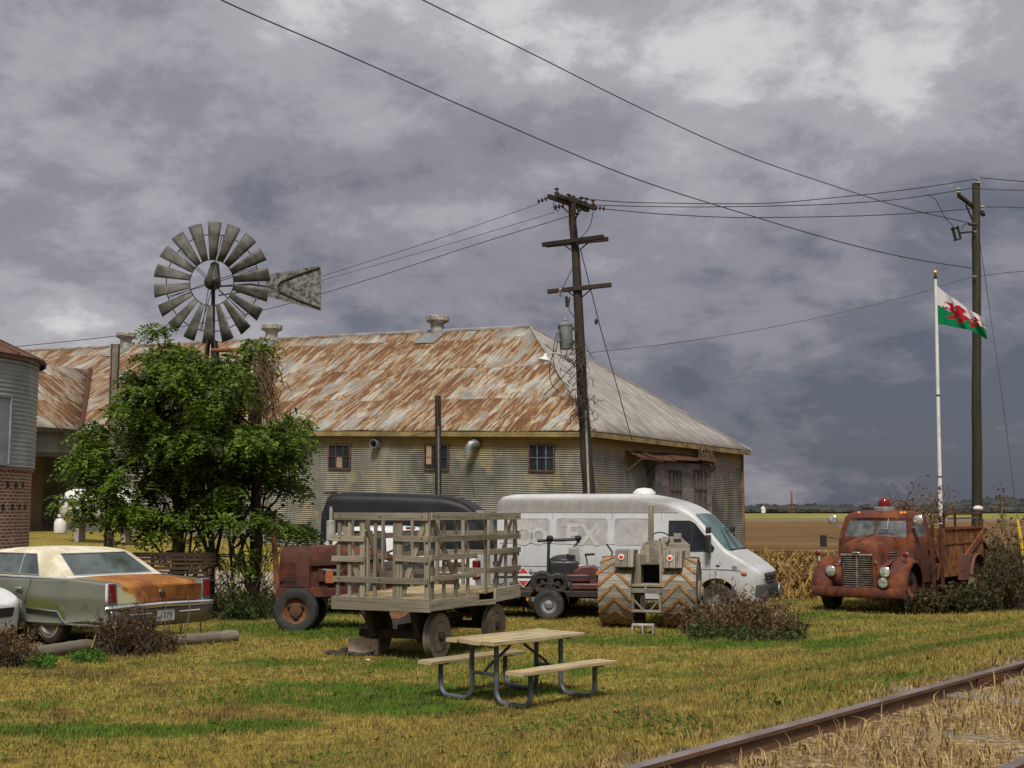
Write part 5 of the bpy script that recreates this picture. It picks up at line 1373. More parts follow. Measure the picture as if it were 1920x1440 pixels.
M_ = Matrix.Translation((-.03, .60, .68)) @ Matrix.Rotation(R(90), 4, 'Y')
m = MB(); m.lathe([(.0, -.12), (.11, -.06), (.125, 0), (.12, .03), (.105, .03)], 22, M_); hl_ = m.build('fog_lamp', MT['chrome'], ft)
m = MB(); m.lathe([(.105, .025), (.06, .035), (0, .04)], 22, M_); m.build('lens', MT['lamp_glass'], hl_)
# cab
nsg, neg = 14, 12
def cr3(*a, **kw): return cring(*a, ns=nsg, ne=neg, **kw)
rg = [cr3(-2.70, -1.38, .80, .80, .60, br=.0, bf=.05), cr3(-2.72, -1.38, .86, .84, .95, br=.03, bf=.05), cr3(-2.74, -1.38, .87, .86, 1.30, br=.04, bf=.05), cr3(-2.74, -1.40, .86, .85, 1.55, br=.05, bf=.08), cr3(-2.73, -1.42, .85, .84, 1.62, br=.05, bf=.10),
      cr3(-2.68, -1.60, .79, .78, 1.98, br=.06, bf=.10), cr3(-2.66, -1.60, .77, .76, 2.05, br=.06, bf=.13), cr3(-2.62, -1.66, .70, .69, 2.14, br=.06, bf=.12), cr3(-2.50, -1.78, .55, .54, 2.20, br=.05, bf=.1), cr3(-2.3, -1.95, .25, .25, 2.225)]
def gl(i, j):
    if i != 4: return False
    if j < neg: return 3 <= j <= 8
    if j < neg + nsg: return 4 <= j - neg <= 11
    if j < 2 * neg + nsg: return 1 <= j - neg - nsg <= neg - 2
    return 4 <= nsg - 1 - (j - 2 * neg - nsg) <= 11
b1, g1 = cabin(rg, gl)
parts_mb(b1).build('cab', RU, ft, smooth=50)
MT['foggy_glass'] = m_plain('foggy_glass', (.07, .075, .078), .5, 0, .55, 5, (.20, .195, .185), .6, spec=.3)
gg_ = parts_mb(g1).build('cab_glass', MT['foggy_glass'], ft, smooth=50)
m = MB(); m.tube([(-1.31, 0, 1.60), (-1.49, 0, 2.0)], .02, 6); m.build('windshield_divider', RU, ft)
m = MB(); m.tube([(-1.43, .3, 2.03), (-1.30, .3, 1.80)], .012, 5); m.tube([(-1.30, .12, 1.79), (-1.30, .48, 1.80)], .012, 5); m.build('wiper', MT['galv'], ft)
m = MB()
for s_ in (-1, 1): 
    m.tube([(-1.52, s_ * .875, 1.60), (-1.50, s_ * .88, .95), (-1.55, s_ * .87, .66)], .007, 5); m.tube([(-2.50, s_ * .885, 1.62), (-2.52, s_ * .89, .95), (-2.50, s_ * .85, .66)], .007, 5)
m.build('door_seam', MT['black_matte'], ft)
m = MB(); m.box((-2.42, .90, 1.33), (.14, .05, .03)); m.build('door_handle', MT['chrome'], ft)
m = MB(); m.lathe([(.24, 0), (.24, .07), (.20, .09), (0, .09)], 24, Matrix.Translation((-1.95, .05, 2.205))); m.build('beacon_base', MT['galv'], ft)
m = MB(); m.lathe([(.13, .08), (.13, .20), (.11, .26), (.06, .30), (0, .31)], 20, Matrix.Translation((-1.95, .05, 2.205))); m.build('beacon', MT['red_lens'], ft)
for y_ in (-.45, .52, .60):
    m = MB(); m.ball((-1.66, y_, 2.15), (.055, .04, .04), 10, 6); m.build('marker_lamp', MT['amber'], ft)
for s_ in (-1, 1):
    M_ = Matrix.Translation((-1.38, s_ * .98, 2.0)) @ Matrix.Rotation(R(90), 4, 'Y')
    m = MB(); m.lathe([(.0, -.14), (.07, -.11), (.11, -.02), (.115, .02), (.10, .03)], 18, M_); m.beam((-1.5, s_ * .8, 1.82), (-1.44, s_ * .97, 1.90), .025, .025); sp_ = m.build('spot_lamp', MT['chrome'], ft)
    m = MB(); m.lathe([(.10, .025), (.05, .045), (0, .05)], 18, M_); m.build('lens', MT['lamp_glass'], sp_)
m = MB(); m.tube([(-1.35, -.75, 1.55), (-1.05, -1.05, 1.62)], .012, 6); m.box((-1.03, -1.08, 1.52), (.06, .14, .26)); m.build('side_mirror', MT['black'], ft, bevel=.01)
# chassis, pump panel, hose body
m = MB(); m.box((-3.6, .38, .52), (6.6, .08, .16)); m.box((-3.6, -.38, .52), (6.6, .08, .16)); m.box((-WF * -1, 0, .42), (.12, 1.5, .12)); m.box((-6.0, 0, .42), (.16, 1.5, .16)); m.build('chassis', MT['black_matte'], ft)
m = MB(); m.box((-3.12, 0, 1.05), (.70, 1.30, 1.0)); pu = m.build('pump_housing', RU2, ft)
rr = random.Random(12)
m = MB()
for i in range(9):
    x_, z_ = rr.uniform(-3.4, -2.85), rr.uniform(.7, 1.6); m.lathe([(.0, .0), (.06, 0), (.06, .14), (.045, .16), (0, .16)], 12, Matrix.Translation((x_, .65, z_)) @ Matrix.Rotation(R(-90), 4, 'X'))
m.tube([(-3.3, .8, .6), (-3.35, .85, 1.0), (-3.1, .82, 1.3), (-3.0, .8, 1.7)], .03, 8); m.tube([(-2.9, .75, .6), (-2.95, .86, .9), (-3.0, .8, 1.2)], .03, 8)
m.build('pump_fittings', MT['rust'], ft)
m = MB(); m.lathe([(.07, 0), (.075, .03), (0, .035)], 16, Matrix.Translation((-3.05, .66, 1.42)) @ Matrix.Rotation(R(-90), 4, 'X')); m.box((-3.1, .67, 1.20), (.34, .03, .10)); m.tube([(-3.2, .68, 1.1), (-3.1, .72, .9), (-3.15, .70, .78)], .02, 6); m.build('gauge_panel', MT['galv'], ft)
for x_ in (-2.82, -3.52):
    m = MB(); m.box((x_, .86, 1.15), (.07, .07, 1.5)); m.build('upright', MT['rust_dark'], ft)
bx0, bx1 = -3.58, -7.0
m = MB(); m.box(((bx0 + bx1) / 2, .90, 1.22), (bx0 - bx1, .05, 1.14)); m.box(((bx0 + bx1) / 2, -.90, 1.22), (bx0 - bx1, .05, 1.14)); m.box((bx0 + .02, 0, 1.22), (.05, 1.8, 1.14)); m.box(((bx0 + bx1) / 2, 0, 1.0), (bx0 - bx1, 1.78, .05)); m.box((bx1, 0, 1.2), (.05, 1.8, 1.0)); m.build('hose_body', RU2, ft)
m = MB(); m.box(((bx0 + bx1) / 2, .935, 1.79), (bx0 - bx1, .05, .06)); m.box(((bx0 + bx1) / 2, .93, 1.42), (bx0 - bx1, .03, .03)); m.box((bx0 - .8, .93, 1.2), (.03, .03, 1.1)); m.build('body_rib', MT['rust'], ft)
m = MB(); m.beam((-5.0, .95, 1.0), (-6.95, .99, 1.72), .05, .14); m.build('diagonal_brace', MT['rust'], ft)
for x_ in (bx0 - .05, bx0 - 1.0, bx1 + .05):
    m = MB(); m.tube([(x_, .90, 1.78), (x_, .90, 2.14)], .03, 8); m.tube([(x_, -.90, 1.78), (x_, -.90, 2.14)], .03, 8); m.build('rail_post', MT['rust_dark'], ft)
m = MB(); m.tube([(bx0, .90, 2.13), (bx1, .90, 2.13)], .025, 8); m.tube([(bx0, -.90, 2.13), (bx1, -.90, 2.13)], .025, 8); m.build('hose_rail', MT['rust_dark'], ft)
m = MB(); m.tube([(bx0 - .6, .86, 2.02), (bx1 + .05, .86, 2.02)], .022, 8); m.build('grab_rail', MT['galv'], ft)
M_ = Matrix.Translation((bx1 + .1, .88, 2.24)); m = MB(); m.ball((bx1 + .1, .86, 2.26), (.16, .13, .08)); m.build('rear_lamp_hood', MT['white_paint'], ft)
m = MB(); m.box((bx1 - .35, 0, .62), (.7, 1.9, .05)); m.add([Vector((bx1, .95, 1.45)), Vector((bx1 - .65, .95, 1.15)), Vector((bx1 - .65, -.95, 1.15)), Vector((bx1, -.95, 1.45))], [(0, 1, 2, 3)]); m.build('rear_step', MT['rust'], ft, smooth=0, solid=.02)
m = MB(); P = []
for i in range(17):
    a = R(-5) + R(190) * i / 16; P.append([Vector((-6.0 + math.cos(a) * .70, q, .50 + math.sin(a) * .64)) for q in (.78, 1.0, 1.08)])
for s_ in (1, -1):
    m.grid([[Vector((p.x, p.y * s_, p.z)) for p in row_] for row_ in P])
m.add([Vector((-5.32, .99, .5)), Vector((-5.32, .99, 1.10)), Vector((-6.0, .99, 1.16)), Vector((-5.6, .99, 1.05)), Vector((-5.35, .99, .75))], [(0, 1, 2, 3, 4)])
m.box((-5.0, .96, .84), (.70, .12, .60))
m.build('rear_fender', m_rust('rear_fender_rust', (.12, .05, .042), (.155, .068, .052), (.07, .03, .022), scale=1.5), ft, solid=.02)
MT['wheel_red'] = m_plain('rusty_red_wheel', (.22, .06, .03), .6, 0, .5, 9, (.35, .33, .30), .7)
for x_ in (WF, -6.0):
    for s_ in (-1, 1): wheel(ft, x_, s_ * .84, .45, .24, .25, MT['wheel_red'], 'disc', s_)
# steering-wheel like hose reel ring and junk pipes above the pump
m = MB(); m.tube([Vector((-3.0 + .0, .05 + .30 * math.cos(a), 2.15 + .30 * math.sin(a))) for a in [math.tau * i / 20 for i in range(21)]], .02, 6); m.tube([(-3.4, .2 + .26 * math.cos(1), 1.7), (-3.4, .2, 2.25), (-3.1, -.2, 2.3), (-3.3, .6, 1.9)], .02, 6); m.build('hose_reel', MT['rust'], ft)

# ================================================================== ROW CROP TRACTOR (rusty, heading left)
AY = R(180 - 3); AO = D(560, 1180, 22.6); AO.z = 0; AO += Vector((0, .45, 0))
rt = thing('tractor', 'rusty antique tractor with ribbed radiator grille standing left of the wagon', 'tractor', AO, AY); F6 = Fr(AO, AY)
TRU = m_rust('tractor_rust', (.048, .014, .012), (.115, .034, .016), (.05, .02, .015), scale=3)
TRD = m_rust('tractor_dark_rust', (.050, .018, .014), (.080, .030, .018), (.03, .014, .011), scale=3)
def f6(px, py, y=.18): return F6.side(px, py, y)
xn, zn = f6(526, 1030, .25)      # nose
xh, _ = f6(582, 1030, .25); xe, _ = f6(735, 1045, .2)
z_top = f6(560, 1024, .2)[1]; z_gb = f6(560, 1100, .2)[1]
m = MB(); P = []
for x_, w_, dz in ((xn + .02, .20, -.05), (xn, .24, -.02), (xn - .08, .27, 0), (xh + .02, .27, 0.0), (xh, .27, 0.0)):
    P.append([Vector((x_, s_ * w_, z_)) for s_, z_ in ((-1, z_gb), (-1, z_top - .20 + dz))] + [Vector((x_, w_ * math.cos(a), z_top - .20 + dz + .20 * math.sin(a))) for a in [R(150), R(120), R(90), R(60), R(30)]] + [Vector((x_, s_ * w_, z_)) for s_, z_ in ((1, z_top - .20 + dz), (1, z_gb))])
m.grid(P); m.add(P[0], [tuple(range(len(P[0])))]); m.build('radiator_shell', TRD, rt, smooth=50)
m = MB()
for i in range(12):
    z = z_gb + .10 + i * (z_top - .30 - z_gb - .10) / 11
    for s_ in (-1, 1): m.box((xn - .14, s_ * .272, z), (.30, .02, .022))
    m.box((xn + .02, 0, z), (.02, .40, .022))
m.build('grille_ribs', TRU, rt)
m = MB(); P = []
for x_, w_, zb_, zt_ in ((xh - .01, .28, z_top - .36, z_top + .01), (xh - .5, .28, z_top - .34, z_top + .02), (xh - .55, .27, z_top - .25, z_top + .02), (xe + .45, .26, z_top - .24, z_top - .02), (xe + .15, .20, z_top - .24, z_top - .10), (xe, .08, z_top - .22, z_top - .18)):
    P.append([Vector((x_, -w_, zb_)), Vector((x_, -w_, zt_ - .12))] + [Vector((x_, w_ * math.cos(a), zt_ - .12 + .12 * math.sin(a))) for a in [R(135), R(90), R(45)]] + [Vector((x_, w_, zt_ - .12)), Vector((x_, w_, zb_))])
m.grid(P); m.build('hood', TRU, rt, smooth=50)
m = MB(); m.box((xh - .62, 0, 1.0), (1.3, .40, .62)); m.box((xh - .4, .2, 1.02), (.5, .12, .25)); m.box((xh - .6, 0, .70), (1.0, .22, .2)); m.lathe([(.09, -.2), (.09, .2)], 14, My(xh - .15, 0, .95)); m.build('engine_block', TRD, rt, bevel=.02)
m = MB(); m.box((xh - .38, .30, 1.0), (.14, .10, .22)); m.build('oil_filter', m_plain('orange_rust', (.28, .085, .02), .8), rt)
m = MB(); m.tube([(xh - .25, .30, 1.13), (xh - .6, .32, 1.10)], .014, 6); m.build('fuel_line', MT['galv'], rt)
for s_ in (-1, 1):
    m = MB(); m.box((xh - .35, s_ * .27, z_gb - .10), (1.9, .07, .17)); m.build('frame_rail', TRU, rt, bevel=.01)
m = MB(); m.box((xn - .05, 0, z_gb - .10), (.2, .5, .2)); m.beam((xn - .1, 0, z_gb - .2), (xn - .12, 0, .40), .16, .16); m.box((xn - .12, 0, .40), (.12, .75, .12)); m.box((xh - .8, 0, .62), (.8, .3, .3)); m.build('chassis', TRD, rt, bevel=.02); m = MB(); m.box((xe - .6, 0, .80), (1.2, .45, .5)); m.box((xe - .75, 0, .62), (.2, 1.5, .2)); m.build('rear_axle', TRD, rt, bevel=.02)
fx = f6(554, 1160, .45)[0]
MT['rim_rust'] = m_rust('rim_rust', (.10, .045, .022), (.16, .075, .032), (.05, .022, .014), scale=6)
for s_ in (1, -1):
    t = wheel(rt, fx, s_ * .40, .40, .22, .24, MT['rim_rust'], 'disc', s_)
    m = MB()
    for a in (30, 150, 270):
        m.ball((fx + .13 * math.cos(R(a)), s_ * .455, .40 + .13 * math.sin(R(a))), (.055, .012, .035), 8, 5)
    m.build('rim_hole', MT['dark_int'], t)
rx = f6(745, 1100, .7)[0]
for s_ in (1, -1): wheel(rt, rx, s_ * .82, .66, .34, .36, MT['rim_rust'], 'disc', s_)
m = MB(); sx, sz = F6.side(620, 1015, -.1); _, z1 = F6.side(620, 950, -.1); _, z2 = F6.side(620, 975, -.1)
m.tube([(sx, -.1, z_top), (sx, -.1, sz)], .035, 10); m.tube([(sx, -.1, sz), (sx, -.1, sz + .02), (sx, -.1, z2 - .02), (sx, -.1, z2)], [.04, .085, .085, .04], 14); m.tube([(sx, -.1, z2), (sx, -.1, z1)], .035, 10); m.build('exhaust_stack', MT['vent'], rt)
m = MB(); m.box((sx - .03, -.1, z1 + .02), (.2, .09, .015)); m.build('rain_cap', TRU, rt)
m = MB(); m.tube([(xe + .2, 0, z_top - .15), (xe - .55, 0, z_top + .12)], .02, 8); stc = Vector((xe - .55, 0, z_top + .12)); sdv = Vector((-.35, 0, .94))
m.tube([stc + Vector((.20 * math.cos(a) * .94, .20 * math.sin(a), .20 * math.cos(a) * .35)) for a in [math.tau * i / 20 for i in range(21)]], .015, 6); m.build('steering_wheel', MT['black'], rt)
m = MB(); m.ball((xe - 1.15, 0, 1.20), (.22, .22, .06)); m.beam((xe - 1.1, 0, .9), (xe - 1.15, 0, 1.17), .06, .06); m.build('seat', TRU, rt)

# ================================================================== SLATTED WAGON
wd = Vector((-.907, .421, 0)); wr = Vector((.421, .907, 0))
N0 = Vector((-1.20, 17.9, 0)); wl_, wlen = 1.59, 3.1
wy = math.atan2(wr.y, wr.x); wc0 = N0 + wd * (wl_ / 2) + wr * (wlen / 2)
wg = thing('farm_wagon', 'weathered wooden wagon with slatted stake sides and solid plank wheels', 'wagon', wc0, wy)
hx, hy = wlen / 2, wl_ / 2      # local x along the long side (right-away), y to the left
zb0 = .74; ztp = 2.17
bd = MB(); bl = MB()
nb = 9
for i in range(nb):
    y_ = lerp(-hy, hy, (i + .5) / nb); bd.box((0, y_, zb0 + .19), (wlen, wl_ / nb - .012, .035))
bd.build('deck', MT['wood_pale'], wg)
def slat(name, p0, p1, w_, h_, up=(0, 0, 1), mat=None, par=None):
    m = MB(); m.beam(p0, p1, w_, h_, up); return m.build(name, mat or MT['wood'], par or wg, bevel=.004)
# near faces: end (x=-hx) spanning y, side (y=-hy) spanning x
slat('side_board', (-hx - .02, -hy - .04, zb0 + .10), (-hx - .02, hy + .04, zb0 + .10), .045, .19)
slat('side_board', (-hx, -hy - .02, zb0 + .10), (-hx + 1.55, -hy - .02, zb0 + .085), .045, .16)
slat('side_board', (-hx + 1.55, -hy - .02, zb0 + .04), (hx - .95, -hy - .02, zb0 + .02), .045, .08)
slat('side_board', (hx - .95, -hy - .02, zb0 + .12), (hx, -hy - .02, zb0 + .14), .045, .21)
slat('side_board', (-hx, hy + .02, zb0 + .10), (hx, hy + .02, zb0 + .10), .045, .19)
slat('side_board', (hx + .02, -hy, zb0 + .10), (hx + .02, hy, zb0 + .10), .045, .19)
def face(org, du, L, rails, stakes, braces, nrm, far=False):
    for (a, b, z, hgt) in rails:
        slat('rail', org + du * (a * L) + nrm * .035 + Vector((0, 0, z)), org + du * (b * L) + nrm * .035 + Vector((0, 0, z + random.Random(a + z).uniform(-.012, .012))), .028, hgt)
    for (a, wd_) in stakes:
        p = org + du * (a * L); slat('stake', p + Vector((0, 0, zb0 + .16)), p + du * random.Random(a).uniform(-.02, .02) + Vector((0, 0, ztp)), .035, wd_, up=du)
    for (a, b, c, d) in braces:
        slat('brace', org + du * (a * L) - nrm * .03 + Vector((0, 0, b)), org + du * (c * L) - nrm * .03 + Vector((0, 0, d)), .03, .09, up=du)
X_, Y_ = Vector((1, 0, 0)), Vector((0, 1, 0))
# end face, left (y=+hy) at a=0 .. near corner at a=1
face(Vector((-hx, hy, 0)), -Y_, wl_, [(0, 1, ztp - .05, .11), (-.03, .32, 1.79, .085), (-.03, .32, 1.49, .085), (0, 1, 1.19, .09), (.64, 1, 1.80, .085), (.66, 1, 1.51, .085)],
     [(.03, .06), (.16, .055), (.30, .085), (.43, .05), (.65, .075), (.70, .09), (.98, .07)], [(.05, ztp - .1, .30, zb0 + .2), (.95, ztp - .1, .70, zb0 + .2)], -X_)
face(Vector((-hx, -hy, 0)), X_, wlen, [(0, 1, ztp - .05, .11), (0, 1, 1.79, .09), (0, .48, 1.52, .08), (0, .48, 1.22, .08), (.60, 1, 1.55, .085), (.60, 1, 1.26, .085)],
     [(.03, .07), (.15, .06), (.27, .06), (.40, .06), (.60, .07), (.72, .06), (.84, .06), (.95, .06)], [(.05, ztp - .1, .32, zb0 + .3), (.93, ztp - .1, .72, zb0 + .3)], -Y_)
face(Vector((hx, hy, 0)), -Y_, wl_, [(0, 1, ztp - .05, .11), (0, 1, 1.82, .085), (0, 1, 1.50, .085), (0, 1, 1.20, .085)], [(.03, .07), (.35, .06), (.65, .06), (.97, .07)], [], X_)
face(Vector((-hx, hy, 0)), X_, wlen, [(0, 1, ztp - .05, .11), (0, 1, 1.80, .085), (0, .5, 1.48, .085), (.6, 1, 1.48, .085), (0, 1, 1.18, .085)], [(.15, .06), (.30, .06), (.44, .06), (.62, .09), (.75, .06), (.9, .07)], [(.25, ztp - .1, .45, zb0 + .2)], Y_)
m = MB()
for a in (.06, .5, .94):
    for face_ in (0, 1):
        for z in (ztp - .05, 1.20, 1.80):
            p = Vector((-hx - .052, lerp(hy, -hy, a), z)) if face_ == 0 else Vector((lerp(-hx, hx, a), -hy - .052, z))
            m.ball(p, .012, 6, 4)
m.build('bolt_heads', MT['iron'], wg)
# running gear
m = MB(); m.box((0, 0, zb0 + .12), (wlen * .96, .12, .10)); m.box((0, .4, zb0 + .12), (wlen * .96, .10, .10)); m.box((0, -.4, zb0 + .12), (wlen * .96, .10, .10)); m.build('deck_joist', MT['wood_dark'], wg)
axx = (-hx + .55, hx - .62)
for x_ in axx:
    m = MB(); m.box((x_, 0, .36), (.12, 1.35, .12)); m.build('axle', MT['wood_dark'], wg)
    for s_ in (-1, 1):
        m = MB(); m.prism([(-.34, zb0 + .06), (.34, zb0 + .06), (.14, .32), (-.14, .32)], lambda a, b, t: Vector((x_ + a, s_ * t, b)), .34, .44); m.build('bolster', MT['wood_dark'], wg)
m = MB(); m.box((0, 0, .42), (wlen * .62, .12, .14)); m.build('reach_pole', MT['wood_dark'], wg)
for x_ in axx:
    for s_ in (-1, 1):
        y_ = s_ * .64; r_ = .345; x0_ = x_
        if x_ < 0 and s_ > 0: x_ = x_ + .30; y_ = .55
        m = MB(); m.lathe([(0, -.055), (r_, -.055), (r_ + .004, 0), (r_, .0), (r_, .0)], 30, My(x_, y_, r_ + .01, s_ < 0)); m.lathe([(r_ * .97, .0), (r_ * .98, .055), (0, .06)], 30, My(x_, y_, r_ + .01, s_ < 0))
        for i, fsc in enumerate((-.55, -.18, .2, .56)): m.box((x_, y_ + s_ * .061, r_ + .01 + fsc * r_), (2 * r_ * math.sqrt(1 - fsc ** 2) * .96, .003, .006))
        t = m.build('wheel', m_wood('plank_wheel', (.27, .22, .17), (.19, .15, .115), gs=(1, 14, 14)) if 'plank_wheel' not in bpy.data.materials else bpy.data.materials['plank_wheel'], wg)
        m = MB(); m.lathe([(.07, .05), (.065, .11), (0, .115)], 14, My(x_, y_, r_ + .01, s_ < 0)); m.build('hub', MT['wood_dark'], t)
        x_ = x0_
# things on the ground by the wagon
p = G(683, 1228); m = MB(); m.box((0, 0, .13), (.46, .20, .25), rz=R(-4)); o = m.build('concrete_block', m_plain('tan_block', (.46, .35, .25), .95, 0, .25, 12, bump=.3), bevel=.008); o.location = p; tag(o, 'tan solid concrete block under the front of the slatted wagon', 'concrete block')
for i, (px, py, L, w_, a, lab) in enumerate(((690, 1222, .9, .10, -5, 'black scrap rubber strip lying behind the tan block'), (655, 1229, .75, .09, -14, 'black scrap strip lying left of and in front of the tan block'))):
    p = G(px, py); m = MB(); m.grid([[Vector((L * (t - .5), w_ * q, .012 + .03 * math.sin(t * 7 + i) ** 2 + .012 * q)) for q in (-1, 1)] for t in [j / 10 for j in range(11)]]); o = m.build('rubber_strip', MT['black_matte'], solid=.015); o.location = p; o.rotation_euler.z = R(a); tag(o, lab, 'rubber strip')
p = G(690, 1240); m = MB(); m.ball((0, 0, .02), (.035, .02, .015)); o = m.build('white_scrap', MT['white_paint']); o.location = p; tag(o, 'small white scrap on the grass in front of the wagon', 'litter')

# ================================================================== PICNIC TABLE
pt_ = thing('picnic_table', 'picnic table with pale worn planks and bent grey pipe legs', 'picnic table', (.06, 14.78, gz(.06, 14.78)), R(46))
L2, W2 = .79, .38; ZT = .735
def plank(name, x0, x1, y0, y1, z, th, mat, par, wav=.0):
    m = MB(); rr_ = random.Random(y0 * 10 + z); n = 14; P = []
    for i in range(n + 1):
        t = i / n; x_ = lerp(x0, x1, t); e = rr_.uniform(-.005, .005)
        if i in (0, n): e *= 2
        zz_ = z + wav * math.sin(t * 5 + y0 * 9)
        P.append([Vector((x_ + rr_.uniform(-.008, .008) * (i in (0, n)), y0 + e, zz_ - th)), Vector((x_, y0 + e - .004, zz_ - th * .5)), Vector((x_, y0 + e, zz_)), Vector((x_ + rr_.uniform(-.006, .006) * (i in (0, n)), y1 - e, zz_)), Vector((x_, y1 - e + .004, zz_ - th * .5)), Vector((x_, y1 - e, zz_ - th))])
    ou = rr_.uniform(0, 9)
    m.grid(P, close=True, uv=[[(p.x + ou, p.y + p.z) for p in row_] for row_ in P]); m.add(P[0], [tuple(reversed(range(6)))]); m.add(P[-1], [tuple(range(6))])
    return m.build(name, mat, par, bevel=.004, smooth=50)
for i in range(4):
    a = lerp(-W2, W2, i / 4) + .005; b = lerp(-W2, W2, (i + 1) / 4) - .005
    plank('tabletop_plank', -L2 + random.Random(i).uniform(-.02, .02), L2 + random.Random(i + 9).uniform(-.03, .02), a, b, ZT, .045, MT['wood_pale'], pt_, .002)
for s_ in (-1, 1):
    plank('bench_plank', -L2 - .02, L2 - .0, s_ * .735 - .125, s_ * .735 + .125, .445, .042, MT['wood_pale'], pt_, .003)
rT = .030
for e_ in (-1, 1):
    x_ = e_ * (L2 - .24)
    for s_ in (-1, 1):
        yb, yt = s_ * .735, s_ * .20
        pts = [(x_, yb, .40), (x_, yb, .17)]
        for i in range(1, 7):
            a = R(90) * i / 6; pts.append((x_, yb - s_ * .14 * (1 - math.cos(a)), .17 - .14 * math.sin(a)))
        for i in range(0, 7):
            a = R(90) * i / 6; pts.append((x_, yt + s_ * .14 - s_ * .14 * math.sin(a), .03 + .14 * (1 - math.cos(a))))
        pts.append((x_, yt, ZT - .05))
        m = MB(); m.tube(pts, rT, 12); m.build('leg', MT['galv_dark'], pt_)
        m = MB(); m.box((x_, yb, .395), (.06, .22, .014)); m.build('bench_bracket', MT['iron'], pt_)
    m = MB(); m.box((x_, 0, ZT - .052), (.06, .68, .014)); m.build('top_bracket', MT['iron'], pt_)
    m = MB(); m.tube([(x_, -.2, .34), (x_, .2, .34)], .020, 10); m.build('crossbar', MT['galv_dark'], pt_)
    m = MB(); m.tube([(e_ * .06, 0, ZT - .055), (e_ * .16, 0, ZT - .14), (x_ - e_ * .06, 0, .40), (x_, 0, .34)], .019, 8); m.build('brace', MT['galv_dark'], pt_)

# ================================================================== WOODEN TOY TRACTOR
KY = R(76); kc = D(1213, 1178, 23.0)
KO = Vector((kc.x, 23.05, 0)); Fr7 = Fr(KO, KY)
wt = thing('wooden_tractor', 'play tractor built of grey planks with chevron tread drum wheels', 'play tractor', KO, KY)
# local x forward (away from camera), y left; rear face of the wheels at x = 0
RW = .655; WW = .62; 
MT['chev'] = m_wood('orange_strip', (.34, .175, .055), (.24, .12, .045), (.10, .05, .025))
MT['stave'] = m_wood('grey_stave', (.33, .30, .245), (.21, .19, .155), (.06, .05, .04), gs=(2, 18, 18))
for s_ in (1, -1):
    yc = s_ * .60; t0 = MB(); n = 26
    for i in range(n):
        a = math.tau * i / n; rad = Vector((math.cos(a), 0, math.sin(a))); tg = Vector((-math.sin(a), 0, math.cos(a)))
        t0.obox(Vector((RW, yc, RW + .01)) + rad * (RW - .02), Y_, tg, rad, WW, math.tau * RW / n - .008, .035)
    t = t0.build('drum_wheel', MT['stave'], wt)
    dk = MB()
    for q in (-1, 1):
        for i in range(8):
            z = lerp(-RW * .93, RW * .93, (i + .5) / 8); wdt = 2 * math.sqrt(max(.01, (RW * .96) ** 2 - z * z))
            dk.box((RW, yc + q * (WW / 2 - .03), RW + .01 + z), (wdt, .025, RW * 2 * .93 / 8 - .006))
    dk.build('wheel_face', MT['stave'], t)
    for i in range(16):
        ch = MB(); a0 = R(22.5 * i + 7)
        for q in (-1, 1):
            N_ = 6
            for j in range(N_):
                f0, f1 = j / N_, (j + 1) / N_
                def pp_(f):
                    ang = a0 - f * R(24) if False else a0 + (1 - f) * 0 + (f) * R(26)
                    return Vector((RW + math.cos(ang) * (RW + .008), yc + q * f * WW * .5, RW + .01 + math.sin(ang) * (RW + .008))), Vector((math.cos(ang), 0, math.sin(ang)))
                (p0, n0), (p1, n1) = pp_(f0), pp_(f1)
                ch.beam(p0, p1, .05, .024, up=(n0 + n1) / 2)
        ch.build('tread_chevron', MT['chev'], t)
    m = MB(); m.lathe([(.24, 0), (.24, .03), (.12, .05), (.12, .09), (0, .09)], 20, My(RW, yc + s_ * WW / 2, RW, s_ < 0)); m.build('hub', MT['wood'], t)
def kb(name, pa, pb, xoff, depth, mat=None, th=None):
    (y0, z1) = Fr7.front(pa[0], pa[1], xoff); (y1, z0) = Fr7.front(pb[0], pb[1], xoff)
    m = MB(); m.box((xoff + depth / 2, (y0 + y1) / 2, (z0 + z1) / 2), (depth, abs(y1 - y0), abs(z1 - z0))); return m.build(name, mat or MT['wood'], wt, bevel=.005)
for (pa, pb) in (((1152, 1031), (1188, 1063)), ((1243, 1033), (1279, 1065))):
    y0, z1 = Fr7.front(pa[0], pa[1], .02); y1, z0 = Fr7.front(pb[0], pb[1], .02)
    m = MB()
    for i in range(3):
        a, b = lerp(y0, y1, i / 3), lerp(y0, y1, (i + 1) / 3); m.prism([(.08, z1), (.0, z0), (.04, z0 - .02), (.62, z0), (.62, z1)], lambda p, q, t_: Vector((p, t_, q)), min(a, b) + .004, max(a, b) - .004)
    fo = m.build('fender_box', MT['wood_pale'] if False else MT['stave'], wt, bevel=.006)
    rc = Vector((.035, lerp(y0, y1, .35), lerp(z0, z1, .58))); M_ = Matrix.Translation(rc) @ Matrix.Rotation(R(-80), 4, 'Y')
    m = MB(); m.lathe([(.058, 0), (.058, .012), (.04, .014)], 20, M_); ro = m.build('reflector', MT['white_paint'], fo)
    m = MB(); m.lathe([(.042, .012), (.03, .02), (0, .022)], 18, M_); m.build('reflector_lens', m_plain('bright_red_reflector', (.62, .03, .015), .2), ro)
kb('seat_column', (1184, 1040), (1202, 1118), .35, .5)
kb('seat_column', (1236, 1040), (1244, 1118), .35, .5)
kb('seat_column', (1202, 1040), (1236, 1059), .38, .4)
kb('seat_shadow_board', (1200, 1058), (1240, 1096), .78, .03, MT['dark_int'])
kb('seat_shelf', (1183, 1095), (1243, 1101), .22, .55, MT['wood'])
kb('rear_beam', (1182, 1103), (1241, 1113), .16, .09, MT['stave'])
kb('rear_beam', (1192, 1106), (1230, 1112), .13, .03, MT['stave'])
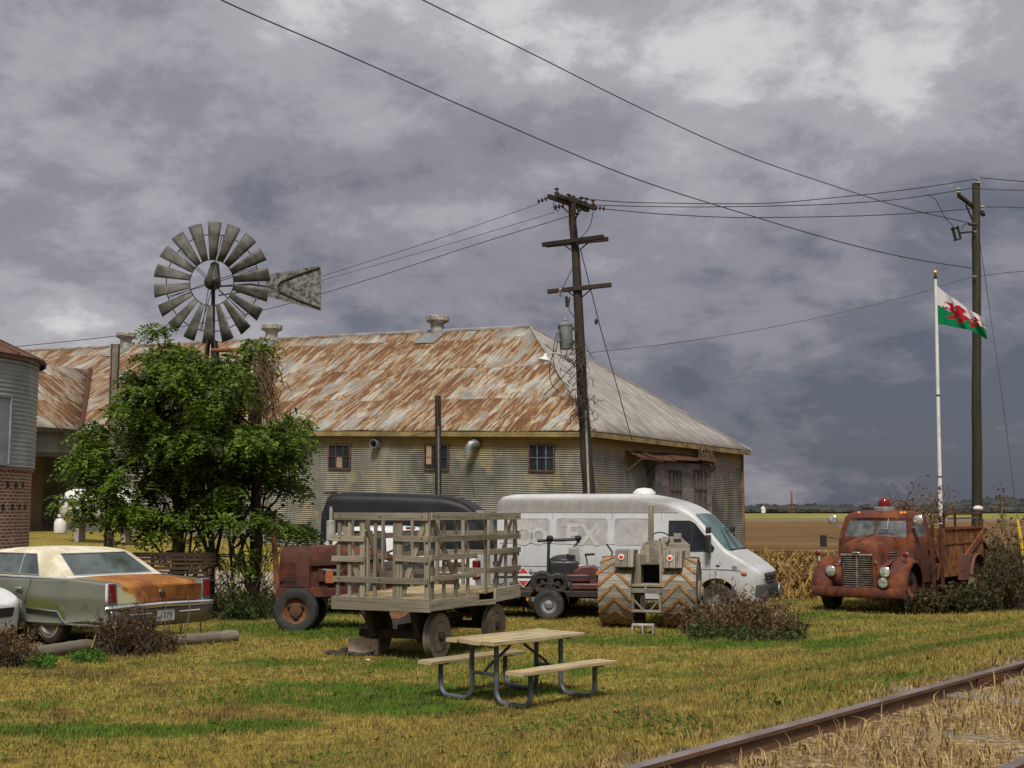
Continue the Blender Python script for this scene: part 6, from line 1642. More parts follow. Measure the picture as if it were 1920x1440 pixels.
for px0 in (1183, 1235): kb('drawbar_post', (px0, 1112), (px0 + 6, 1146), .18, .07)
kb('drawbar_rail', (1181, 1143), (1242, 1149), .18, .07, MT['stave'])
for a, b in ((1188, 1206), (1236, 1220)):
    ya, za = Fr7.front(a, 1124, .2); yb_, zb_ = Fr7.front(b, 1143, .2); m = MB(); m.beam((.2, ya, za), (.2, yb_, zb_), .03, .05, up=(1, 0, 0)); m.build('gusset', MT['wood'], wt)
kb('center_post', (1184, 1149), (1207, 1172), .6, .3, MT['wood_dark'])
# round-topped seat back
yc_, zc_ = Fr7.front(1227, 1037, .40); wb = abs(Fr7.front(1200, 1037, .4)[0] - Fr7.front(1255, 1037, .4)[0]) / 2
zt_ = Fr7.front(1227, 1012, .4)[1]
for i in range(4):
    a, b = -wb + i * wb / 2 + .004, -wb + (i + 1) * wb / 2 - .004
    f_ = lambda q: (zt_ - zc_) * math.sqrt(max(0, 1 - (q / wb) ** 2))
    m = MB(); m.prism([(yc_ + a, zc_ - .22), (yc_ + b, zc_ - .22), (yc_ + b, zc_ + f_(b)), (yc_ + (a + b) / 2, zc_ + f_((a + b) / 2)), (yc_ + a, zc_ + f_(a))], lambda p, q, t_: Vector((.40 + t_, p, q)), 0, .04); m.build('backrest_plank', MT['wood'], wt, bevel=.004)
for q in (-.35, .45): m = MB(); m.box((.385, yc_ + q * wb, zc_ - .02), (.03, .06, .34)); m.build('backrest_batten', MT['stave'], wt)
y_, z_ = Fr7.front(1237, 1008, .9); m = MB(); m.tube([Vector((.9 + .06 * math.sin(a), y_ + .19 * math.cos(a), z_ - .02 + .12 * math.sin(a))) for a in [math.tau * i / 20 for i in range(21)]], .014, 6); m.tube([(.9, y_, z_ - .02), (1.3, y_, z_ - .25)], .02, 6); m.build('steering_wheel', MT['black'], wt)
ya, za = Fr7.front(1221, 1040, 1.3); zb_ = Fr7.front(1221, 948, 1.3)[1]; m = MB(); m.box((1.3, ya, (za + zb_) / 2), (.10, .10, zb_ - za)); m.build('smoke_stack', MT['wood'], wt)
m = MB(); y_, z_ = Fr7.front(1240, 1030, 1.0)
m.box((1.6, y_, .85), (1.6, .55, .45)); m.box((1.6, y_, z_ - .06), (1.7, .60, .05)); m.build('hood_box', MT['wood'], wt, bevel=.01)
y0, z0 = Fr7.front(1268, 1022, .9); m = MB(); m.prism([(y0 + .28, z0 - .2), (y0 - .26, z0 - .2), (y0 - .26, z0), (y0 - .08, z0 + .16), (y0 + .28, z0 + .16)], lambda p, q, t_: Vector((.9 + t_, p, q)), 0, .05); m.build('dash_board', MT['stave'], wt, bevel=.006)
kb('toy_lamp_box', (1263, 1000), (1277, 1011), .85, .12, MT['stave'])
for s_ in (-1, 1):
    m = MB(); m.lathe([(0, -.09), (.33, -.09), (.33, .09), (0, .09)], 22, My(2.5, s_ * .5, .33, s_ < 0)); m.build('front_wheel', MT['stave'], wt)
p = G(1206, 1188); m = MB()
m.box((0, 0, .155), (.40, .20, .035)); 
for x_ in (-.185, 0, .185): m.box((x_, 0, .07), (.035, .20, .14))
o = m.build('cinder_block', MT['concrete'], bevel=.006); o.location = p; o.rotation_euler.z = R(-12); tag(o, 'hollow cinder block lying between the drum wheels of the play tractor', 'cinder block')

# ================================================================== UTILITY TRAILER AND MOWER
UY = R(-3); uc = D(1033, 1156, 25.4); UO = Vector((uc.x, 26.2, 0))
tr = thing('utility_trailer', 'black utility trailer with rusty fender parked before the white van', 'trailer', UO, UY); F8 = Fr(UO, UY)
# local x: towards the right; near side is y = -.8
m = MB()
for y_ in (-.80, .80):
    m.box((.35, y_, .50), (2.9, .07, .09)); m.box((.35, y_, .90 - .05), (2.9, .05, .05))
    for x_ in (-1.05, -.3, .45, 1.1, 1.75): m.box((x_, y_, .69), (.045, .045, .36))
m.box((-1.07, 0, .5), (.07, 1.6, .09)); m.box((1.78, 0, .5), (.07, 1.6, .09)); m.build('frame', MT['black_matte'], tr)
m = MB(); m.box((.35, 0, .545), (2.8, 1.56, .03)); m.build('deck', MT['wood_dark'], tr)
for s_ in (-1, 1):
    P = []
    for i in range(15):
        a = R(-8) + R(196) * i / 14; P.append([Vector((.0 + .40 * math.cos(a), s_ * q, .36 + .38 * math.sin(a))) for q in (.84, 1.06, 1.09)])
    m = MB(); m.grid(P); m.build('fender', MT['rust_dark'], tr, solid=.012)
    t = wheel(tr, 0, s_ * .96, .31, .20, .17, MT['galv'], 'disc', s_)
m = MB(); m.box((0, 0, .31), (.08, 1.9, .08)); m.tube([(-1.05, -.5, .48), (-2.2, 0, .46)], .04, 8); m.tube([(-1.05, .5, .48), (-2.2, 0, .46)], .04, 8); m.build('axle_and_tongue', MT['black_matte'], tr)
m = MB(); m.box((-.42, -1.06, .42), (.05, .02, .05)); m.build('marker_lamp', MT['amber'], tr)
a = F8.side(1122, 1074, -.83); m = MB(); m.box((a[0], -.85, a[1]), (.09, .03, .07)); m.build('marker_lamp', MT['amber'], tr)
# hazard placard
p = D(981, 1082, 25.9); hp = thing('warning_placard', 'red and white diamond hazard placard by the wagon end', 'placard', (p.x, p.y, 0), R(-3)); zc_ = p.z
m = MB(); s0 = .19
def dia(a, b): return [(0, b), (a, 0), (0, -b), (-a, 0)]
m.prism([(x_, zc_ + z_) for x_, z_ in dia(s0, s0 * 1.15)], lambda a, b, t: Vector((a, t, b)), 0, .006); po = m.build('plate', MT['white_paint'], hp)
MT['sign_red'] = m_plain('placard_red', (.42, .03, .035), .5)
for sg in (1, -1):
    m = MB(); m.prism([(0, zc_ + sg * s0 * 1.02), (sg * s0 * .55, zc_ + sg * s0 * .40), (-sg * s0 * .55, zc_ + sg * s0 * .40)], lambda a, b, t: Vector((a, t - .004, b)), 0, .003); m.build('red_triangle', MT['sign_red'], po)
m = MB()
for i in range(6): m.box((-.08 + i * .032, -.004, zc_), (.016, .003, .045))
m.build('faded_print', m_plain('faded_print', (.18, .24, .24), .6), po)
m = MB(); m.beam((0, .02, 0), (0, .02, zc_ + .1), .03, .03); m.build('post', MT['iron'], hp)
# second, folded one seen on edge
m = MB(); m.prism([(.13, zc_ + .14), (.30, zc_ - .08), (.33, zc_ - .06), (.16, zc_ + .17)], lambda a, b, t: Vector((a, t + .03, b)), 0, .01); m.prism([(.30, zc_ - .08), (.19, zc_ - .20), (.21, zc_ - .22), (.33, zc_ - .06)], lambda a, b, t: Vector((a, t + .03, b)), 0, .01); m.build('holder_frame', MT['galv'], hp)
# riding mower
mw = thing('riding_mower', 'dark red riding mower with tall black roll bar loaded on the trailer', 'mower', UO + Vector((.55, 0, .56)), UY)
F9 = Fr(UO + Vector((.55, 0, .56)), UY)
MT['mower_red'] = m_plain('faded_mower_red', (.085, .022, .02), .5, 0, .3, 6, (.07, .03, .025), .6)
def f9(px, py, y=0.0): return F9.side(px, py, y)
def pz(px, py, y=0.0): a = f9(px, py, y); return Vector((a[0], y, a[1]))
m = MB(); a, b = pz(1030, 1050), pz(1085, 1088); m.box(((a.x + b.x) / 2, 0, (a.z + b.z) / 2), (b.x - a.x, .70, a.z - b.z)); m.ball(((a.x + b.x) / 2, 0, a.z - .03), ((b.x - a.x) / 2 * 1.05, .36, .15)); m.build('engine_cover', MT['black'], mw, bevel=.05)
a, b = pz(1072, 1060), pz(1122, 1100); m = MB(); m.prism([(a.x, b.z), (b.x, b.z), (b.x, a.z - .06), (b.x - .12, a.z + .02), (a.x + .2, a.z), (a.x, a.z - .12)], lambda p, q, t: Vector((p, t, q)), -.42, .42); m.build('body', MT['mower_red'], mw, bevel=.03)
a, b = pz(1070, 1100), pz(1150, 1125); m = MB(); m.box(((a.x + b.x) / 2, 0, .08), (b.x - a.x, 1.1, .14)); m.box((a.x + .15, -.45, .25), (.5, .12, .16)); m.build('cutter_deck', MT['mower_red'], mw, bevel=.03)
m = MB(); sa = pz(1085, 1062); m.box((sa.x + .08, 0, sa.z + .0), (.48, .50, .10)); m.build('seat', m_plain('grey_seat', (.30, .29, .27), .6, dirt=(.1, .09, .08)), mw, bevel=.04)
m = MB(); t0, t1 = pz(1066, 1026), pz(1090, 1058); m.prism([(t0.x + .00, t1.z), (t1.x - .02, t1.z), (t1.x - .06, t0.z + .06), (t0.x + .12, t0.z), (t0.x, t0.z + .0)], lambda p, q, t: Vector((p, t, q)), -.24, .24); m.build('seat_back', m_plain('grey_seat_back', (.26, .26, .245), .6, dirt=(.1, .09, .08)), mw, bevel=.03)
for pa, pb in (((1062, 1040), (1079, 1043)), ((1096, 1040), (1115, 1039))):
    a, b = pz(*pa, -.3), pz(*pb, -.3); m = MB(); m.beam(a, b, .06, .05); m.beam(a + Vector((.02, 0, 0)), a + Vector((.06, 0, -.2)), .03, .03); m.build('armrest', MT['black'], mw, bevel=.012)
for y_, pts in ((-.42, ((1027, 1095), (1029, 1010), (1033, 1010))), (.42, ((1087, 1012), (1073, 1030), (1069, 1050), (1080, 1062)))):
    m = MB(); m.tube([pz(a, b, y_) for a, b in pts], .032 if y_ < 0 else .022, 8); m.build('roll_bar_post', MT['black'], mw)
m = MB(); a, b = pz(1008, 1014, -.42), pz(1084, 1011, -.2); m.tube([a, b], .032, 8); m.build('roll_bar', MT['black'], mw)
for px, y_ in ((1031, -.42), (1084, -.2)):
    m = MB(); c = pz(px, 1009, y_); m.ball(c, (.075, .075, .06), 10, 7); m.box(c + Vector((0, 0, -.07)), (.07, .07, .07)); m.build('roll_bar_joint', MT['black_matte'], mw)
m = MB(); m.tube([pz(1137, 1020, -.3), pz(1148, 1035, -.3), pz(1146, 1050, -.3), pz(1132, 1052, -.3)], .018, 8); m.build('lap_bar', MT['black'], mw)
for px, r_ in ((1017, .24), (1046, .22)):
    c = pz(px, 1090, -.45); m_ = wheel(mw, c.x, -.45, r_, .24, .12, MT['black_matte'], 'disc', -1, z=r_ - .08)
c = pz(1045, 1090, .45); wheel(mw, c.x, .45, .22, .24, .12, MT['black_matte'], 'disc', 1, z=.14)
# ================================================================== POLES AND WIRES
def to_ground(a, b):
    """extend the line a->b down to z=0"""
    t = (a.z + .3) / (a.z - b.z); return a.lerp(b, t)
def pole(name, label, top, low, r0, r1, mat, wob=.02, seed=1):
    base = to_ground(top, low); base.z = -.3
    t = thing(name, label, 'utility pole' if 'utility' in name else 'post', (base.x, base.y, 0)); o = Vector((base.x, base.y, 0))
    rr_ = random.Random(seed); n = 14; pts, rs_ = [], []
    for i in range(n + 1):
        f_ = i / n; pts.append(base.lerp(top, f_) - o + Vector((rr_.uniform(-wob, wob), rr_.uniform(-wob, wob), 0)) * (0 < i < n)); rs_.append(lerp(r1, r0, f_) * rr_.uniform(.97, 1.03))
    m = MB(); m.tube(pts, rs_, 14); m.build('pole_shaft', mat, t); return t, o
def insulator(parent, c, ax, n=3, s=1.0, mat=None):
    m = MB(); M_ = Matrix.Translation(c) @ Vector(ax).normalized().to_track_quat('Z', 'Y').to_matrix().to_4x4()
    prof = [(0, 0)]
    for i in range(n): z = i * .10 * s; prof += [(.02 * s, z), (.025 * s, z + .02 * s), (.075 * s, z + .035 * s), (.06 * s, z + .06 * s), (.02 * s, z + .075 * s)]
    prof.append((0, n * .10 * s)); m.lathe(prof, 12, M_); return m.build('insulator', mat or MT['porcelain'], parent)
top1 = D(1072, 368, 33); low1 = D(1104, 930, 33)
u1, o1 = pole('utility_pole', 'leaning dark wooden utility pole with three crossarm levels before the barn', top1, low1, .10, .19, MT['pole_wood'], .025, 3)
def arm(par, o_, a, b, w_=.10, h_=.12, mat=None):
    m = MB(); m.beam(a - o_, b - o_, w_, h_); return m.build('crossarm', mat or MT['pole_wood'], par, bevel=.012)
arm(u1, o1, D(1028, 368, 32.2), D(1103, 394, 33.6)); arm(u1, o1, D(1042, 366, 32.4), D(1117, 391, 33.8))
arm(u1, o1, D(1017, 459, 33.2), D(1132, 444, 32.4)); arm(u1, o1, D(1024, 460, 33.5), D(1140, 448, 32.7))
arm(u1, o1, D(1027, 547, 33.2), D(1146, 534, 32.5))
for a, b in (((1056, 389), (1070, 402)), ((1086, 399), (1076, 412)), ((1058, 460), (1073, 470)), ((1103, 455), (1084, 471)), ((1062, 545), (1078, 556)), ((1110, 541), (1090, 558))):
    m = MB(); m.tube([D(*a, 32.7) - o1, D(*b, 32.8) - o1], .02, 6); m.build('arm_brace', MT['iron'], u1)
for a, ax, n in (((1044, 364), (0, 0, 1), 2), ((1066, 368), (0, 0, 1), 1), ((1112, 386), (0, 0, 1), 2), ((1026, 372), (-1, 0, -.35), 3), ((1058, 386), (-1, -.2, -.2), 3), ((1115, 389), (1, 0, -.12), 3), ((1087, 392), (-.5, 0, -.8), 3), ((1088, 380), (.3, 0, 1), 2), ((1097, 382), (.3, 0, 1), 2)):
    insulator(u1, D(*a, 32.6) - o1, ax, n, 1.0)
insulator(u1, D(1051, 556, 32.7) - o1, (0, 0, 1), 3, .8, MT['vent'])
m = MB(); c = D(1062, 556, 32.7) - o1; m.tube([c, c + Vector((.02, 0, -.28))], .045, 8); m.tube([c + Vector((.09, 0, -.02)), c + Vector((.05, 0, -.28))], .02, 6); m.build('fuse_cutout', MT['iron'], u1)
c = D(1062, 655, 32.75) - o1; hh_ = (D(1062, 608, 32.75) - o1).z - c.z
tilt_ = Matrix.Translation(c) @ Matrix.Rotation(R(-2), 4, 'Y')
m = MB(); m.lathe([(0, 0), (.16, 0), (.175, .02), (.185, hh_ - .06), (.20, hh_ - .05), (.20, hh_), (.14, hh_ + .03), (0, hh_ + .035)], 24, tilt_)
tf = m.build('transformer', m_plain('grey_green_transformer', (.17, .20, .195), .5, .1, .25, 6, (.08, .07, .06), .5), u1)
m = MB(); m.lathe([(.03, hh_), (.04, hh_ + .05), (.025, hh_ + .08), (.04, hh_ + .11), (.02, hh_ + .16), (0, hh_ + .17)], 10, tilt_); m.build('bushing', MT['vent'], tf)
m = MB(); m.box(c + Vector((-.20, 0, hh_ - .1)), (.06, .1, .08)); m.box(c + Vector((.22, 0, hh_ - .12)), (.10, .1, .08)); m.box(c + Vector((.22, 0, .2)), (.10, .1, .08)); m.build('bracket', MT['iron'], tf)
def loose(name, par, o_, pts, r_, mat, d_=32.6):
    m = MB(); P = [D(a, b, d_) - o_ for a, b in pts]; Q = []
    for i in range(len(P) * 4 - 3):
        f_ = i / 4; xs__ = list(range(len(P)))
        Q.append(Vector([cr_interp(xs__, [p[k_] for p in P], f_) for k_ in range(3)]))
    m.tube(Q, r_, 6); return m.build(name, mat, par)
for pts in (((1045, 622), (1040, 640), (1036, 665), (1030, 690), (1034, 720), (1048, 735)), ((1047, 624), (1044, 650), (1037, 668), (1040, 690), (1052, 712), (1068, 725)), ((1050, 622), (1052, 660), (1062, 672), (1084, 690)), ((1020, 740), (1050, 712), (1075, 685), (1090, 668)),
            ((1060, 556), (1062, 570), (1068, 582), (1080, 600)), ((1044, 366), (1058, 370), (1088, 374)), ((1038, 378), (1038, 390), (1048, 396)), ((1112, 396), (1108, 418), (1098, 436), (1086, 448)), ((1050, 548), (1060, 530), (1072, 505)), ((1048, 640), (1072, 645), (1084, 652))):
    loose('jumper_cable', u1, o1, pts, .011, MT['cable'])
loose('service_conduit', u1, o1, ((1098, 770), (1101, 850), (1104, 930)), .03, MT['vent'], 32.7)
# yard lamp on the pole
m = MB(); P = [D(a, b, 32.5) - o1 for a, b in ((1028, 664), (1040, 662), (1060, 666), (1084, 682))]; m.tube(P, .022, 8); la = m.build('lamp_arm', MT['vent'], u1)
c = D(1022, 672, 32.5) - o1; m = MB(); m.lathe([(0, .14), (.05, .13), (.06, .05), (.16, -.02), (.17, -.05), (.15, -.05), (.05, .03)], 20, Matrix.Translation(c) @ Matrix.Rotation(R(12), 4, 'Y')); m.build('lamp_shade', MT['white_paint'], la)
m = MB(); a, b = D(1024, 645, 32.6) - o1, D(1070, 678, 32.8) - o1; m.beam(a, b, .07, .07); m.build('pole_bracket', MT['vent'], u1)

top2 = D(1830, 344, 38); low2 = D(1832, 950, 38)
u2, o2 = pole('utility_pole', 'straight mossy utility pole behind the fire truck at the right edge', top2, low2, .12, .165, MT['pole_wood2'], .01, 5)
arm(u2, o2, D(1797, 366, 36.9), D(1845, 403, 39.0), .10, .11, MT['pole_wood2'])
m = MB(); m.tube([D(1811, 384, 37.2) - o2, D(1823, 412, 37.8) - o2], .025, 6); m.build('arm_brace', MT['iron'], u2)
for a, d_ in (((1797, 363), 36.9), ((1843, 396), 38.9), ((1835, 345), 37.9)): insulator(u2, D(*a, d_) - o2, (0, 0, 1), 2, 1.0, MT['vent'])
m = MB(); a = D(1816, 420, 37.8) - o2; m.tube([a, a + Vector((.25, 0, -.02))], .05, 8); m.tube([D(1800, 437, 37.7) - o2, D(1826, 434, 37.8) - o2], .03, 6); m.build('dead_end_clamp', MT['iron'], u2)
m = MB(); 
for (p0, p1, r_) in (((1786, 426), (1792, 450), .05), ((1795, 424), (1801, 446), .04), ((1783, 430), (1796, 427), .03), ((1788, 451), (1802, 447), .03)): m.tube([D(*p0, 37.7) - o2, D(*p1, 37.7) - o2], r_, 8)
m.build('fuse_cutout', MT['iron'], u2)
loose('jumper_cable', u2, o2, ((1738, 365), (1752, 372), (1762, 388), (1772, 408), (1788, 424)), .012, MT['cable'], 37.6)
loose('jumper_cable', u2, o2, ((1802, 432), (1808, 422), (1814, 419)), .012, MT['cable'], 37.6)
m = MB(); 
for y_ in (434, 518): c = D(1826, y_, 37.8) - o2; m.box(c, (.16, .04, .05))
m.build('pole_plates', MT['galv'], u2)
# short pole with conduit and two steel posts
s1, os_ = pole('wooden_post', 'short dark wooden pole with pale conduit standing before the barn window', D(821, 742, 34), D(822, 926, 34), .085, .095, MT['pole_wood'], .005, 7)
m = MB(); m.tube([D(822, 800, 33.88) - os_, D(823, 1000, 33.88) - os_], .022, 8); m.build('conduit', MT['galv'], s1)
m = MB(); m.tube([D(821, 806, 33.8) - os_, D(715, 830, 40) - os_], .010, 5); m.build('drop_cable', MT['cable'], s1)
def steel_post(px, py0, py1, d_, lab, w_=.16):
    a = D(px, py0, d_); b = to_ground(a, D(px + .5, py1, d_)); t = thing('steel_post', lab, 'post', (b.x, b.y, 0)); 
    m = MB(); h_ = a.z
    m.box((-w_ / 2, 0, h_ / 2), (.02, .14, h_)); m.box((w_ / 2, 0, h_ / 2), (.02, .14, h_)); m.box((0, 0, h_ / 2), (w_, .018, h_)); m.build('beam', m_rust('weathered_beam', (.13, .10, .075), (.20, .17, .14), (.09, .045, .025), scale=4) if 'weathered_beam' not in bpy.data.materials else bpy.data.materials['weathered_beam'], t); return t
steel_post(198, 645, 900, 28.5, 'lone weathered steel beam standing left of the vine tree')
sp2 = steel_post(473, 643, 900, 26.8, 'steel beam carrying dry vines at the right of the vine tree')
m = MB(); a, b = D(396, 657, 26.9), D(470, 655, 26.8); oo = sp2.location.copy(); m.tube([a - oo, b - oo], .045, 8); m.build('cross_pipe', MT['rust_pipe'], sp2)
# flag pole
fp0, fp1 = D(1754, 523, 34), D(1763, 930, 34); fb = to_ground(fp0, fp1); fb.z = 0
fl = thing('flagpole', 'slim white flagpole with golden ball rising behind the fire truck', 'flagpole', fb)
m = MB(); m.tube([Vector((0, 0, 0)), fp0 - fb], [.062, .042], 12); m.build('pole_shaft', MT['white_paint'], fl)
m = MB(); c = fp0 - fb; m.tube([c, c + Vector((0, 0, .1))], .05, 8); m.tube([c + Vector((0, 0, .1)), c + Vector((0, 0, .14))], .02, 8); f2 = m.build('truck', MT['iron'], fl)
m = MB(); m.ball(c + Vector((0, 0, .19)), .06, 14, 10); m.build('finial', m_plain('gold_ball', (.75, .45, .06), .3, .4), f2)
m = MB(); 
for z in (.36, .62): m.lathe([(.066, 0), (.066, .03)], 12, Matrix.Translation((fp0 - fb) * z))
m.build('pole_ring', MT['iron'], fl)
# flag
def flagpt(u, v):
    """u hoist->fly, v bottom->top"""
    xt, yt = 1756 + 90 * u, 534 + 64 * u ** .88; xb, yb_ = 1757 + 94 * u, 608 + 14 * u + 15 * u ** 4
    px = lerp(xb, xt, v); py = lerp(yb_, yt, v)
    d_ = 34 + .20 * u * math.sin(u * 8.5 + v * 2.0) + .10 * math.sin(u * 17 + v * 5) * u
    return D(px, py, d_) + Vector((0, 0, .012 * math.sin(u * 12 + v * 3)))
DR = [  # heraldic dragon passant, hoist at left; coordinates in flag space (0..1)
    [(.24, .52), (.30, .60), (.38, .62), (.50, .60), (.62, .60), (.72, .56), (.76, .48), (.72, .42), (.60, .40), (.48, .40), (.38, .40), (.30, .44)],      # trunk
    [(.24, .52), (.22, .66), (.25, .76), (.31, .80), (.34, .72), (.33, .62), (.40, .60), (.36, .48)],                                                   # neck
    [(.31, .82), (.27, .86), (.20, .83), (.13, .84), (.16, .79), (.12, .76), (.19, .74), (.24, .72), (.31, .74)],                                        # head, jaws
    [(.27, .85), (.31, .93), (.31, .83)],
    [(.13, .77), (.07, .74), (.09, .71), (.15, .75)],
    [(.38, .58), (.34, .74), (.38, .88), (.46, .94), (.55, .93), (.66, .90), (.60, .84), (.66, .80), (.58, .76), (.62, .70), (.54, .68), (.56, .60)],      # wing
    [(.26, .58), (.16, .62), (.10, .56), (.04, .60), (.06, .53), (.02, .50), (.10, .49), (.18, .54), (.28, .50)],                                        # raised foreleg
    [(.34, .44), (.28, .34), (.18, .30), (.12, .22), (.20, .20), (.18, .14), (.27, .20), (.36, .28), (.44, .40)],                                        # foreleg
    [(.50, .42), (.46, .30), (.40, .20), (.34, .14), (.42, .13), (.44, .07), (.50, .14), (.56, .26), (.62, .40)],                                        # hind leg
    [(.66, .46), (.74, .34), (.70, .22), (.64, .14), (.72, .13), (.74, .06), (.80, .14), (.84, .30), (.78, .46)],
    [(.72, .56), (.82, .56), (.88, .48), (.84, .40), (.88, .34), (.95, .44), (.94, .58), (.88, .66), (.92, .74), (.98, .80), (.90, .84), (.84, .92), (.82, .80), (.78, .76), (.85, .74), (.82, .66), (.74, .64)],   # tail
]
def inside(x, y, poly):
    c = False; j = len(poly) - 1
    for i in range(len(poly)):
        if (poly[i][1] > y) != (poly[j][1] > y) and x < (poly[j][0] - poly[i][0]) * (y - poly[i][1]) / (poly[j][1] - poly[i][1]) + poly[i][0]: c = not c
        j = i
    return c
fg = thing('welsh_flag', 'white and green flag with a red dragon flying from the flagpole', 'flag', tuple(flagpt(0, 1)))
NU, NV = 150, 90; fo_ = flagpt(0, 1)
PT = [[flagpt(i / NU, j / NV) - fo_ for j in range(NV + 1)] for i in range(NU + 1)]
cells = {'w': [], 'g': [], 'd': []}
for i in range(NU):
    for j in range(NV):
        u_, v_ = (i + .5) / NU, (j + .5) / NV
        key = 'd' if any(inside((u_ - .08) / .84, (v_ - .1) / .8, p) for p in DR) else ('w' if v_ > .5 else 'g')
        cells[key].append([PT[i][j], PT[i + 1][j], PT[i + 1][j + 1], PT[i][j + 1]])
def cloth(name, col):
    k = Mat(name); k.out(col, .75, 0, .2); tr_ = k.nt.nodes.new('ShaderNodeBsdfTranslucent'); tr_.inputs[0].default_value = col + (1,)
    mx = k.nt.nodes.new('ShaderNodeMixShader'); mx.inputs[0].default_value = .35; k.nt.links.new(k.b.outputs[0], mx.inputs[1]); k.nt.links.new(tr_.outputs[0], mx.inputs[2]); k.nt.links.new(mx.outputs[0], k.nt.nodes['Material Output'].inputs[0]); return k.m
parts_mb(cells['w']).build('white_band', cloth('flag_white', (.66, .66, .68)), fg, smooth=180)
parts_mb(cells['g']).build('green_band', cloth('flag_green', (.0, .20, .075)), fg, smooth=180)
parts_mb(cells['d']).build('dragon_emblem', cloth('flag_red', (.40, .012, .03)), fg, smooth=180)

def wire(label, pts, d0, d1, r_=.014, name='power_line', mat=None, group=None):
    n = len(pts); X0, X1 = pts[0][0], pts[-1][0]; P = []
    xs__ = [p[0] for p in pts]; ysn = [p[1] for p in pts]; rev = xs__[0] > xs__[-1]
    if rev: xs__, ysn = xs__[::-1], ysn[::-1]
    K = 40
    for i in range(K + 1):
        f_ = i / K; px = lerp(X0, X1, f_); P.append(D(px, cr_interp(xs__, ysn, px), d0 * (d1 / d0) ** f_))
    if d0 < 15: P = [P[0] + (P[0] - P[1]).normalized() * 30 + Vector((0, 0, 1.5)), P[0] + (P[0] - P[1]).normalized() * 12 + Vector((0, 0, .3))] + P      # on over the road behind the camera
    m = MB(); c = P[0].copy(); m.tube([p - c for p in P], [r_ * (.35 + .65 * max(p.y, 8) / 36) for p in P], 6)
    o = m.build(name, mat or MT['cable'], smooth=60); o.location = c; return tag(o, label, 'cable', group)
wire('thick cable crossing the whole sky from top left down to the mossy pole', [(380, -18), (415, 0), (640, 98), (900, 213), (1200, 338), (1400, 402), (1600, 460), (1720, 487), (1824, 503)], 11, 38, .014)
wire('upper cable crossing the sky from the top centre to the mossy pole', [(750, -22), (793, 0), (1000, 102), (1200, 202), (1400, 292), (1550, 344), (1700, 391), (1816, 418)], 11, 37.8, .013)
g_ = 'line wires between the two poles'
wire('highest line wire between the poles, ending at the mossy pole top', [(1075, 371), (1200, 380), (1400, 382), (1600, 367), (1740, 350), (1835, 335)], 33, 37.9, .013, group=g_)
wire('line wire between the poles clamped to the mossy pole crossarm end', [(1112, 385), (1300, 388), (1500, 385), (1650, 377), (1740, 366), (1797, 357), (1822, 353)], 33, 36.9, .013, group=g_)
wire('lowest line wire between the poles, sagging below the others', [(1134, 392), (1250, 402), (1400, 408), (1600, 405), (1740, 398), (1843, 389)], 33.3, 39, .013, group=g_)
g_ = 'line wires leaving the mossy pole to the right'
wire('top wire leaving the mossy pole to the right', [(1835, 333), (1880, 337), (1960, 344)], 37.9, 36, .012, group=g_)
wire('middle wire leaving the mossy pole to the right', [(1822, 353), (1880, 356), (1960, 357)], 36.9, 36, .012, group=g_)
wire('low wire leaving the mossy pole crossarm to the right', [(1843, 388), (1870, 388), (1960, 392)], 39, 37, .012, group=g_)
g_ = 'wires running left from the leaning pole'
wire('topmost thin wire running left from the leaning pole behind the windmill vane', [(1010, 382), (800, 455), (600, 519), (470, 560)], 32.5, 38, .009, mat=MT['cable_grey'], group=g_)
wire('middle thin wire running left from the leaning pole', [(1040, 398), (800, 470), (600, 527), (470, 566)], 32.8, 39, .008, mat=MT['cable_grey'], group=g_)
wire('lowest wire running left from the leaning pole past the windmill to the grain bin', [(1068, 405), (900, 456), (700, 521), (500, 580), (350, 611), (200, 632), (30, 650)], 33, 48, .012, mat=MT['cable_grey'], group=g_)
wire('thin wire from the leaning pole rising right to the mossy pole', [(1108, 661), (1250, 645), (1400, 622), (1560, 590), (1700, 556), (1826, 518)], 33, 37.9, .008, mat=MT['cable_grey'])
wire('thin wire leaving the mossy pole low to the right', [(1838, 518), (1880, 512), (1960, 505)], 37.9, 38, .010, mat=MT['cable_grey'])
wire('guy wire slanting from the leaning pole down to the barn end', [(1088, 466), (1112, 560), (1125, 612), (1150, 700), (1175, 790), (1200, 880), (1222, 960)], 32.9, 40, .013, name='guy_wire')
wire('guy wire slanting down right from the mossy pole', [(1837, 452), (1850, 540), (1870, 680), (1890, 830), (1908, 975)], 38, 35, .010, name='guy_wire')
c = D(1118, 603, 33.8); m = MB(); m.ball((0, 0, 0), (.05, .05, .09), 8, 6); o = m.build('guy_insulator', MT['porcelain']); o.location = c; tag(o, 'dark strain insulator on the guy wire of the leaning pole', 'insulator')
p = D(1914, 1040, 34.5); a, b = D(1908, 974, 34.5), D(1920, 1050, 34.3); m = MB(); b = to_ground(a, b); c = b.copy(); m.tube([b - c, a - c], .045, 8); o = m.build('guy_marker', m_plain('yellow_plastic', (.50, .31, .01), .5)); o.location = c; tag(o, 'yellow plastic guard round the foot of the guy wire', 'guy guard')

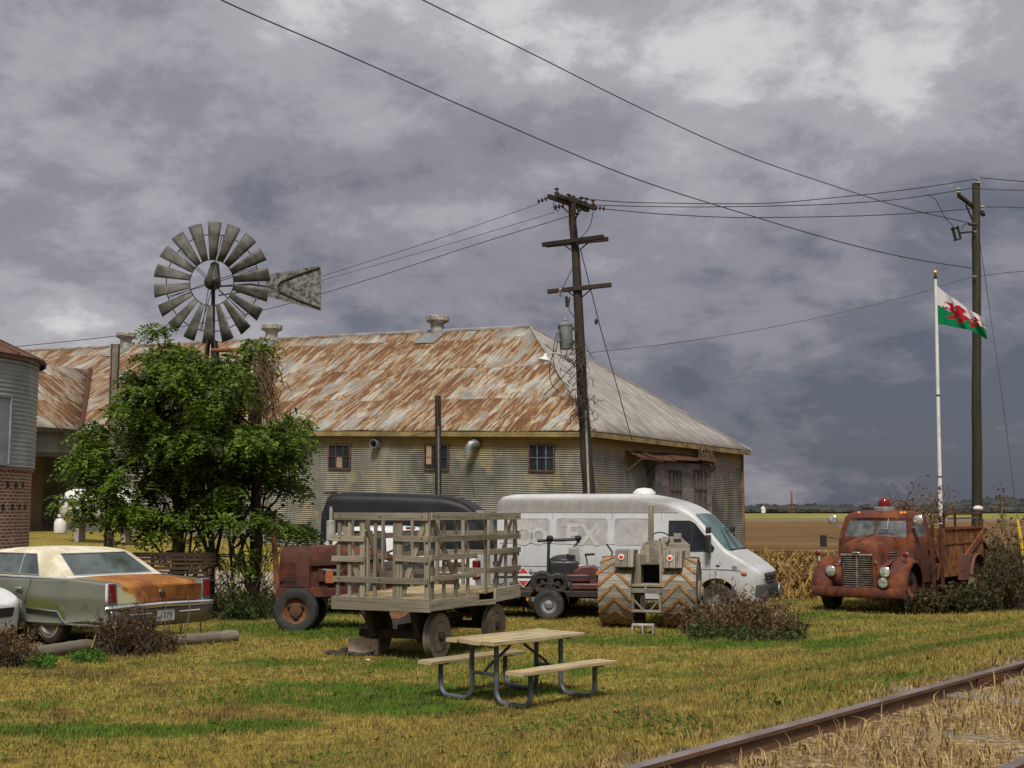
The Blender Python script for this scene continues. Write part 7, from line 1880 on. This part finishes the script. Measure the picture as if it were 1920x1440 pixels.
# ================================================================== WINDMILL
HUB = D(397, 530, 27.5); wmb = Vector((HUB.x + .03, HUB.y + .3, 0))
wm = thing('windmill', 'old farm windmill wheel with galvanised blades rising above the vines', 'windmill', wmb)
H_ = HUB - wmb
MT['blade'] = m_plain('weathered_blade', (.10, .097, .086), .65, .2, .5, 5, (.045, .038, .032), .7)
k = Mat('mottled_vane'); n1 = k.noise(k.uvm((9, 9, 9), src='Object'), 1, 7, .75, .5); MT['vane'] = k.out(k.mix(k.rng(n1, .42, .58), (.045, .047, .047), (.20, .195, .175)), .6, .2, .3)
Q = Euler((R(4), 0, R(-9))).to_matrix()          # wheel faces the camera, turned a little
def wp(r_, a, dz=0.0): return H_ + Q @ Vector((r_ * math.sin(a), dz, r_ * math.cos(a)))
PXM = 2300 / 27.5; RO_, RI = 116 / PXM, 44 / PXM
for i in range(18):
    a = math.tau * i / 18 + R(3.5); m = MB(); P = []
    for t in (0, .33, .66, 1):
        r_ = lerp(RI, RO_, t); hw_ = lerp(.066, .158, t); row_ = []
        for q in range(5):
            f_ = -1 + q / 2; row_.append(wp(r_, a + f_ * hw_ / r_, -.02 + .03 * f_ - .012 * (1 - f_ * f_)))
        P.append(row_)
    m.grid(P); m.build('blade', MT['rust'] if False else MT['blade'], wm, solid=.006, smooth=60, label='blade with a rusty tip' if i == 4 else None)
m = MB(); 
for r_, dz in ((RI, .0), (RO_ * .80, .03)): m.tube([wp(r_, math.tau * q / 48, dz) for q in range(49)], .012, 6)
m.build('rim_hoop', MT['iron'], wm)
m = MB()
for i in range(6):
    a = math.tau * i / 6 + R(14)
    for da, dz in ((-.03, -.12), (.03, .10)): m.tube([wp(.06, a + da, dz), wp(RO_ * .80, a + da * .6, .02)], .009, 5)
m.build('spoke', MT['iron'], wm)
m = MB(); Mh = Matrix.Translation(H_) @ Q.to_4x4() @ Matrix.Rotation(R(90), 4, 'X'); m.lathe([(0, .22), (.09, .2), (.10, .1), (.16, .06), (.17, -.1), (.12, -.25), (0, -.27)], 18, Mh); m.build('hub', MT['iron'], wm)
m = MB(); m.prism([(-.16, -.1), (-.20, .02), (-.05, .46), (.03, .50), (.09, .44), (.13, 0), (.10, -.12)], lambda a, b, t: H_ + Q @ Vector((a, t, b)), .05, .24); m.build('gear_hood', MT['blade'], wm, bevel=.02)
m = MB(); m.tube([H_ + Vector((0, .15, 0)), Vector((.04, .1, -.2))], .045, 10)
for sx_ in (-1, 1):
    for sy_ in (-1, 1): m.tube([H_ + Vector((sx_ * .08, .15 + sy_ * .08, -1.3)), Vector((sx_ * .75, .1 + sy_ * .75, 0))], .03, 6)
for z in (1.2, 2.6, 4.0, 5.2):
    f_ = lerp(.75, .12, z / (H_.z - .5)); c4 = [Vector((sx_ * f_, .1 + sy_ * f_, z)) for sx_, sy_ in ((-1, -1), (1, -1), (1, 1), (-1, 1), (-1, -1))]
    for q in range(4): m.tube([c4[q], c4[q + 1]], .018, 5)
m.build('tower', MT['iron'], wm)
v0 = lambda px, py, d_=27.9: D(px, py, d_) - wmb
m = MB(); pts = [v0(507, 514), v0(602, 498), v0(602, 583), v0(506, 557), v0(497, 542), v0(498, 528)]
n0 = Vector((0, .012, 0)); m.add([p - n0 for p in pts] + [p + n0 for p in pts], [tuple(range(6)), tuple(reversed(range(6, 12)))] + [(i, 6 + i, 6 + (i + 1) % 6, (i + 1) % 6) for i in range(6)]); vo = m.build('tail_vane', MT['vane'], wm, smooth=0)
m = MB(); P = [v0(600, 502), v0(560, 515), v0(528, 528), v0(521, 537), v0(526, 548), v0(558, 562), v0(600, 578)]; m.tube([p - Vector((0, .03, 0)) for p in P], .018, 6); vo2 = m.build('vane_rib', MT['iron'], vo)
m = MB(); m.tube([H_ + Vector((.1, .2, -.05)), v0(470, 533), v0(505, 538)], .022, 6); m.tube([H_ + Vector((.1, .25, -.25)), v0(470, 545), v0(520, 548)], .016, 6); m.build('vane_arm', MT['iron'], wm)

# ================================================================== FOLIAGE
def leaf_mat(name, a, b, c=None, trans=.35):
    k = Mat(name); isl = k.geo.outputs['Random Per Island']
    n1 = k.noise(k.uvm((1.1, 1.1, 1.1), src='W'), 1, 4, .6)
    col = k.mix(isl, a, b)
    if c: col = k.mix(k.math('MULTIPLY', k.rng(n1, .48, .66), .8), col, c)
    k.out(col, .6, 0, .25)
    tr_ = k.nt.nodes.new('ShaderNodeBsdfTranslucent'); k.nt.links.new(col, tr_.inputs[0])
    mx = k.nt.nodes.new('ShaderNodeMixShader'); mx.inputs[0].default_value = trans; k.nt.links.new(k.b.outputs[0], mx.inputs[1]); k.nt.links.new(tr_.outputs[0], mx.inputs[2]); k.nt.links.new(mx.outputs[0], k.nt.nodes['Material Output'].inputs[0]); return k.m
def leaves_mesh(name, C, A, S, L, Wd, mat, parent=None, off=Vector((0, 0, 0))):
    """diamond leaves: centre C, long axis A, side axis S"""
    n = len(C); V = np.zeros((n, 4, 3)); C = C - np.array(off)
    nn = np.cross(A, S); nn /= np.linalg.norm(nn, axis=1)[:, None] + 1e-9
    V[:, 0] = C - A * L[:, None] * .5; V[:, 2] = C + A * L[:, None] * .5
    mid = C - A * L[:, None] * .08 + nn * L[:, None] * .10
    V[:, 1] = mid + S * Wd[:, None] * .5; V[:, 3] = mid - S * Wd[:, None] * .5
    me = bpy.data.meshes.new(name); me.vertices.add(n * 4); me.vertices.foreach_set('co', V.reshape(-1).astype(np.float32))
    me.loops.add(n * 4); me.loops.foreach_set('vertex_index', np.arange(n * 4, dtype=np.int32)); me.polygons.add(n); me.polygons.foreach_set('loop_start', np.arange(0, n * 4, 4, dtype=np.int32)); me.polygons.foreach_set('loop_total', np.full(n, 4, dtype=np.int32))
    me.update(calc_edges=True); me.materials.append(mat); o = bpy.data.objects.new(name, me); COL.objects.link(o)
    if parent is not None: o.parent = parent
    return o
def sprays(centers, n_leaf, r, spray_len=.34, leaf=.085, droop=.6):
    """pinnate sprays: centers (n,3), outward direction dirs"""
    cs, ds = centers; n = len(cs); C, A, S = [], [], []
    d = ds + r.normal(0, .35, (n, 3)); d[:, 2] -= droop * .5; d /= np.linalg.norm(d, axis=1)[:, None]
    side = np.cross(d, np.array([0, 0, 1.0])); side += r.normal(0, .25, (n, 3)); side /= np.linalg.norm(side, axis=1)[:, None] + 1e-9
    L_ = spray_len * r.uniform(.6, 1.25, n)
    for i in range(n_leaf):
        t = (i // 2 + .6) / (n_leaf / 2); sg = 1 if i % 2 else -1
        base = cs + d * (L_ * t)[:, None]; base[:, 2] -= droop * L_ * t * t * .6
        ax = d * .55 + side * sg * .85 + np.array([0, 0, -.25]); ax += r.normal(0, .18, (n, 3)); ax /= np.linalg.norm(ax, axis=1)[:, None]
        lw = leaf * r.uniform(.7, 1.25, n)
        C.append(base + ax * (lw * .5)[:, None]); A.append(ax)
        s_ = np.cross(ax, r.normal(0, .5, (n, 3)) + np.array([0, -.4, 1.0])); s_ /= np.linalg.norm(s_, axis=1)[:, None] + 1e-9; S.append(s_)
    return np.concatenate(C), np.concatenate(A), np.concatenate(S)
MT['vine_leaf'] = leaf_mat('vine_leaves', (.018, .046, .003), (.120, .175, .007), (.020, .042, .004), .15)
MT['bark'] = m_wood('vine_bark', (.085, .062, .045), (.05, .037, .028), (.02, .015, .012), gs=(2, 30, 30))
vt = thing('vine_tree', 'tall leafy green vine tree swallowing the windmill tower', 'tree', tuple(W(400, 1130, 0)))
vo_ = vt.location.copy()
VB = [(300, 638, 24, 20, 1), (292, 625, 12, 10, 1), (335, 655, 30, 20, 1), (345, 680, 50, 26, 1.1), (395, 700, 40, 22, .9), (480, 655, 14, 10, .8), (425, 682, 42, 18, .6), (482, 672, 22, 22, .6), (278, 705, 40, 36, .9), (330, 735, 80, 55, 1), (425, 740, 62, 55, .9), (505, 745, 18, 40, .15), (530, 800, 30, 45, .9), (400, 820, 110, 65, 1), (290, 830, 72, 55, 1),
      (200, 825, 40, 38, .8), (165, 870, 34, 36, .9), (235, 895, 85, 55, 1), (350, 900, 100, 65, 1), (455, 890, 70, 65, .8), (533, 870, 32, 60, 1), (190, 950, 55, 32, .75), (290, 965, 85, 40, .9), (410, 965, 70, 45, .75), (500, 950, 45, 45, .6), (558, 985, 30, 22, .7), (575, 1003, 16, 10, .6),
      (125, 945, 18, 9, .4), (330, 1010, 55, 18, .4), (470, 1035, 38, 30, .35), (250, 1000, 60, 18, .45), (488, 1085, 22, 18, .35), (265, 770, 40, 30, .8), (480, 810, 60, 50, .9), (445, 1010, 40, 22, .5), (300, 1035, 40, 14, .5), (390, 1030, 40, 20, .5), (330, 1060, 30, 22, .4), (480, 1060, 30, 26, .5), (235, 750, 16, 18, .5)]
GAPS = [(405, 690, 18, 14), (300, 770, 16, 24), (228, 800, 22, 18), (455, 775, 20, 30), (520, 760, 20, 46), (395, 905, 22, 20), (250, 930, 18, 16), (470, 930, 26, 24), (160, 905, 15, 16), (350, 955, 28, 18), (545, 930, 14, 18), (200, 988, 30, 16), (430, 1000, 26, 20), (370, 800, 14, 18)]
r = np.random.RandomState(21); cs, ds = [], []
for (cx, cy, rx, ry, den) in VB:
    for _ in range(max(2, int(rx * ry * den ** 1.5 / 95))):
        # a clump: leafy sprays hanging out from one bough end
        a, b = r.uniform(-1, 1), r.uniform(-1, 1)
        if a * a + b * b > 1.05: continue
        dd = 26.4 + r.normal(0, .8)
        if dd > 27.2: dd = 27.2
        qx, qy = cx + rx * a, cy + ry * b
        if any(((qx - gx_) / gw) ** 2 + ((qy - gy_) / gh) ** 2 < 1 for gx_, gy_, gw, gh in GAPS): continue
        c0 = D(qx, qy, dd)
        if mnoise.noise(Vector((c0.x * 1.3, c0.y * .6, c0.z * 1.3))) < -.24: continue
        R_ = r.uniform(.13, .32) * (.75 if den < .5 else 1)
        for _k in range(int(58 * (R_ / .3) ** 2 * (.6 if den < .5 else 1))):
            n_ = r.normal(0, 1, 3); n_ /= np.linalg.norm(n_); n_[2] = abs(n_[2]) * .9 - .25
            rad = R_ * r.uniform(.35, 1.0)
            cs.append([c0.x + n_[0] * rad * 1.15, c0.y + n_[1] * rad, c0.z + n_[2] * rad * .8]); ds.append(n_ / np.linalg.norm(n_))
cs, ds = np.array(cs), np.array(ds)
C, A, S = sprays((cs, ds), 10, r, .30, .085, 1.0)
L_ = .095 * r.uniform(.75, 1.3, len(C))
leaves_mesh('crown', C, A, S, L_, L_ * .46, MT['vine_leaf'], vt, vo_)
m = MB(); rr = random.Random(5)
def vine_stem(m, pts, r0, r1, d_=26.4, n=5):
    P = [D(a, b, d_ + q) - vo_ for a, b, q in pts]; xs__ = list(range(len(P))); Q = []
    for i in range(len(P) * n - n + 1): f_ = i / n; Q.append(Vector([cr_interp(xs__, [p[k_] for p in P], f_) + rr.uniform(-.012, .012) for k_ in range(3)]))
    m.tube(Q, [lerp(r0, r1, i / (len(Q) - 1)) for i in range(len(Q))], 9)
for pts, r0, r1 in ((((334, 1120, .2), (334, 1040, .1), (336, 960, 0), (330, 880, 0), (338, 760, 0), (352, 680, 0)), .15, .05), (((474, 1142, .4), (478, 1070, .3), (484, 1000, .1), (478, 900, 0), (472, 800, 0), (470, 700, .1)), .14, .05)):
    mm = MB(); vine_stem(mm, pts, r0, r1); mm.build('trunk', MT['bark'], vt)
mm = MB()
for _ in range(46):
    x0 = rr.choice((334, 478, 400, 440)); x1 = x0 + rr.uniform(-150, 110); y1 = rr.uniform(680, 1000)
    x1 = max(150, min(555, x1)); yb = rr.uniform(max(y1 + 40, 760), 1100)
    vine_stem(mm, ((x0 + rr.uniform(-6, 6), yb, rr.uniform(-.3, .3)), ((x0 + x1) / 2, (yb + y1) / 2 + rr.uniform(-20, 30), rr.uniform(-.6, .5)), (x1, y1, rr.uniform(-.6, .5))), rr.uniform(.015, .045), .008, n=4)
mm.build('branches', MT['bark'], vt)
# thicket of dry stems at the foot of the tree and brown dead vine at the right post
def twigs(name, label, cat, spec, mat, leafmat=None, leaf=.04, seed=1, kind=None, group=None, thick=.010, nleaf=3):
    """spec: list of (px, py, depth, height, lean_x, n) clumps of crooked stems from the ground"""
    rr_ = random.Random(seed); m = MB(); o0 = Vector(D(spec[0][0], spec[0][1], spec[0][2])); o0.z = 0; Lc = []
    for (px, py, d_, hgt, spread, n, wid) in spec:
        for _ in range(n):
            b = D(px + rr_.uniform(-wid, wid), py, d_ + rr_.uniform(-.4, .4)); b.z = gz(b.x, b.y) if py > 958 else b.z
            if py < 1005: b.z = D(px, py, d_).z
            h_ = hgt * rr_.uniform(.3, 1.3); q = b.copy(); dr = Vector((rr_.uniform(-spread, spread), rr_.uniform(-spread, spread), 1)); P = [q.copy()]
            for s in range(5):
                dr += Vector((rr_.uniform(-.35, .35), rr_.uniform(-.35, .35), rr_.uniform(-.25, .1))); dr.normalize(); q = q + dr * h_ / 5; P.append(q.copy())
                if leafmat and s > 0:
                    for _k in range(nleaf): Lc.append((q + Vector((rr_.gauss(0, .05), rr_.gauss(0, .05), rr_.gauss(0, .05)))))
                if rr_.random() < .5 and s > 0:
                    e_ = q + (dr + Vector((rr_.uniform(-1, 1), rr_.uniform(-1, 1), rr_.uniform(0, .6)))).normalized() * h_ * .22; m.tube([q - o0, e_ - o0], [thick * .5, thick * .2], 3, cap=False)
                    if leafmat:
                        for _k in range(nleaf): Lc.append(q.lerp(e_, rr_.random()) + Vector((rr_.gauss(0, .03), rr_.gauss(0, .03), rr_.gauss(0, .03))))
            m.tube([p - o0 for p in P], [lerp(thick, thick * .3, i / 5) for i in range(6)], 4, cap=False)
    if leafmat is None:
        o = m.build(name, mat, smooth=60); o.location = o0; return tag(o, label, cat, group, kind)
    t = thing(name, label, cat, o0, 0, group); m.build('stems', mat, t, smooth=60)
    r_ = np.random.RandomState(seed); Cn = np.array([list(p) for p in Lc]); n = len(Cn); A_ = r_.normal(0, 1, (n, 3)); A_ /= np.linalg.norm(A_, axis=1)[:, None]; S_ = np.cross(A_, r_.normal(0, 1, (n, 3))); S_ /= np.linalg.norm(S_, axis=1)[:, None]
    ll = leaf * np.exp(r_.normal(-.1, .42, n)); leaves_mesh('leaves', Cn, A_, S_, ll, ll * .5, leafmat, t, o0); return t
MT['dry_stem'] = m_plain('dry_stem', (.15, .105, .06), .9, 0, .5, 9); MT['dark_stem'] = m_plain('dark_stem', (.055, .04, .03), .9, 0, .4, 9)
MT['straw_stem'] = m_plain('straw_stem', (.42, .28, .10), .85, 0, .3, 9)
MT['brown_leaf'] = leaf_mat('brown_weed_leaves', (.040, .022, .012), (.15, .085, .040), (.055, .060, .018), .2)
MT['rust_leaf'] = leaf_mat('reddish_weed_leaves', (.050, .028, .012), (.20, .115, .045), (.045, .042, .012), .2)
MT['green_leaf'] = leaf_mat('weed_green_leaves', (.020, .045, .008), (.07, .10, .016), (.06, .05, .018), .25)
MT['dkgreen_leaf'] = leaf_mat('dark_brush_leaves', (.014, .018, .005), (.075, .062, .018), (.07, .040, .014), .2)
twigs('thicket', 'tangle of dry stems and suckers round the foot of the vine tree', 'undergrowth', [(430, 1120, 27, 1.5, .5, 60, 60), (350, 1115, 26.5, 1.2, .5, 30, 40), (480, 1130, 27, 1.7, .35, 40, 35)], MT['dry_stem'], None, seed=3, thick=.012)
twigs('undergrowth', 'low green and brown undergrowth between the sedan and the vine tree', 'undergrowth', [(420, 1125, 25.2, .7, .6, 60, 40), (470, 1135, 25, .45, .7, 50, 45), (300, 1110, 25.5, .7, .6, 40, 60), (540, 1120, 28, .5, .6, 30, 30)], MT['dark_stem'], MT['green_leaf'], .07, seed=4, nleaf=4)
# dead brown vine hanging on the steel post
m = MB(); rr = random.Random(9); oo = D(490, 700, 26.5); oo.z = 0
for _ in range(110):
    x0 = rr.uniform(472, 512); y0 = rr.uniform(650, 760); P = [D(x0, y0, 26.5 + rr.uniform(-.3, .3))]
    for s in range(6): P.append(P[-1] + Vector((rr.uniform(-.10, .12), rr.uniform(-.08, .08), rr.uniform(-.26, .02))))
    m.tube([p - oo for p in P], [.010] * 6 + [.004], 4, cap=False)
o = m.build('dead_vine', m_plain('dead_vine_brown', (.13, .075, .035), .9, 0, .5, 9)); o.location = oo; tag(o, 'bundle of dead brown vine strands hanging from the steel beam', 'vine')
m = MB(); oo = D(1075, 720, 32.4); oo.z = 0
for _ in range(75):
    y0 = rr.uniform(640, 780); x0 = lerp(1087, 1096, (y0 - 640) / 140) + rr.uniform(-14, 10); P = [D(x0, y0, 32.6 + rr.uniform(-.3, .2))]
    dx = rr.choice((-1, -1, 1)) * rr.uniform(.0, .06)
    for s in range(6): P.append(P[-1] + Vector((dx + rr.uniform(-.10, .10), rr.uniform(-.06, .06), rr.uniform(-.18, .14))))
    m.tube([p - oo for p in P], [.010] * 6 + [.004], 4, cap=False)
o = m.build('pole_vine', MT['dark_stem']); o.location = oo; tag(o, 'bare dark vine tangled round the middle of the leaning pole', 'vine')
m = MB(); oo = B(0, solve_v(1310), ZE)
for _ in range(70):
    p = Bp(0, solve_v(rr.uniform(1296, 1322)), ZE + rr.uniform(-.9, .1)) + EN * rr.uniform(.2, .6) + B(0, 0, 0); P = [p]
    for s in range(5): P.append(P[-1] + Vector((rr.uniform(-.12, .12), rr.uniform(-.1, .1), rr.uniform(-.32, .05))))
    m.tube([q - oo for q in P], [.022] * 5 + [.008], 4, cap=False)
o = m.build('eave_vine', MT['dry_stem']); o.location = oo; tag(o, 'dry weeds hanging from the barn eave above the boarded bay', 'vine')
# weeds in the yard
twigs('weed_bush', 'reddish brown weed bush leaning on the right drum wheel of the play tractor', 'bush', [(1330, 1180, 22.6, .50, .5, 70, 40), (1380, 1182, 22.4, .60, .5, 90, 40), (1430, 1188, 22.2, .56, .5, 90, 38), (1475, 1192, 22.0, .42, .6, 60, 28), (1300, 1180, 22.7, .35, .5, 30, 22), (1345, 1165, 23.4, .85, .35, 16, 40), (1420, 1165, 23.2, .72, .4, 20, 50)], MT['dry_stem'], MT['rust_leaf'], .055, seed=6, nleaf=3)
twigs('green_weeds', 'low green weeds along the front foot of the reddish weed bush', 'weeds', [(1340, 1192, 21.8, .22, .8, 70, 50), (1440, 1199, 21.4, .20, .8, 80, 70)], MT['dark_stem'], MT['green_leaf'], .055, seed=7, nleaf=3)
twigs('brush', 'dark green brush growing along the near flank of the fire truck', 'bush', [(1720, 1148, 26.8, .42, .6, 80, 36), (1770, 1146, 27.0, .50, .6, 90, 40), (1830, 1142, 27.3, .55, .5, 90, 45), (1885, 1140, 28.0, .9, .5, 100, 32), (1935, 1130, 29, 1.3, .4, 100, 35), (1915, 1110, 31, 1.5, .4, 70, 35)], MT['dark_stem'], MT['dkgreen_leaf'], .075, seed=8, nleaf=4)
twigs('roadside_weeds', 'dark brown dead weeds behind the sedan bumper by the wooden log', 'weeds', [(215, 1218, 18.6, .70, .4, 60, 30), (250, 1212, 18.7, .56, .5, 60, 30), (300, 1210, 18.9, .28, .6, 40, 30)], MT['dark_stem'], MT['brown_leaf'], .04, seed=10, nleaf=4)
twigs('corner_weeds', 'dark reddish weeds in front of the log at the left edge', 'weeds', [(10, 1246, 17.4, .46, .5, 100, 30), (42, 1244, 17.5, .30, .6, 40, 14)], MT['dark_stem'], MT['rust_leaf'], .04, seed=11, nleaf=4)
twigs('small_greens', 'small bright green weed clump at the foot of the log', 'weeds', [(80, 1245, 17.3, .12, 1.0, 30, 24), (165, 1236, 17.9, .10, 1.0, 50, 26)], MT['dark_stem'], leaf_mat('bright_green_leaves', (.03, .10, .01), (.09, .20, .02)), .05, seed=12, nleaf=3)
def stalks(name, label, lst, mat, seed=1):
    rr_ = random.Random(seed); m = MB(); p0 = G(lst[0][0][0], lst[0][0][1])
    for pts in lst:
        b = G(*pts[0]); P = [b] + [D(a, c_, b.y + rr_.uniform(-.1, .1)) for a, c_ in pts[1:]]; m.tube([p - p0 for p in P], [.013] + [.008] * (len(P) - 2) + [.004], 5)
    o = m.build(name, mat); o.location = p0; return tag(o, label, 'dry stalks')
stalks('dry_stalks', 'bent golden stalks standing against the near corner of the sedan', [[(207, 1222), (212, 1180), (219, 1150)], [(213, 1228), (216, 1190), (218, 1142)], [(202, 1225), (206, 1195), (214, 1185)], [(220, 1224), (218, 1200), (214, 1185), (208, 1192)], [(226, 1222), (222, 1195), (213, 1180)]], MT['straw_stem'])
stalks('dry_stalks', 'single bent golden stalk left of the weeds by the log', [[(166, 1236), (172, 1212), (180, 1190), (181, 1174)], [(172, 1234), (180, 1238)], [(155, 1238), (168, 1228)]], MT['straw_stem'], 2)
MT['brown_stalk'] = m_plain('brown_stalk', (.16, .10, .055), .9)
for i_, (pts, lab) in enumerate((([(309, 1226), (310, 1180), (311, 1125)], 'thin upright brown stalk crossing the sedan number plate'), ([(344, 1222), (350, 1180), (356, 1140), (352, 1118)], 'tall thin brown stalk with a bent tip right of the sedan number plate'),
                                 ([(336, 1200), (341, 1170), (346, 1140)], 'short slanting brown stalk just right of the sedan number plate'), ([(377, 1204), (376, 1160), (376, 1120)], 'thin brown stalk below the right tail lamp of the sedan'))):
    stalks('dry_stalk', lab, [pts], MT['brown_stalk'], 3 + i_)
for i, (a, b, lab) in enumerate((((48, 1240), (168, 1221), 'grey log lying along the gravel pad under the sedan rear wheel'), ((318, 1213), (442, 1202), 'grey log lying in the grass right of the sedan bumper'))):
    p0, p1 = G(*a), G(*b); p0.z += .085; p1.z += .085; m = MB(); rr = random.Random(i); n = 12
    m.tube([p0.lerp(p1, t / n) - p0 + Vector((0, rr.uniform(-.01, .01), rr.uniform(-.008, .008))) for t in range(n + 1)], [.105 * rr.uniform(.92, 1.05) for _ in range(n)] + [.095], 14); o = m.build('log', MT['log']); o.location = p0; tag(o, lab, 'log', 'parking stop logs')
# bench behind the sedan
pb = D(318, 1088, 24.8); bn = thing('garden_bench', 'dark slatted wooden bench with arms behind the sedan', 'bench', (pb.x, 24.8, 0), R(-4)); zt1 = D(300, 1041, 24.8).z; zs = pb.z
wB = 1.62
for x_ in (-wB / 2, -wB * .28, 0, wB * .28, wB / 2):
    m = MB(); m.box((x_, .25, (zt1 + .2) / 2), (.06, .05, zt1 - .2)); m.build('back_post', MT['bench_wood'], bn)
for i in range(6): 
    m = MB(); z = lerp(zs + .05, zt1, i / 5); m.box((0, .22, z), (wB + .1, .025, .055 if i < 5 else .09)); m.build('back_slat', MT['bench_wood'], bn)
for i in range(4): m = MB(); m.box((0, -.22 + i * .13, zs), (wB + .15, .09, .03)); m.build('seat_slat', MT['bench_wood'], bn)
for s_ in (-1, 1):
    m = MB(); m.box((s_ * wB / 2, 0, zs + .26), (.06, .6, .04)); m.box((s_ * wB / 2, -.24, (zs + .26) / 2), (.06, .06, zs + .26)); m.box((s_ * wB / 2, .24, zs / 2), (.06, .06, zs)); m.build('arm_frame', MT['bench_wood'], bn)
# bent rusty pipe right of the tree
m = MB(); P = [D(a, b, 24.6) for a, b in ((523, 1125), (519, 1080), (516, 1040), (513, 1000), (514, 985), (520, 972))]; P[0] = to_ground(P[1], P[0]); c = P[0].copy(); m.tube([p - c for p in P], [.06, .06, .055, .05, .045, .03], 9); o = m.build('rusty_pipe', MT['rust_pipe']); o.location = c; tag(o, 'rusty bent pipe standing in front of the tractor radiator', 'pipe')
# propane tank, cylinder and odds and ends by the barn wing
tk = D(114, 975, 56); t = thing('propane_tank', 'long white propane tank half hidden by the vine tree', 'gas tank', (tk.x, 56, gz(tk.x + 1, 56))); zc = D(150, 950, 56).z - gz(tk.x + 1, 56); rt_ = .80
prof = [(0, 0)] + [(rt_ * math.sin(R(a)), rt_ * .8 * (1 - math.cos(R(a)))) for a in (20, 40, 60, 80, 90)] + [(rt_, 3.6)] + [(rt_ * math.sin(R(a)), 3.6 + rt_ * .8 * (math.cos(R(a)))) for a in (80, 60, 40, 20)] + [(0, 3.6 + rt_ * .8)]
m = MB(); m.lathe(prof, 28, Matrix.Translation((0, 0, zc)) @ Matrix.Rotation(R(90), 4, 'Y') @ Matrix.Rotation(R(8), 4, 'X')); m.build('shell', m_plain('tank_white', (.58, .57, .54), .5, 0, .15, 2, (.3, .22, .15), .5), t)
for x_ in (.9, 3.0): MB().box((x_, 0, (zc - rt_) / 2 + .1), (.18, .9, zc - rt_ + .25)).build('saddle', MT['concrete'], t)
cy = D(112, 1012, 66); m = MB(); m.lathe([(0, 0), (.19, .02), (.2, .08), (.2, .36), (.14, .46), (.05, .48), (.05, .52), (.11, .52), (.11, .6), (0, .6)], 18); o = m.build('gas_cylinder', MT['white_paint']); o.location = (cy.x, 66, gz(cy.x, 66)); o.scale = (1.6, 1.6, 1.7); tag(o, 'small white gas cylinder standing beside the brick bin base', 'gas cylinder')
# dish hanging in the vines
c = D(215, 858, 25.6); t = thing('hanging_dish', 'pale round metal dish caught in the left part of the vine', 'dish', c); m = MB(); m.lathe([(.235, .03), (.22, 0), (.12, -.05), (0, -.06)], 24, Matrix.Rotation(R(25), 4, 'X')); m.lathe([(.235, .03), (.245, .035), (.235, .045)], 24, Matrix.Rotation(R(25), 4, 'X')); m.build('bowl', MT['vent'], t)
# brush growing out of the truck pump, saplings on the right
bp_ = D(1722, 985, 29.4)
twigs('truck_brush', 'bare brush with withered leaves growing up through the fire truck pump', 'bush', [(1722, 985, 29.2, 1.0, .9, 26, 26), (1750, 980, 29.6, .75, 1.0, 22, 20), (1700, 975, 29, .85, 1.1, 12, 16)], m_plain('reddish_twig', (.13, .07, .05), .8, 0, .4, 9), MT['rust_leaf'], .06, seed=14, thick=.014, nleaf=2)
twigs('sapling', 'thin bare sapling behind the fire truck near the guy wire', 'sapling', [(1885, 1000, 42, 1.6, .3, 7, 10)], MT['dry_stem'], MT['brown_leaf'], .09, seed=15, thick=.02, nleaf=4)
twigs('field_stalks', 'ragged dry corn stalks standing between the van nose and the fire truck', 'corn stalks', [(1430, 1060, 44, .8, .8, 30, 60), (1500, 1075, 38, .7, .9, 30, 50), (1480, 1050, 48, .6, .8, 30, 90), (1540, 1085, 35, .6, .9, 20, 30)], MT['straw_stem'], leaf_mat('corn_husk', (.08, .046, .014), (.27, .165, .05), (.05, .038, .012), .2), .13, seed=16, thick=.012, nleaf=1)
twigs('rear_brush', 'rank brown brush rising behind the fire truck at the right edge', 'bush', [(1880, 1060, 36, 1.8, .5, 90, 50), (1910, 1040, 40, 1.6, .5, 60, 40)], MT['dry_stem'], MT['brown_leaf'], .09, seed=17, nleaf=4)

# fallen leaves and broad-leaved weeds sprinkled over the lawn
def sprinkle(name, label, cat, n, size, mat, seed, cond, up=.35):
    r_ = np.random.RandomState(seed); x, y = frustum_pts(n, 7.5, 27.0, r_)
    nn_ = (x - RO.x) * RN.x + (y - RO.y) * RN.y; q = np.array([mnoise.noise(Vector((a * .7, b * .9, seed))) for a, b in zip(x, y)])
    kp = (nn_ > .6) & (q > cond); x, y = x[kp], y[kp]; n = len(x); Cn = np.c_[x, y, gz_np(x, y) + r_.uniform(.015, .05, n)]
    A_ = np.c_[r_.normal(0, 1, n), r_.normal(0, 1, n), r_.normal(0, up, n)]; A_ /= np.linalg.norm(A_, axis=1)[:, None]; S_ = np.cross(A_, np.c_[r_.normal(0, .4, n), r_.normal(0, .4, n), np.ones(n)]); S_ /= np.linalg.norm(S_, axis=1)[:, None]
    ll = size * np.exp(r_.normal(0, .35, n)); tag(leaves_mesh(name, Cn, A_, S_, ll, ll * .6, mat), label, cat, kind='stuff')
sprinkle('fallen_leaves', 'small brown fallen leaves lying over the lawn', 'fallen leaves', 4000, .038, MT['brown_leaf'], 31, -.15)
sprinkle('lawn_weeds', 'low broad leaved green weeds among the lawn grass', 'weeds', 26000, .036, leaf_mat('clover', (.02, .065, .004), (.07, .15, .010)), 32, .12)
